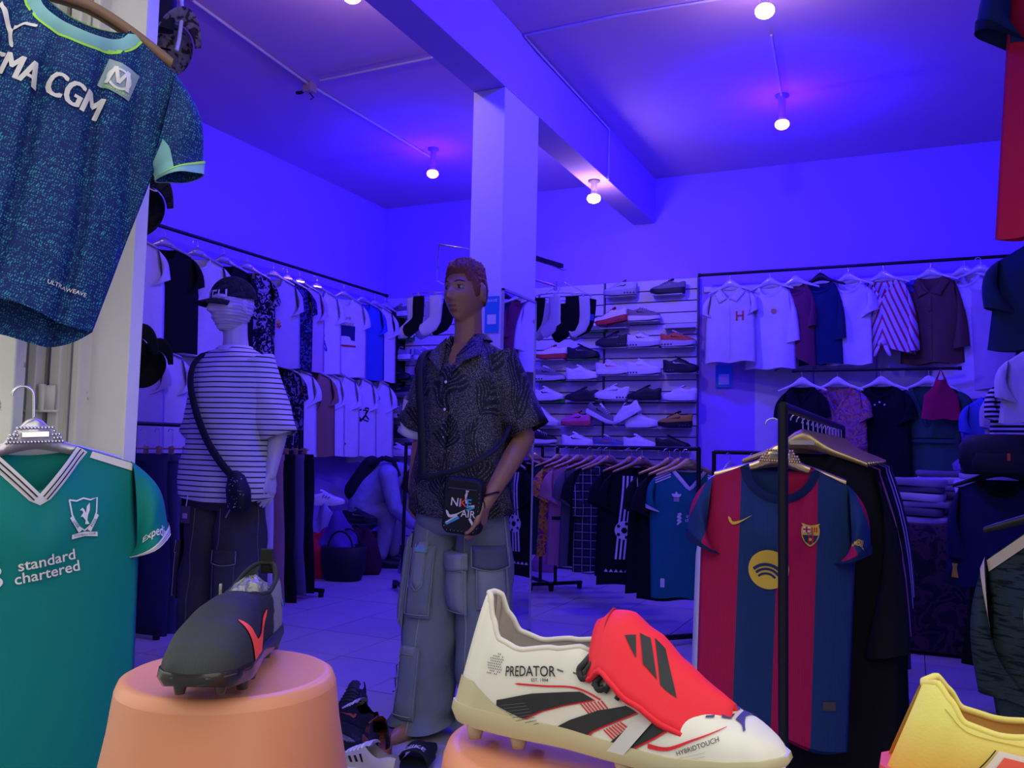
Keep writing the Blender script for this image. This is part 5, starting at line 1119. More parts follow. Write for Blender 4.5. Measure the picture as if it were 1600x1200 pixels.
def eyes_hair(t, hc, rot, hairm):
    for sd in (-1, 1):
        put('eye', MB().ell(hc+rot @ V((sd*.031, -.0765, .0125)), (.0125, .010, .0062), 14, rot), eyew, t); put('pupil', MB().ell(hc+rot @ V((sd*.031, -.0850, .0125)), (.0052, .003, .0052), 12, rot), eyeb, t)
        put('eyelash', MB().tube([hc+rot @ (headpt(pi/2-.16, 0)*0+V((sd*(.018+.0045*i), -.0885+.0019*(i-2)**2*.9+.0015*i, .0185+.0018*sin(pi*i/6)))) for i in range(7)], .0016, 6), eyeb, t)
        put('eyebrow', MB().tube([hc+rot @ (headpt(math.acos(min(1, (.031+.007*sin(pi*(i+1)/8))/.122)), sd*(.20+.085*i), 1.0, .001)) for i in range(7)], [.0024, .003, .003, .0028, .0024, .002, .001], 6), browm, t)
    mo = MB().grid([[hc+rot @ (headpt(math.acos(z/.122), ph, 1, .0010)) for ph in [(-.30+.06*i) for i in range(11)]] for z in (-.054, -.0595, -.0665, -.073, -.079)]); put('lips', mo, mk('lip', (.20, .085, .06), .4), t)
    rows = []; nth, nph = 46, 96
    for i in range(nth+1):
        th = .012+(1.95)*i/nth; row = []
        for j in range(nph):
            ph = 2*pi*j/nph; a = abs((ph+pi) % (2*pi)-pi)
            lim = 1.02 if a < .62 else lerp(1.02, 1.30, sm((a-.62)/.25)) if a < .95 else lerp(1.30, 1.78, sm((a-.95)/.35)) if a < 1.32 else 1.78 if a < 1.42 else lerp(1.25, 2.0, sm((a-1.75)/.25)) if a > 1.75 else lerp(1.78, 1.25, sm((a-1.42)/.12))
            m_ = sm((lim-th)/.10); tuft = .008*noise.noise(V((sin(th)*sin(ph)*9, cos(th)*16+4*cos(ph*3), sin(th)*cos(ph)*13)))+.004*noise.noise(V((j*.7, i*.55, 1)))
            top_ = sm((1.15-th)/.5); fr = sm((1.1-a)/.8)*sm((th-.25)/.5)
            row.append(hc+rot @ headpt(th, ph, 1, m_*(.006+.013*top_+.009*fr+tuft*(.5+top_))-.006*(1-m_)))
        rows.append(row)
    put('hair', MB().grid(rows, cu=True).fan(rows[0]), hairm, t)
# --- first mannequin: short sleeved dark shirt, pale cargo jeans
b1 = onz(714, 1146, 0); RZ1 = R(-6)
t1, hc, rot = mannequin('tanned mannequin with moulded hair in a dark palm leaf shirt and pale cargo jeans', (b1.x, b1.y, .0), RZ1, R(-2), ((.250, .04, 1.14), (.200, -.150, .895), (-.16, -.22, -.95), (-.85, -.1, .1), .55, 1), ((-.240, .055, 1.15), (-.240, .0, .93), (.03, -.12, -1), (.9, .2, 0), .6, -1), skin, {1: (.115, .03), -1: (-.115, -.06)}, headtilt=R(0))
hairm = G('moulded_hair', .45, 0, .35); hairm.set('Base Color', hairm.mix(hairm.noi(60, 4, None, .8), (.07, .022, .008), (.30, .10, .04))); hairm.bump(hairm.noi(140, 3, None, 1.0), .8, .004)
eyes_hair(t1, hc, rot, hairm.m)
def palm(g):
    x, y, z = g.xyz(); nx = g.ma('ADD', x, g.ma('MULTIPLY', y, .5)); n1 = g.noi(5, 1); n2 = g.noi(4, 1, g.nd('VectorMath', {0: g.co(), 1: (3.1, 1.7, .4)}, operation='ADD'))
    u = g.ma('SUBTRACT', g.ma('FRACT', g.ma('ADD', g.ma('MULTIPLY', nx, 1/.14), g.ma('MULTIPLY', n1, 1.6))), .5); v = g.ma('FRACT', g.ma('ADD', g.ma('ADD', g.ma('MULTIPLY', z, 1/.20), g.ma('MULTIPLY', nx, 2.4)), g.ma('MULTIPLY', n2, 1.8)))
    fr = g.ma('SINE', g.ma('MULTIPLY', g.ma('SUBTRACT', v, g.ma('MULTIPLY', g.ma('ABSOLUTE', u), 1.1)), 44)); edge = g.ma('SUBTRACT', g.ma('MULTIPLY', g.ma('SINE', g.ma('MULTIPLY', v, pi)), .46), g.ma('ABSOLUTE', u))
    le = g.ma('MULTIPLY', g.ma('MAXIMUM', g.stp(fr, -.25, .3), g.ma('LESS_THAN', g.ma('ABSOLUTE', u), .02)), g.stp(edge, .03, .03))
    sp = g.stp(g.noi(330, 2), .56, .08); glit = g.ma('MULTIPLY', g.ma('SUBTRACT', 1, le), sp); c = g.mix(glit, (.005, .005, .008), (.21, .20, .22)); st = g.stp(g.nd('TexVoronoi', {'Vector': g.co(), 'Scale': 70.0}), .93, .0) if False else g.ma('LESS_THAN', g.nd('TexVoronoi', {'Vector': g.co(), 'Scale': 62.0}), .10)
    return g.mix(g.ma('MULTIPLY', st, g.stp(g.noi(9, 1), .5, .05)), c, (.62, .62, .68))
psh = pat('palm_shirt', palm, .6, .35)
def wrink(amp, s0):
    return lambda a, z, i: (amp*(sin(3*a+z*9+s0)+.7*sin(5*a-z*14+s0*2)+.5*sin(8*a+z*23)), 0)
def mshirt(t, mat, hem, nm='shirt', W=.205, V_=.11, flare=.02, col=True, neckw=.085, fold=.006, shift=0):
    rs = [(0, .012, 1.512, neckw, .075), (0, .012, 1.500, neckw+.022, .085), (0, .01, 1.482, .145, .098), (0, .008, 1.452, W-.018, .110), (0, .004, 1.40, W-.002, .126), (0, 0, 1.33, W, .134), (0, 0, 1.22, W, .137), (0, 0, 1.10, W+flare*.3, .137), (0, 0, .98, W+flare*.6, .145), (0, 0, (.98+hem)/2, W+flare*.8, .150), (0, 0, hem+.005, W+flare, .155), (0, 0, hem, W+flare-.004, .151)]
    fo = wrink(fold, 1.3)
    def f(a, z, i):
        fz = exp(-((((a-1.5*pi)+pi) % (2*pi)-pi)/.34)**2); k_ = min(1, i/5)
        return (fo(a, z, i)[0]*k_, -V_*fz*max(0, 1-i/4) + (.012*sin(2*a+1) if i > 9 else 0))
    return put(nm, MB().rings(rs, 56, 2.25, f), mat, t, True), rs
def msleeve(t, par, mat, sd, S0, E0, r0, r1, nm='sleeve', fold=.005, open_=True, n=30):
    S0, E0 = V(S0), V(E0); d = (E0-S0).normalized(); a1 = d.cross(V((0, 1, 0))).normalized(); a2 = d.cross(a1); rows = []
    for i in range(11):
        q = i/10; c = S0.lerp(E0, q)+V((0, 0, -.008*sin(pi*q))); r = lerp(r0, r1, q)
        rows.append([c+a1*cos(x)*(r+fold*(sin(3*x+q*7)+.6*sin(5*x-q*11))*q)+a2*sin(x)*(r*.92+fold*sin(4*x+q*9)*q) for x in [2*pi*k/n for k in range(n)]])
    c = E0; rows.append([p+(c-p)*.10 for p in rows[-1]]); return put(nm, MB().grid(rows, cu=True), mat, par)
shirt1, rs1 = mshirt(t1, psh, .838, W=.198, V_=.13, flare=.026)
for sd, e in ((1, (.262, .045, 1.165)), (-1, (-.262, .045, 1.185))): msleeve(t1, shirt1, psh, sd, (sd*.132, .008, 1.452), e, .082, .088)
for sd in (-1, 1):
    pts = [(sd*.062, -.052, 1.528), (sd*.100, -.035, 1.512), (sd*.125, -.093, 1.452), (sd*.070, -.128, 1.425), (sd*.028, -.137, 1.380), (sd*.03, -.115, 1.45)]
    mb = MB(); mb.v = [tuple(V(p)) for p in pts]; mb.f = [(0, 1, 2, 3), (0, 3, 4, 5)]; o = put('collar_flap', mb, psh, shirt1, False); m = o.modifiers.new('sub', 'SUBSURF'); m.levels = m.render_levels = 2; m.subdivision_type = 'SIMPLE'; solid(o, .004)
put('collar_band', MB().rings([(0, .012, 1.508, .088, .076), (0, .018, 1.532, .082, .070), (0, .016, 1.545, .078, .066), (0, .018, 1.520, .096, .084)], 32, 2.1, lambda a, z, i: (0, -.12*exp(-((((a-1.5*pi)+pi) % (2*pi)-pi)/.45)**2))), psh, shirt1)
for i in range(5):
    z = 1.345-.105*i; y = -.139-.002*i; put('button', MB().ell((.004, y-.006, z), (.006, .003, .006), 10), whitep, shirt1)
put('placket', MB().grid([[V((x, -.1415-.0022*i, 1.385-.055*i)) for x in (-.008, .020)] for i in range(10)]), psh, shirt1)
# white cuffed sleeve of a tee worn beneath, seen at one arm
ws = msleeve(t1, None, cW, -1, (-.232, .03, 1.285), (-.274, .05, 1.145), .080, .080, 'undershirt_sleeve', .003); ws.parent = t1
for q in range(3): put('sleeve_mark', MB().ell((-.318+.004*q, -.02, 1.225-.02*q), (.006, .003, .007), 8), blackm, ws)
def denim(name, c1, c2):
    def fn(g): 
        w = g.nd('TexWave', {'Vector': g.co(), 'Scale': 260.0, 'Distortion': 2.0, 'Detail': 2.0}, out='Fac'); f = g.ma('ADD', g.ma('MULTIPLY', g.noi(5, 4), .8), g.ma('MULTIPLY', w, .18)); return g.mix(f, c1, c2)
    return pat(name, fn, .9)
den1 = denim('denim_pale', (.085, .115, .155), (.27, .32, .36)); den2 = denim('denim_black', (.018, .017, .020), (.085, .08, .085)); stit = mk('stitching', (.36, .36, .36), .9); stit2 = mk('stitching_dark', (.14, .14, .14), .9)
def jeans(t, mat, legs, hip=.185, hemr=.115, ztop=.99, hem=.05, kneer=.12, nm='jeans', sti=None):
    j = put('jeans', MB().rings([(0, 0, ztop, hip-.02, .125), (0, 0, .93, hip, .138), (0, 0, .86, hip+.008, .142), (0, 0, .80, hip+.006, .138), (0, 0, .765, hip-.02, .11)], 40, 2.4, wrink(.003, 2), (0, 1)), mat, t); parts = {}
    for sd in (-1, 1):
        lx, ly = legs[sd]; rs = []
        for i in range(25):
            q = i/24; z = lerp(.87, hem, q); cx = lerp(sd*.092, lx, q**.9); cy = lerp(0, ly, q); r = interp([(0, .100), (.25, .108), (.45, kneer), (.8, hemr), (.95, hemr*1.06), (1, hemr*1.10)], q); rs.append((cx, cy, z, r*.97, r*1.06))
        fo = lambda a, z, i, sd=sd: (.0045*sin(2*a+z*18+sd)*sm(i/6)+.004*sin(4*a-z*31)*sm(i/8)+(.010*sin(z*70+2*sin(a))*sm((.22-z)/.16)), .010*sin(a*2+1)*(i > 22))
        p = put('leg', MB().rings(rs, 36, 2.1, fo), mat, j); parts[sd] = (p, rs)
        for a0 in ((-pi/2-1.15*sd, ) if False else (0.0 if sd > 0 else pi, -pi/2-.15*sd)):
            put('seam', MB().tube([V((c[0]+cos(a0)*(c[3]+fo(a0, c[2], i)[0]+.001), c[1]+sin(a0)*(c[4]+fo(a0, c[2], i)[0]+.001), c[2])) for i, c in enumerate(rs)], .0022, 5), sti or stit, p)
    return j, parts
LEGS1 = {1: (.118, .03), -1: (-.118, -.06)}
j1, pt1 = jeans(t1, den1, LEGS1, .180, .112, hem=.035, kneer=.112)
def onleg(pt, a, z, off):
    rs = pt[1]; q = min(max((.87-z)/(.87-rs[-1][2]), 0), .9999)*24; i = int(q); f = q-i; c = [lerp(rs[i][k], rs[i+1][k], f) for k in range(5)]
    return V((c[0]+cos(a)*(c[3]+off), c[1]+sin(a)*(c[4]+off), z))
def patch(pt, parent, nm, a0, a1, z0, z1, th, mat, cut=0, edge=None, sag=0):
    """pocket or flap lying on a leg: angles a0..a1 round it, heights z0 (top) to z1"""
    n, m = 12, 10; 
    def P(u, v, o): 
        zz = lerp(z0, z1+cut*abs(2*u-1)**1.6, v); return onleg(pt, lerp(a0, a1, u), zz, .008+o)
    mb = MB(); f = lambda u, v: th*(min(1, 7*min(u, 1-u, v, 1-v)+.15))+sag*sin(pi*u)*sin(pi*v)**2
    mb.grid([[P(j/n, i/m, f(j/n, i/m)) for j in range(n+1)] for i in range(m+1)])
    o = put(nm, mb, mat, parent)
    ed = [P(u, v, th*.75+.002) for u, v in [(.05, .04)]+[(.05, .1+.85*k/6) for k in range(7)]+[(.05+.9*k/8, .95) for k in range(1, 9)]+[(.95, .95-.85*k/6) for k in range(1, 7)]+[(.95, .04)]]
    put('stitch_line', MB().tube(ed, .0017, 4), edge or stit, o); return o
den1b = denim('denim_pale_b', (.12, .15, .19), (.34, .38, .43)); den1d = denim('denim_pale_d', (.05, .06, .10), (.14, .16, .24))
LR, LF = pt1[1], pt1[-1]
A0 = -pi/2
patch(LR, j1, 'pocket_pouch', A0-.95, A0+.02, .66, .475, .030, den1b, 0, None, .012); patch(LR, j1, 'pocket_flap', A0-1.05, A0+.08, .705, .625, .040, den1b, .018)
patch(LR, j1, 'pocket_pouch', A0+.35, A0+1.30, .665, .50, .026, den1b, 0, None, .01); patch(LR, j1, 'pocket_flap', A0+.22, A0+1.38, .735, .64, .036, den1d, .018)
patch(LF, j1, 'pocket_pouch', A0-.35, A0+.55, .72, .45, .018, den1, 0); patch(LF, j1, 'pocket_tab', A0-.10, A0+.28, .735, .545, .030, den1b, .03); patch(LF, j1, 'tab_label', A0-.12, A0+.32, .715, .695, .034, mk('mint_label', (.15, .36, .38), .8)); patch(LF, j1, 'pocket_pouch', A0-1.35, A0-.55, .76, .40, .022, den1, 0)
patch(LF, j1, 'pocket_pouch', A0-.45, A0+.35, .34, .08, .012, den1, 0); patch(LF, j1, 'pocket_tab', A0-.30, A0+.20, .345, .315, .016, den1b, 0)
for i, (zz, L_) in enumerate(((.66, .10), (.60, .10), (.48, .20), (.26, .07), (.20, .06))):
    p = onleg(LF, A0-1.5, zz, .008); put('hanging_cord', MB().tube([p, p+V((-.025, -.01, -L_*.4)), p+V((-.012, -.02, -L_)), p+V((-.028, -.02, -L_*1.1))], .0022, 5), cW if i < 2 else cN, j1)
br = thing('bracelet', 'thin dark bracelet with a small ring on the mannequin wrist', 'bracelet', t1.location, RZ1); wv = V((.206, -.132, .925)); put('band', MB().tube([wv+V((.034*cos(a), .034*sin(a), .012*cos(a))) for a in [2*pi*k/20 for k in range(21)]], .004, 6, False), blackm, br); put('ring_charm', MB().tube([wv+V((-.005+.010*cos(a), -.043, -.035+.020*sin(a))) for a in [2*pi*k/16 for k in range(17)]], .0028, 6, False), blackm, br)
an = thing('anklet', 'thin dark cord anklet on the bare mannequin foot', 'anklet', t1.location, RZ1); put('cord', MB().tube([(-.172+.050*cos(a), -.135+.055*sin(a), .05+.01*sin(a)) for a in [2*pi*k/20 for k in range(21)]], .003, 6, False), blackm, an)
# --- crossbody bag
bg1 = thing('shoulder_bag', 'black crossbody pouch with white, red and blue lettering on the palm shirt', 'bag', t1.location, RZ1)
bc = V((.130, -.186, .885)); BR = M.Rotation(R(4), 3, 'Y') @ M.Rotation(R(14), 3, 'Z'); pr = []
def rrect(w_, h_, r, n=6): return [(sx*(w_/2-r)+r*cos(a), sz*(h_/2-r)+r*sin(a)) for sx, sz, a0 in ((1, 1, 0), (-1, 1, pi/2), (-1, -1, pi), (1, -1, 1.5*pi)) for a in [a0+pi/2*k/n for k in range(n+1)]]
rows = []
for y, q in ((.022, .94), (.018, 1), (-.018, 1), (-.026, .95), (-.028, .88)): rows.append([bc+BR @ V((x*q, y, z*q)) for x, z in rrect(.148, .205, .03)])
put('pouch', MB().grid(rows, cu=True).fan(rows[0][::-1]).fan(rows[-1]), bgm, bg1)
put('front_zip', MB().tube([bc+BR @ V((x, -.0292, .062)) for x in (-.055, -.02, .02, .055)], .003, 6), mk('zip_dark', (.05, .05, .06), .4), bg1)
P1 = V((-.125, -.165, 1.46)); 
def band(pts, w_, nrm):
    rows = []
    for i, p in enumerate(pts):
        a, b = pts[max(0, i-1)], pts[min(len(pts)-1, i+1)]; d = (V(b)-V(a)).normalized(); s_ = d.cross(V(nrm[i])).normalized()*w_/2; rows.append([V(p)-s_, V(p)+s_])
    return MB().grid(rows)
stp_ = [(-.155, .10, 1.47), (-.150, .02, 1.492), (-.140, -.085, 1.470), (-.128, -.137, 1.41), (-.105, -.162, 1.30), (-.088, -.168, 1.18), (-.078, -.170, 1.06), (-.072, -.172, .97), (.045, -.188, .99)]
stp_ = spl(stp_[:-1], 4)
solid(put('strap', band(stp_, .034, [(0, -.3, 1) if i < 8 else (0, -1, .2) for i in range(len(stp_))]), mk('strap_black', (.016, .016, .020), .7), bg1), .004)
solid(put('strap', band(spl([(-.072, -.172, .985), (-.02, -.185, .985), (.03, -.19, 1.0), (.10, -.190, 1.015), (.19, -.165, 1.06), (.232, -.10, 1.12), (.225, -.02, 1.2)], 4), .02, [(0, -1, .1)]*30), mk('strap_black', ()), bg1), .004)
bgd = lambda geo, mat, nm, e=.0292: decal(nm, geo, lambda x, z: bc+BR @ V((x, -e, z)), mat, bg1, 1)
pw, pr_, pbl = wht, mk('print_redorange', (.75, .10, .05), .5), mk('print_sky', (.05, .40, .65), .5)
bgd(xf(text2d('NI', .042, .012), -.022, .012, 1, -.05), pw, 'lettering', .0296); bgd(xf(text2d('K', .042, .012), .006, .012), pr_, 'lettering', .0296); bgd(xf(text2d('E', .042, .012), .028, .012), pbl, 'lettering', .0296); bgd(xf(text2d('AIR', .036, .010), .028, -.026), pw, 'lettering', .0296)
bgd(xf(SWOOSH, -.018, -.028, .078, .12), pw, 'tick_logo', .0293); jump = join2(poly(circ(.0065, 12, .018, .058)), stroke([(.018, .05), (.014, .03), (.018, .012)], .006), stroke([(-.012, -.036), (-.055, -.066)], .009), stroke([(.034, -.04), (.052, -.066)], .009), stroke([(.014, .03), (.012, .04), (.018, .056)], .005), stroke([(.02, .0), (.05, .006)], .007))
bgd(xf(jump, 0, 0, 1), pw, 'jumping_figure_logo', .02905); bgd(poly([(-.058, -.068), (-.01, -.036), (-.004, -.044), (-.05, -.072)]), pbl, 'print', .0293); bgd(poly([(.02, -.008), (.05, .004), (.05, -.002), (.022, -.016)]), pbl, 'print', .0293)
put('stud_border', (lambda mb: [mb.ell(bc+BR @ V((x, -.0275, z)), (.0016, .0012, .0016), 6) for x, z in [(.064, .05-.0155*k) for k in range(9)]+[(-.05+.0145*k, -.090) for k in range(8)]+[(-.062, -.09+.014*k) for k in range(2)]] and mb)(MB()), chromem, bg1)['kind'] = 'stuff'
for o_ in (t1, br, an, bg1): o_.scale = (.978, .978, .978)
# --- second mannequin: cap, plastic wrapped face, striped tee, dark cargo jeans
b2 = at(358, 700, 4.0); b2.z = 0; RZ2 = R(-4)
t2, hc2, rot2 = mannequin('pale mannequin with wrapped face, cap, striped oversized tee and dark cargo jeans', b2, RZ2, R(-10), ((.25, .06, 1.16), (.255, .01, .93), (0, -.1, -1), (-1, 0, 0), .5, 1), ((-.25, .06, 1.16), (-.255, .02, .93), (0, -.1, -1), (1, 0, 0), .5, -1), skinw)
wr = put('plastic_wrap', MB().grid([[hc2+rot2 @ (headpt(1.12+1.55*i/44, 2*pi*j/60, 1.03, .006+.0022*sin(i*1.9+.8*sin(j*.21))+.0015*sin(i*.8+j*.2))) for j in range(60)] for i in range(45)], cu=True), mk('wrap_film', (.55, .50, .56), .22, 0, .6, .05, 20, .2, 60, .003), t2)
stripe2 = pat('fine_stripes', hstripes((.66, .65, .67), (.035, .035, .06), .0235, .25))
sh2, _ = mshirt(t2, stripe2,   .815, 'striped_tee', .222, .015, .034, fold=.009, neckw=.078)
put('neck_rib', MB().rings([(0, .012, 1.495, .092, .085), (0, .012, 1.517, .080, .074), (0, .012, 1.520, .073, .067)], 40, 2.1), cW, sh2)
for sd in (-1, 1): msleeve(t2, sh2, stripe2, sd, (sd*.138, .008, 1.450), (sd*.258, .05, 1.10), .086, .094, fold=.008)
j2, pt2 = jeans(t2, den2, {1: (.108, .0), -1: (-.108, .0)}, .188, .122, kneer=.120, sti=stit2)
patch(pt2[1], j2, 'pocket_flap', A0-.2, A0+.75, .60, .53, .020, den2, .01, stit); patch(pt2[1], j2, 'pocket_pouch', A0-.15, A0+.7, .55, .35, .014, den2, 0, stit2); patch(pt2[-1], j2, 'pocket_pouch', A0-1.6, A0-.9, .60, .35, .03, den2, 0, stit); patch(pt2[-1], j2, 'pocket_flap', A0-1.7, A0-.85, .62, .55, .036, den2, .01, stit)
put('pocket_seam', MB().tube([V((.17, -.075, .86)), V((.150, -.105, .80)), V((.13, -.125, .74))], .003, 5), stit, j2)
tg = thing('price_tag', 'dark purple swing tag hanging at the waist of the black cargo jeans', 'tag', V(t2.location), RZ2); put('card', MB().box((-.075, -.168, .745), (.055, .003, .075)), mk('tag_purple', (.10, .06, .09), .5), tg, False, 0, .002); put('sticker', MB().box((-.075, -.1705, .740), (.028, .002, .022)), mk('tag_sticker', (.40, .36, .46), .5), tg, False); put('string', MB().tube([(-.072, -.162, .83), (-.075, -.166, .778)], .002, 5), cW, tg)
bg2 = thing('shoulder_bag', 'small black studded pouch on a strap across the striped tee', 'bag', t2.location, RZ2)
s2 = spl([(-.10, .12, 1.47), (-.10, .02, 1.51), (-.115, -.10, 1.46), (-.10, -.155, 1.36), (-.04, -.172, 1.22), (.05, -.178, 1.08), (.15, -.182, .98), (.20, -.155, .92)], 4)
solid(put('strap', band(s2, .036, [(-.2, -.3, 1) if i < 7 else (0, -1, .1) for i in range(len(s2))]), mk('strap_black', ()), bg2), .005)
put('pouch', MB().rings([(.235, -.145, .775, .035, .03), (.235, -.15, .80, .055, .042), (.225, -.15, .87, .055, .042), (.210, -.15, .93, .035, .03), (.20, -.15, .95, .012, .012)], 24, 2.6, None, (1, 1)), bgm, bg2)
mb = MB(); random.seed(3)
for k in range(44): a, z = random.uniform(-2.6, -.5), random.uniform(.79, .92); mb.ell((  .232+.056*cos(a), -.15+.043*sin(a), z), (.002, .002, .002), 6)
put('stud_pattern', mb, chromem, bg2)['kind'] = 'stuff'
def capmesh(t, c, rot, mats, letters=None, k=1.0, brimm=None):
    rows = []; 
    for i in range(13):
        th = .02+1.62*i/12; rows.append([c+rot @ (V((sin(th)*sin(ph)*.088, -sin(th)*cos(ph)*.108+.004, cos(th)*.105))*k) for ph in [2*pi*j/36 for j in range(36)]])
    put('crown', MB().grid(rows, cu=True).fan(rows[0]), mats, t)
    rows = []
    for i in range(7):
        q = i/6; rows.append([c+rot @ (V((sin(ph)*(.090+.012*q), -(.106*cos(ph)+.004)-.072*q*cos(ph*1.15), -.004-.02*q-.018*(ph/1.2)**2))*k) for ph in [-1.2+2.4*j/16 for j in range(17)]])
    solid(put('brim', MB().grid(rows), brimm or mats, t), .004); put('top_button', MB().ell(c+rot @ V((0, .004, .106*k)), (.007, .007, .004), 10), mats, t)
    if letters: decal('lettering', text2d(letters, .085, .006, .8), lambda x, z: c+rot @ (V((sin(x*10.5+.25)*(.0905*sqrt(max(.1, 1-(z/.105)**2))), -cos(x*10.5+.25)*.1105*sqrt(max(.1, 1-(z/.105)**2))+.004, z+.0))*k), inkW, t, .01)
    return t
cpm = pat('cap_dark', blotch(((.012, .012, .016), (.02, .02, .026), (.012, .012, .016), (.03, .03, .04)), 14))
c2 = thing('baseball_cap', 'dark cap with pale gothic lettering on the pale mannequin head', 'cap', V(t2.location)+M.Rotation(RZ2, 3, 'Z') @ hc2, RZ2)
capmesh(c2, V((0, 0, .035)), M.Rotation(R(-24), 3, 'Z') @ M.Rotation(R(4), 3, 'X'), cpm, 'EYEH')
# caps and a bag hung behind the post edge
pp = at(194, 500, 2.62); cp_ = thing('display_pole', 'thin black pole hidden behind the door post from which caps hang', 'pole', (pp.x, pp.y, 0)); put('shaft', MB().tube([(0, 0, .02), (0, 0, 2.75)], .012, 8), blackm, cp_); put('base', MB().lathe([(0, .02), (.12, .015), (.13, 0), (0, 0)], n=20), blackm, cp_)
for px, py, d, lb, m_, le in ((266, 78, 2.5, 'monogram patterned cap hanging at the top behind the post', pat('monogram', blotch(((.25, .22, .22), (.30, .27, .27), (.22, .20, .20), (.05, .04, .05)), 30)), None), (222, 330, 2.5, 'black cap with pale script peeking out behind the post', cpm, 'Oh'), (230, 575, 3.0, 'plain black cap hanging below the t-shirts beside the post', cB, None), (200, 560, 2.6, 'black cap with red badge half hidden by the post', cB, None)):
    p, th = face(px, py, d); t = thing('baseball_cap', lb, 'cap', p, th+R(25)); capmesh(t, V((0, 0, 0)), M.Rotation(R(-55), 3, 'X'), m_, le, .72)
    pp = at(194, 500, 2.62); iv = (M.Translation(p) @ M.Rotation(th+R(25), 4, 'Z')).inverted(); put('hanging_cord', MB().tube([(0, 0, .0), iv @ V((pp.x, pp.y, p.z+.10))], .003, 5), cB, t)
p, th = face(252, 20, 2.45); t = thing('bag', 'black bag with a pale buckle hanging at the very top behind the post', 'bag', p, th); put('body', MB().rings([(0, 0, -.05, .035, .02), (0, 0, .0, .04, .025), (0, 0, .10, .04, .025), (0, 0, .14, .02, .015)], 18, 3, None, (1, 1)), bgm, t); put('buckle', MB().tube([(.05, 0, .06), (.055, 0, -.0), (.05, 0, -.07), (.045, 0, -.10)], .006, 6), whitep, t); pp = at(194, 500, 2.62); iv = (M.Translation(p) @ M.Rotation(th, 4, 'Z')).inverted(); put('strap', MB().tube([(0, 0, .13), iv @ V((pp.x, pp.y, p.z+.28))], .006, 6), bgm, t)
# ---------------------------------------------------------------- plastic stools and the boots on them
ZS = .80
def stoolm():
    g = G('orange_plastic', .38, 0, .4); f = g.stp(g.noi(24, 5), .74, .02); g.set('Base Color', g.mix(f, g.mix(g.noi(4), (.60, .235, .125), (.66, .27, .15)), (.35, .10, .05))); g.set('Subsurface Weight', .0); g.bump(g.noi(90), .10, .002); return g.m
orm = stoolm()
def stool(label, c, h=.45, r=.128):
    t = thing('plastic_stool', label, 'stool', (c.x, c.y, ZS-h), 0, 'orange plastic stools at the shop front')
    prof = [(0.002, h-.004), (r*.55, h-.004), (r*.86, h-.001), (r*.90, h), (r*.955, h-.004), (r*.985, h-.014), (r*1.0, h-.028), (r*1.03, h-.06), (r*1.13, h-.13), (r*1.26, h-.22), (r*1.40, h-.34), (r*1.5, h-.44), (r*1.5, h-.45)]
    put('seat', MB().lathe(prof[:6], n=64), orm, t); put('skirt', MB().lathe(prof[5:], n=64), orm, t)
    for k in range(4):
        a = R(20+90*k); put('side_rib', MB().tube([(cos(a)*(q[0]+.0005), sin(a)*(q[0]+.0005), q[1]) for q in prof[8:12]], .004, 6), orm, t)
    put('foot_rim', MB().lathe([(r*1.5, .012), (r*1.53, .006), (r*1.53, 0), (r*1.46, 0)], n=64), orm, t)
    return t
s1 = (onz(357, 1010, ZS)+onz(360, 1098, ZS))/2
stool('orange plastic stool carrying the black football boot', s1, r=.130)
def bmap(p, side, off):
    def f(x, z):
        s = min(.999, max(.001, x/p['L']+.5)); zb, h = interp(p['b'], s), interp(p['h'], s); r = max(0, min(1, (z-zb)/(h-zb))); a = math.acos(min(1, r**(1/p.get('k', .75)))); return shoe_pt(p, s, side*a*2/pi, off)
    return f
def boot(name, label, p, loc, rz, mats, studs, tilt=0, lining=True, ns=64, nt=40):
    t = thing(name, label, 'football boot', loc, rz, None, 0, tilt); L = p['L']
    u = put('upper', upper_mesh(p, ns, nt), mats['upper'], t, True, 3e-4)
    if lining:
        mb = MB()
        for sd in (-1, 1):
            rows = []
            for i in range(ns+1):
                s = .012+.53*i/ns; o = interp(p['o'], s); rows.append([shoe_pt(p, s, sd*lerp(o+.004, 1, j/12), -.0045) for j in range(13)])
            mb.grid(rows)
        put('lining', mb, mats['lining'], t, True, 3e-4)
        rim = []
        for sd in (1, -1):
            ss = [.004+.50*i/40 for i in range(41)]; rim += [shoe_pt(p, s, sd*max(.001, interp(p['o'], s)), -.002) for s in (ss if sd > 0 else ss[::-1]) if interp(p['o'], s) > .01]
        put('collar_rim', MB().tube(rim+[rim[0]], .0030, 8, False), mats.get('rim', mats['lining']), t)
        put('insole', MB().grid([[V((L*(s-.5), y*interp(p['w'], s)*.85, interp(p['b'], s)+.006)) for y in (-1, -.5, 0, .5, 1)] for s in [.03+.6*i/14 for i in range(15)]]), mats['insole'], t)
    put('sole_plate', sole_mesh(p, 48), mats['sole'], t)
    for i, (s, y, r, h) in enumerate(studs):
        x = L*(s-.5); zt = interp(p['g'], s)+.004; put('stud', MB().lathe([(r*1.25, zt), (r, zt-h*.5), (r*.75, zt-h), (0, zt-h-.0004)], (x, y, 0), 14), mats['stud'], t)
    return t
STUDS = [(.09, .020, .008, .016), (.09, -.020, .008, .016), (.24, .021, .008, .016), (.24, -.021, .008, .016), (.58, .030, .008, .016), (.58, -.030, .008, .016), (.73, .034, .008, .016), (.73, -.034, .008, .016), (.86, .022, .007, .015), (.86, -.022, .007, .015)]
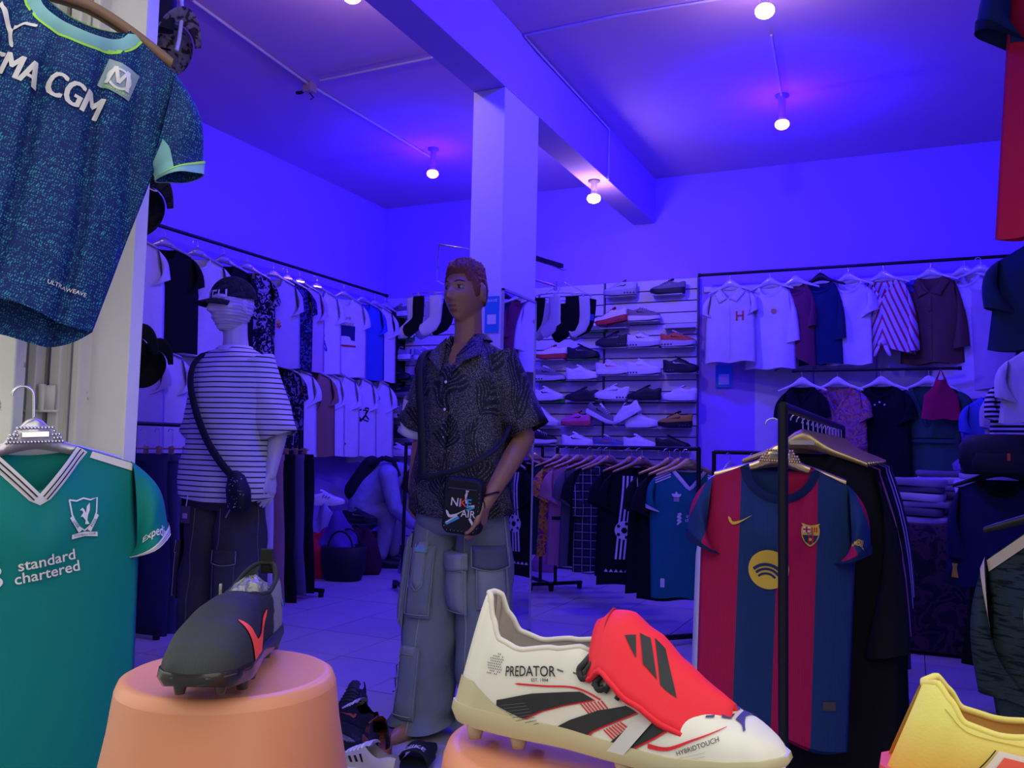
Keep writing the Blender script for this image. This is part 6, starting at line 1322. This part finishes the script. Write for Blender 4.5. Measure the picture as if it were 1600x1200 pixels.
PW = dict(L=.312, w=[(0, .014), (.03, .024), (.10, .031), (.22, .034), (.40, .033), (.55, .040), (.72, .0475), (.86, .042), (.94, .031), (.985, .015), (1, .006)],
          h=[(0, .140), (.035, .140), (.075, .124), (.13, .114), (.22, .110), (.34, .113), (.43, .108), (.50, .094), (.62, .076), (.78, .066), (.90, .054), (.97, .042), (1, .030)],
          b=[(0, .022), (.3, .021), (.7, .017), (1, .022)], g=[(0, .013), (.2, .012), (.7, .011), (.92, .015), (1, .022)],
          o=[(0, .22), (.05, .34), (.14, .48), (.25, .52), (.36, .47), (.45, .32), (.52, .0), (1, 0)], so=.0015, sl=.010, k=.70, ky=.80,
          lean=[(0, .026), (.08, .022), (.16, .012), (.28, 0), (1, 0)])
def dirz(a, b): d = b-a; return math.atan2(d.y, d.x), d.length
wa, wb = onz(760, 1152, ZS), onz(1185, 1240, ZS)
wrz, wl = dirz(wa, wb); wc = wa+(wb-wa).normalized()*.127
bootw = mk('boot_white', (.70, .67, .60), .42, 0, .4, .04, 6, .08, 200); blin = mk('boot_lining', (.52, .46, .38), .85, 0, .15, .10, 12, .3, 200); bsol = mk('boot_cream_sole', (.50, .46, .28), .35, 0, .45, .06, 6, 0); clearstud = mk('clear_stud', (.40, .34, .28), .12, 0, .6, .05, 10, 0)
tW = boot('football_boot', 'white football boot with black and red stripes and a red fold-over tongue', PW, (wc.x, wc.y, ZS+.0045), wrz, {'upper': bootw, 'lining': blin, 'insole': blin, 'sole': bsol, 'stud': clearstud, 'rim': mk('boot_rim', (.60, .55, .48), .8)}, STUDS)
s2 = wa+(wb-wa).normalized()*.065+V((.015, .035, 0)); stool('orange plastic stool carrying the white football boot', V((s2.x, s2.y, ZS)), r=.128)

def bd(t, p, side, geo, mat, nm, off=.0012, dx=-.006, ml=.008): return decal(nm, xf(geo, dx, 0), bmap(p, side, off), mat, t, ml)
bk_, rd_k = mk('boot_black', (.022, .024, .028), .55, 0, .3, .2, 40, .2, 300), mk('boot_red', (.60, .02, .035), .5)
ST = [[(-.094, .0434), (-.0557, .0546), (-.0084, .0633), (.0051, .0591), (-.0261, .0488), (-.0465, .041), (-.0628, .0321), (-.0673, .0321), (-.0935, .0385)], [(-.0387, .0248), (-.0172, .0381), (.0108, .0515), (.0352, .0585), (.0446, .0551), (.0178, .0408), (.0041, .0328), (-.0083, .0195)], [(.012, .0195), (.0221, .0271), (.0367, .0407), (.0563, .0501), (.0806, .0524), (.0616, .039), (.0435, .0273), (.0358, .0205)]]
for sd in (-1, 1):
    for st in ST:
        bd(tW, PW, sd, poly([(x+.0022, z-.0005) for x, z in st]), rd_k, 'red_edge', .0008); bd(tW, PW, sd, poly(st), bk_, 'black_stripe', .0014)
    for (a, b, c, d) in ([(-.0075, .0536), (.0127, .0593), (.019, .0540), (.0025, .0464)], [(.0165, .0368), (.0313, .0455), (.0395, .0420), (.0261, .0304)]):
        for k in range(7):
            q = k/6; bd(tW, PW, sd, stroke([(lerp(a[0], b[0], q), lerp(a[1], b[1], q)), (lerp(d[0], c[0], q), lerp(d[1], c[1], q))], .0013), rd_k, 'red_hatch', .0009)
    bd(tW, PW, sd, stroke(spl([(-.075, .0605), (-.045, .0625), (-.012, .0655), (.012, .0600)], 5), [.0003]+[.0016]*20+[.0002]), rd_k, 'red_sweep')
    bd(tW, PW, sd, stroke(spl([(.058, .0325), (.075, .0335), (.095, .0425), (.118, .0525)], 6), [.0040, .0038, .0036, .0034, .0032, .003, .0028, .0026, .0024, .0022, .002, .0018, .0016, .0014, .0012, .001, .0008, .0006, .0004]), rd_k, 'red_sweep')
    for k in range(9):
        z0 = .0395-.0022*k; bd(tW, PW, sd, stroke([(-.0885+.0035*k, z0+.0), (-.062+.002*k, z0+.006-.0*k)], .0005), mk('groove_grey', (.10, .10, .11), .6), 'ridge_line', .0018)
    for k in range(7): bd(tW, PW, sd, stroke(spl([(.062+.003*k, .0245-.0012*k), (.08, .0265-.0022*k), (.105, .035-.003*k)], 4), .0004), mk('groove_pale', (.50, .47, .42), .5), 'ridge_line', .001)
    mx = 1 if sd < 0 else -1
    bd(tW, PW, sd, xf(text2d('PREDATOR', .0125, .008, .86), -.0615, .0725, 1, .12*mx, mx), bk_, 'lettering', .0012, -.006, .004); bd(tW, PW, sd, xf(text2d('EST. 1994', .0042, .004), -.0490, .0668, 1, .12*mx, mx), bk_, 'lettering', .0012, -.006, .004)
    bd(tW, PW, sd, xf(text2d('HYBRIDTOUCH', .0050, .002), .0985, .0380, 1, .42*mx, mx), bk_, 'lettering', .0012, -.006, .004)
    bd(tW, PW, sd, poly([(-.152, .022), (-.150, .056), (-.128, .0545), (-.094, .0375), (-.0387, .0215), (-.008, .0165), (-.06, .0168)]), bsol, 'heel_counter', .0011, -.006, .006)
    r_ = random.Random(2); bd(tW, PW, sd, join2(*[poly(circ(.0007, 6, -.104+.0024*i+(.0012 if j % 2 else 0), .0745+.0022*j)) for i in range(-5, 6) for j in range(-5, 7) if (i*i/25+j*j/36) < 1 and r_.random() < 1.15-(i*i/25+j*j/36)]), mk('perf_grey', (.12, .12, .13), .6), 'perforation', .0010, -.006, .1)['kind'] = 'stuff'
    for x, z in ((-.030, .0775), (-.014, .0770)): bd(tW, PW, sd, stroke([(x-.003, z+.0006), (x+.003, z-.0006)], .0014), mk('perf_grey', ()), 'eyelet_mark')
    bd(tW, PW, sd, join2(stroke([(.101, .058), (.107, .0582)], .0012), stroke([(.112, .0578), (.119, .0566)], .0012), stroke(spl([(.122, .0560), (.128, .0535), (.131, .0500)], 4), .0014)), mk('blue_dash', (.06, .05, .20), .5), 'dash_line')
# fold-over tongue, laces, elastic strap
redt = mk('tongue_red', (.78, .022, .045), .6, 0, .25, .06, 6, .15, 250)
def flap(u, v, o=0):
    x = lerp(-.008, .112, u); w_ = interp([(0, .030), (.25, .046), (.5, .047), (.8, .034), (1, .018)], u); s = x/PW['L']+.5
    base = interp(PW['h'], s); lift = interp([(0, .020), (.12, .038), (.25, .046), (.42, .040), (.62, .024), (.85, .010), (1, .006)], u)
    y = v*w_; z = base+lift*(1-.30*abs(v)**1.5)-(base-interp(PW['b'], s))*.36*abs(v)**2.2-.020*abs(v)**2*sm(u*3)-.012*(1-sm(u*6))*v*v
    return V((x-.010*sm(.3-u)*(1-abs(v)), y-.004, z+o))
fl = MB().grid([[flap(i/20, -1+j/10) for j in range(21)] for i in range(21)]); o = solid(put('tongue_flap', fl, redt, tW), .005, 0)
put('flap_seam', MB().tube([flap(.085+.02*sin(pi*(j/20)), -1+j/10, .0032) for j in range(21)], .0009, 5), mk('tongue_red_dark', (.40, .01, .02), .7), o)
put('flap_hem', MB().tube([flap(i/24, -.985, .001) for i in range(25)], .003, 6), redt, o)
for q in ([(.27, -.50), (.335, -.36), (.375, -.62)], [(.355, -.28), (.43, -.25), (.535, -.66), (.43, -.64)], [(.455, -.18), (.53, -.15), (.67, -.70), (.56, -.68)]):
    decal('three_bar_logo', poly(q), lambda u, v: flap(u, v, .0030)+V((0, -.0022, 0)), bk_, o, .05)
for k in range(4):
    s = .46+.035*k; put('lace', MB().tube([shoe_pt(PW, s, -.62, .002), shoe_pt(PW, s+.012, -.50, .006), shoe_pt(PW, s+.022, -.40, .007), V((PW['L']*(s-.5)+.012, -.012, interp(PW['h'], s)+.012)), shoe_pt(PW, s+.012, .45, .006), shoe_pt(PW, s, .6, .002)], .0026, 6), bk_, tW)
for k in range(2): s = .47+.055*k; put('lace_loop', MB().tube(spl([tuple(shoe_pt(PW, s, -.34, .004)), tuple(shoe_pt(PW, s-.012, -.5, .005)), tuple(shoe_pt(PW, s-.022, -.58, .004)), tuple(shoe_pt(PW, s-.010, -.63, .004)), tuple(shoe_pt(PW, s+.003, -.58, .003))], 4), .0030, 7), bk_, tW)
put('elastic_strap', MB().grid([[bmap(PW, -1, .0026)(lerp(.066, .028, q)-.006+dx_, lerp(.066, .020, q)) for dx_ in (-.008, -.004, 0, .004, .008)] for q in [k/14 for k in range(15)]]), mk('strap_white', (.58, .56, .55), .7, 0, .2, .05, 20, .2), tW)
# --- black boot, toe towards the viewer
PB = dict(L=.288, w=[(0, .014), (.03, .024), (.12, .032), (.28, .034), (.45, .034), (.62, .043), (.76, .047), (.88, .042), (.95, .031), (.985, .016), (1, .007)],
          h=[(0, .116), (.05, .120), (.14, .117), (.26, .106), (.36, .096), (.44, .092), (.52, .094), (.64, .090), (.78, .077), (.90, .061), (.96, .048), (1, .030)],
          b=[(0, .022), (.3, .021), (.7, .018), (1, .021)], g=[(0, .012), (.2, .011), (.7, .010), (.92, .014), (1, .020)],
          o=[(0, .28), (.05, .40), (.16, .55), (.28, .55), (.36, .42), (.43, .22), (.48, .0), (1, 0)], so=.002, sl=.012, k=.66, ky=.78, lean=[(0, 0), (1, 0)])
ba, bb_ = onz(308, 1098, ZS), onz(386, 1033, ZS); brz = math.atan2((ba-bb_).y, (ba-bb_).x); bcn = ba+(bb_-ba).normalized()*.112
def kn(g):
    x, y, z = g.xyz(); f = g.stp(g.ma('ADD', x, g.ma('MULTIPLY', g.noi(45, 2), .035)), -.044, .002); f2 = g.stp(g.ma('ADD', z, g.ma('MULTIPLY', g.noi(30, 2), .02)), .104, .003); ff = g.ma('MAXIMUM', f, f2); t_ = g.stp(x, .075, .05)
    rib = g.ma('MULTIPLY', g.ma('ADD', g.ma('SINE', g.ma('MULTIPLY', y, 1800)), 1), .12); dark = g.mix(t_, (.010, .010, .016), (.030, .033, .037)); dk_ = g.mix(rib, dark, (.02, .02, .026)); return g.mix(ff, (.15, .14, .22), dk_)
kb = pat('knit_boot', kn, .7, .3); bkr = mk('boot_rim_black', (.012, .012, .014), .8); bin_ = mk('boot_inner_grey', (.06, .06, .065), .7); bsb = mk('boot_sole_black', (.014, .014, .016), .22, 0, .6); stb = mk('stud_black', (.03, .03, .034), .15, 0, .7)
tK = boot('football_boot', 'black knitted football boot with an orange tick, toe towards the viewer', PB, (bcn.x, bcn.y, ZS+.0045), brz, {'upper': kb, 'lining': bin_, 'insole': bin_, 'sole': bsb, 'stud': stb, 'rim': bkr}, STUDS)
FAT = poly(spl([(-.5, .22), (-.48, -.08), (-.36, -.26), (-.16, -.26), (.05, -.12), (.5, .2), (.1, .07), (-.1, .02), (-.24, .0), (-.34, .07), (-.40, .15)], 4, True))
orr = mk('tick_orange', (.85, .07, .03), .5)
for sd in (-1, 1): decal('tick_logo', xf(FAT, .020 if sd > 0 else -.02, .0475, .108, .04, -.98), bmap(PB, sd, .0016), orr, tK, .008); decal('tick_logo', xf(SWOOSH, -.118, .062, .030, .1, -1), bmap(PB, sd, .0016), mk('tick_sky', (.03, .25, .65), .5), tK, .008)
put('pull_tab', MB().box((-.142, 0, .112), (.004, .016, .034), M.Rotation(.15, 3, 'Y')), bkr, tK, False, 0, .001)
put('toe_bumper', MB().tube([bmap(PB, sd, .0012)(x, .0275) for sd, x in [(-1, .02+.0135*k) for k in range(9)]+[(-1, .1385), (1, .1385)]+[(1, .128-.0135*k) for k in range(9)]], .0016, 6), mk('bumper_edge', (.05, .05, .052), .4), tK)
pl = MB(); rows = []
for i in range(15):
    th = .05+(pi-.1)*i/14; rows.append([V((-.062+.055*sin(th)*cos(a), .026*sin(th)*sin(a),   .068+.034*cos(th)))*1+V((1, 1, 1))*.006*noise.noise(V((i*.7, 3*cos(a), 3*sin(a)))) for a in [2*pi*k/26 for k in range(26)]])
bgp = thing('plastic_stuffing', 'crumpled clear plastic stuffed in the black football boot', 'plastic bag', tK.location, brz); put('film', pl.grid(rows, cu=True).fan(rows[0]).fan(rows[-1]), mk('film_grey', (.20, .20, .20), .12, 0, .7, .45, 26, 1.0, 60, .012), bgp)
put('shoe_stick', MB().tube([(-.02, -.022, .07), (-.030, -.026, .098)], .002, 6), mk('film_grey', ()), bgp)
# --- yellow boot, lower right
PY = dict(PW); PY['h'] = [(0, .100), (.04, .108), (.09, .100), (.16, .088), (.30, .083), (.45, .084), (.52, .082), (.62, .074), (.78, .064), (.90, .053), (.97, .042), (1, .030)]; PY['L'] = .30; PY['lean'] = [(0, .040), (.10, .034), (.2, .018), (.35, 0), (1, 0)]
def yl(g):
    x, y, z = g.xyz(); f = g.stp(g.ma('ADD', z, g.ma('MULTIPLY', g.noi(20, 2), .01)), .060, .022); f2 = g.stp(g.ma('ADD', x, g.ma('MULTIPLY', z, -.42)), -.160, .0015); base = g.mix(f, (.72, .36, .06), (.72, .66, .16)); return g.mix(f2, (.75, .12, .08), base)
ylm = pat('yellow_boot', yl, .5, .35); ylin = mk('yellow_lining', (.66, .50, .12), .8)
ya, yb_ = onz(1424, 1266, ZS), onz(1815, 1336, ZS); yrz = math.atan2((yb_-ya).y, (yb_-ya).x); yc = ya+(yb_-ya).normalized()*.128
tY = boot('football_boot', 'yellow and coral football boot cut off at the lower right corner', PY, (yc.x, yc.y, ZS+.0045), yrz, {'upper': ylm, 'lining': ylin, 'insole': ylin, 'sole': mk('coral_sole', (.72, .10, .06), .35), 'stud': stb, 'rim': mk('yellow_rim', (.70, .60, .14), .7)}, STUDS)
for sd in (-1, 1):
    q = [(-.098, .020), (-.072, .058), (-.04, .055), (.05, .040), (.04, .020)]
    bd(tY, PY, sd, poly([(x*1.02+.000, z+.002) for x, z in q]), mk('panel_cream', (.72, .62, .55), .5), 'side_panel_edge', .001, 0); bd(tY, PY, sd, poly([(x+.003, z-.002) for x, z in q]), mk('panel_coral', (.78, .10, .06), .5), 'side_panel', .0018, 0)
    bd(tY, PY, sd, stroke([(-.104, .022), (-.076, .060)], .001), bk_, 'panel_line', .002, 0); bd(tY, PY, sd, stroke(spl([(-.125, .083), (-.10, .069), (-.05, .064), (.0, .062)], 5), .0006), mk('seam_ochre', (.45, .33, .05), .6), 'seam', .001, 0)
ys = yc+V((0.02, .02, 0)); stool('orange plastic stool under the yellow football boot', V((ys.x, ys.y, ZS)), r=.128)
# ---------------------------------------------------------------- shoes on the floor by the stool
FG2 = 'shoes on the floor beside the stool'
def floorat(px, py): q = onz(px, py, .002); return q
sneaker('black sneaker standing furthest back in the floor group beside the stool', floorat(548, 1122), R(-70), 'run', b_, k_, gy, None, 0, 'sneaker', FG2)
sneaker('black sneaker with a white and orange tongue in the floor group', floorat(556, 1146), R(150), 'max', b_, k_, (.65, .14, .05), (.62, .60, .62), 0, 'sneaker', FG2)
sneaker('black and orange sneaker seen from its open collar in the floor group', floorat(590, 1172), R(128), 'run', b_, (.35, .10, .05), (.65, .14, .05), None, 0, 'sneaker', FG2)
sneaker('white knitted sneaker half hidden at the bottom edge by the stool', floorat(568, 1216), R(165), 'run', (.55, .50, .48), w, k_, None, 0, 'sneaker', FG2)
sneaker('black shoe with silver trim squeezed against the orange stool', floorat(528, 1205), R(100), 'low', k_, gy, (.4, .4, .4), None, 0, 'sneaker', FG2)
sneaker('dark shoe on the floor between the teal shirt and the stool', floorat(188, 1085), R(60), 'max', b_, k_, gy, None, 0, 'sneaker', FG2)
sl_ = thing('slide_sandal', 'black slide sandal with white lettering on its strap, on the tiles', 'sandal', floorat(655, 1192), R(100))
PS = dict(L=.27, w=[(0, .020), (.08, .034), (.3, .038), (.7, .048), (.92, .038), (1, .012)], h=[(0, .03), (1, .03)], b=[(0, .026), (1, .024)], g=[(0, 0), (1, .002)], o=[(0, 0), (1, 0)], so=0, sl=0)
put('footbed', sole_mesh(PS), mk('foam_black', (.012, .012, .015), .7), sl_)
strapf = lambda u, v: V((.045+u, -.054*cos(v), .020+.052*sin(v)))
solid(put('strap', MB().grid([[strapf(-.05+.10*i/8, pi*j/18) for j in range(19)] for i in range(9)]), mk('foam_black', ()), sl_), .005)
decal('lettering', text2d('NIKE', .036, .014), lambda x, y: strapf(-y*1.0+.018, pi/2+x/.054)+V((0, 0, .0045)), wht, sl_, .006); decal('tick_logo', xf(SWOOSH, 0, -.012, .085, .08), lambda x, y: strapf(-y*1.0+.016, pi/2+x/.054)+V((0, 0, .0045)), wht, sl_, .006)
sl_.rotation_euler = (0, 0, R(-75))
# ---------------------------------------------------------------- person bending over in the back corner
pb = onz(586, 884, 0); tp = thing('person', 'person in a pale blue jacket sitting bent over shoes in the far corner, head down', 'person', (pb.x, pb.y, 0), YAW)
hip, shl, shr, hd = V((-.12, 0, .46)), V((.115, -.165, .80)), V((.135, .165, .80)), V((.315, 0, .755))
mb = MB(); limb(mb, [(hip, .13), (V((-.02, 0, .66)), .13), (V((.10, 0, .80)), .13)]); limb(mb, [(V((.12, 0, .82)), .07), (V((.24, 0, .81)), .055)])
HR = M.Rotation(R(90), 3, 'Z') @ M.Rotation(R(52), 3, 'X'); head_mb(mb, hd, HR, 40, 44)
for sh_, el, wr_, s_ in ((shl, V((.185, -.215, .53)), V((.345, -.10, .365)), 1), (shr, V((.22, .20, .54)), V((.36, .06, .36)), -1)): limb(mb, [(sh_, .055), (el, .042)]); limb(mb, [(el, .042), (wr_, .028)]); hand_mb(mb, wr_, (.8, .3*s_, -.5), (0, s_, -.3), .7, s_)
KN = ((V((.13, -.12, .49)), V((.06, -.13, .07))), (V((.17, .12, .47)), V((.13, .12, .07))))
for k_n, an_ in KN: limb(mb, [(V((-.10, k_n.y*.6, .44)), .085), (k_n, .058)]); limb(mb, [(k_n, .056), (an_, .036)]); limb(mb, [(an_-V((.02, 0, .03)), .034), (an_+V((.15, 0, -.045)), .024)])
blob('body', mb, mk('person_skin', (.09, .045, .03), .5), tp, .009, 4)
mb = MB(); limb(mb, [(hip+V((.02, 0, .06)), .165), (V((-.03, 0, .66)), .160), (V((.09, 0, .79)), .150)]); limb(mb, [(V((.10, -.08, .82)), .09), (shl, .085)]); limb(mb, [(V((.11, .08, .82)), .09), (shr, .085)])
for sh_, el, wr_ in ((shl, V((.185, -.215, .53)), V((.32, -.115, .385))), (shr, V((.22, .20, .54)), V((.335, .07, .38)))): limb(mb, [(sh_, .085), (el, .064)]); limb(mb, [(el, .064), (wr_, .048)])
limb(mb, [(V((.16, 0, .84)), .085), (V((.215, 0, .845)), .075)])
blob('jacket', mb, mk('jacket_blue', (.30, .34, .52), .8, 0, .2, .2, 14, .5, 14, .02), tp, .011, 5)
mb = MB(); limb(mb, [(hip+V((-.0, 0, -.02)), .155), (hip+V((.04, 0, .0)), .15)])
for k_n, an_ in KN: limb(mb, [(V((-.10, k_n.y*.6, .44)), .105), (k_n, .082)]); limb(mb, [(k_n, .082), (an_.lerp(k_n, .12), .060)])
blob('trousers', mb, mk('trousers_pale', (.30, .30, .36), .85, 0, .2, .2, 14, .5, 14, .02), tp, .011, 5)
for k_n, an_ in KN: mb = MB(); limb(mb, [(an_-V((.03, 0, .02)), .045), (an_+V((.06, 0, -.03)), .044), (an_+V((.17, 0, -.042)), .034)]); blob('shoe', mb, blackm, tp, .010, 3)
mb = MB(); mb.grid([[hd+HR @ headpt(.03+1.75*i/16, 2*pi*j/32, 1, .018+.004*noise.noise(V((i, j, 0)))-.05*sm((.9-abs((2*pi*j/32+pi) % (2*pi)-pi))/.3)*sm((i/16-.55)/.2)) for j in range(32)] for i in range(17)], cu=True); put('hair', mb, mk('hair_black', (.008, .007, .008), .7), tp)
mb = MB(); limb(mb, [(V((-.20, 0, .66)), .10), (V((-.06, 0, .88)), .095)]); bp_ = blob('backpack', mb, mk('backpack_black', (.012, .012, .018), .7), tp, .012, 8)
for y in (-.10, .10): put('shoulder_strap', MB().tube([(-.06, y, .90), (.05, y*1.1, .955), (.15, y*1.1, .93), (.20, y, .80)], .022, 6), mk('backpack_black', ()), bp_)
sb = thing('storage_box', 'brown cardboard box the bent-over person sits on', 'box', V((pb.x, pb.y, 0))+M.Rotation(YAW, 3, 'Z') @ V((-.16, .02, 0)), YAW); put('carton', MB().box((0, 0, .14), (.34, .36, .28)), mk('brown_carton', (.10, .055, .035), .8), sb, False, 0, .006); put('lid_flap', MB().box((0, -.0, .283), (.35, .37, .006)), mk('brown_carton', ()), sb, False)
def heap(label, px, py, r, m_, seed, z=0, cat='clothes', name='garment_heap'):
    q = onz(px, py, 0); t = MB(); rows = []
    for i in range(15):
        th = .03+1.6*i/14; rows.append([V((r[0]*sin(th)*cos(a), r[1]*sin(th)*sin(a), max(.0, r[2]*cos(th))))*(1+.28*noise.noise(V((2.2*cos(a)*sin(th)+seed, 2.2*sin(a)*sin(th), 2.5*cos(th))))) for a in [2*pi*k/30 for k in range(30)]])
    o = put(name, t.grid(rows, cu=True).fan(rows[0]), m_); o.location = q+V((0, 0, z)); o.modifiers.new('s', 'SUBSURF').render_levels = 1; return tag(o, label, cat, 'clothes heaped in the far corner')
heap('crumpled red cloth heaped on the corner floor', 492, 900, (.18, .16, .34), cRed, 1)
heap('crumpled dark violet jacket heaped above the black bag', 524, 901, (.20, .16, .46), cloth((.10, .06, .28), 'violetcloth'), 5)
heap('pale lilac cloth on top of the heap in the far corner', 506, 896, (.15, .15, .56), cloth((.35, .30, .50), 'lilaccloth'), 9)
heap('dark red folded cloth beside the person on the corner floor', 650, 888, (.18, .14, .12), cloth((.25, .02, .04), 'darkred'), 12)
heap('pale blue trousers dropped at the feet of the bent-over person', 655, 896, (.20, .14, .20), cloth((.20, .24, .50), 'paleblue'), 15)
heap('dark coat lying over the box behind the person', 560, 895, (.20, .14, .40), cloth((.05, .015, .03), 'darkcoat'), 19)
bn_ = thing('black_bag', 'black bucket bag with two handles in front of the heap', 'bag', onz(536, 906, 0), .3); put('body', MB().rings([(0, 0, 0, .14, .11), (0, 0, .1, .17, .13), (0, 0, .26, .18, .14), (0, 0, .27, .16, .12), (0, 0, .12, .14, .11)], 26, 2.6, None, (1, 1)), bgm, bn_)
for y in (-.10, .10): put('handle', MB().tube([(.10*cos(a), y, .25+.14*sin(a)) for a in [pi*k/12 for k in range(13)]], .008, 6), bgm, bn_)
sneaker('white sneaker lying on top of the lilac cloth in the corner', onz(506, 896, 0)+V((0, 0, .56)), R(30), 'run', w, w, gy, None, 0, 'sneaker', 'shoes in the far corner')
sneaker('black sneaker lying on the dark coat beside the person', onz(560, 895, 0)+V((.0, .0, .41)), R(20), 'low', b_, k_, gy, None, 0, 'sneaker', 'shoes in the far corner')
sneaker('dark shoe between the feet of the bent-over person', onz(560, 890, .002), R(40), 'low', gy, w, gy, None, 0, 'sneaker', 'shoes in the far corner')
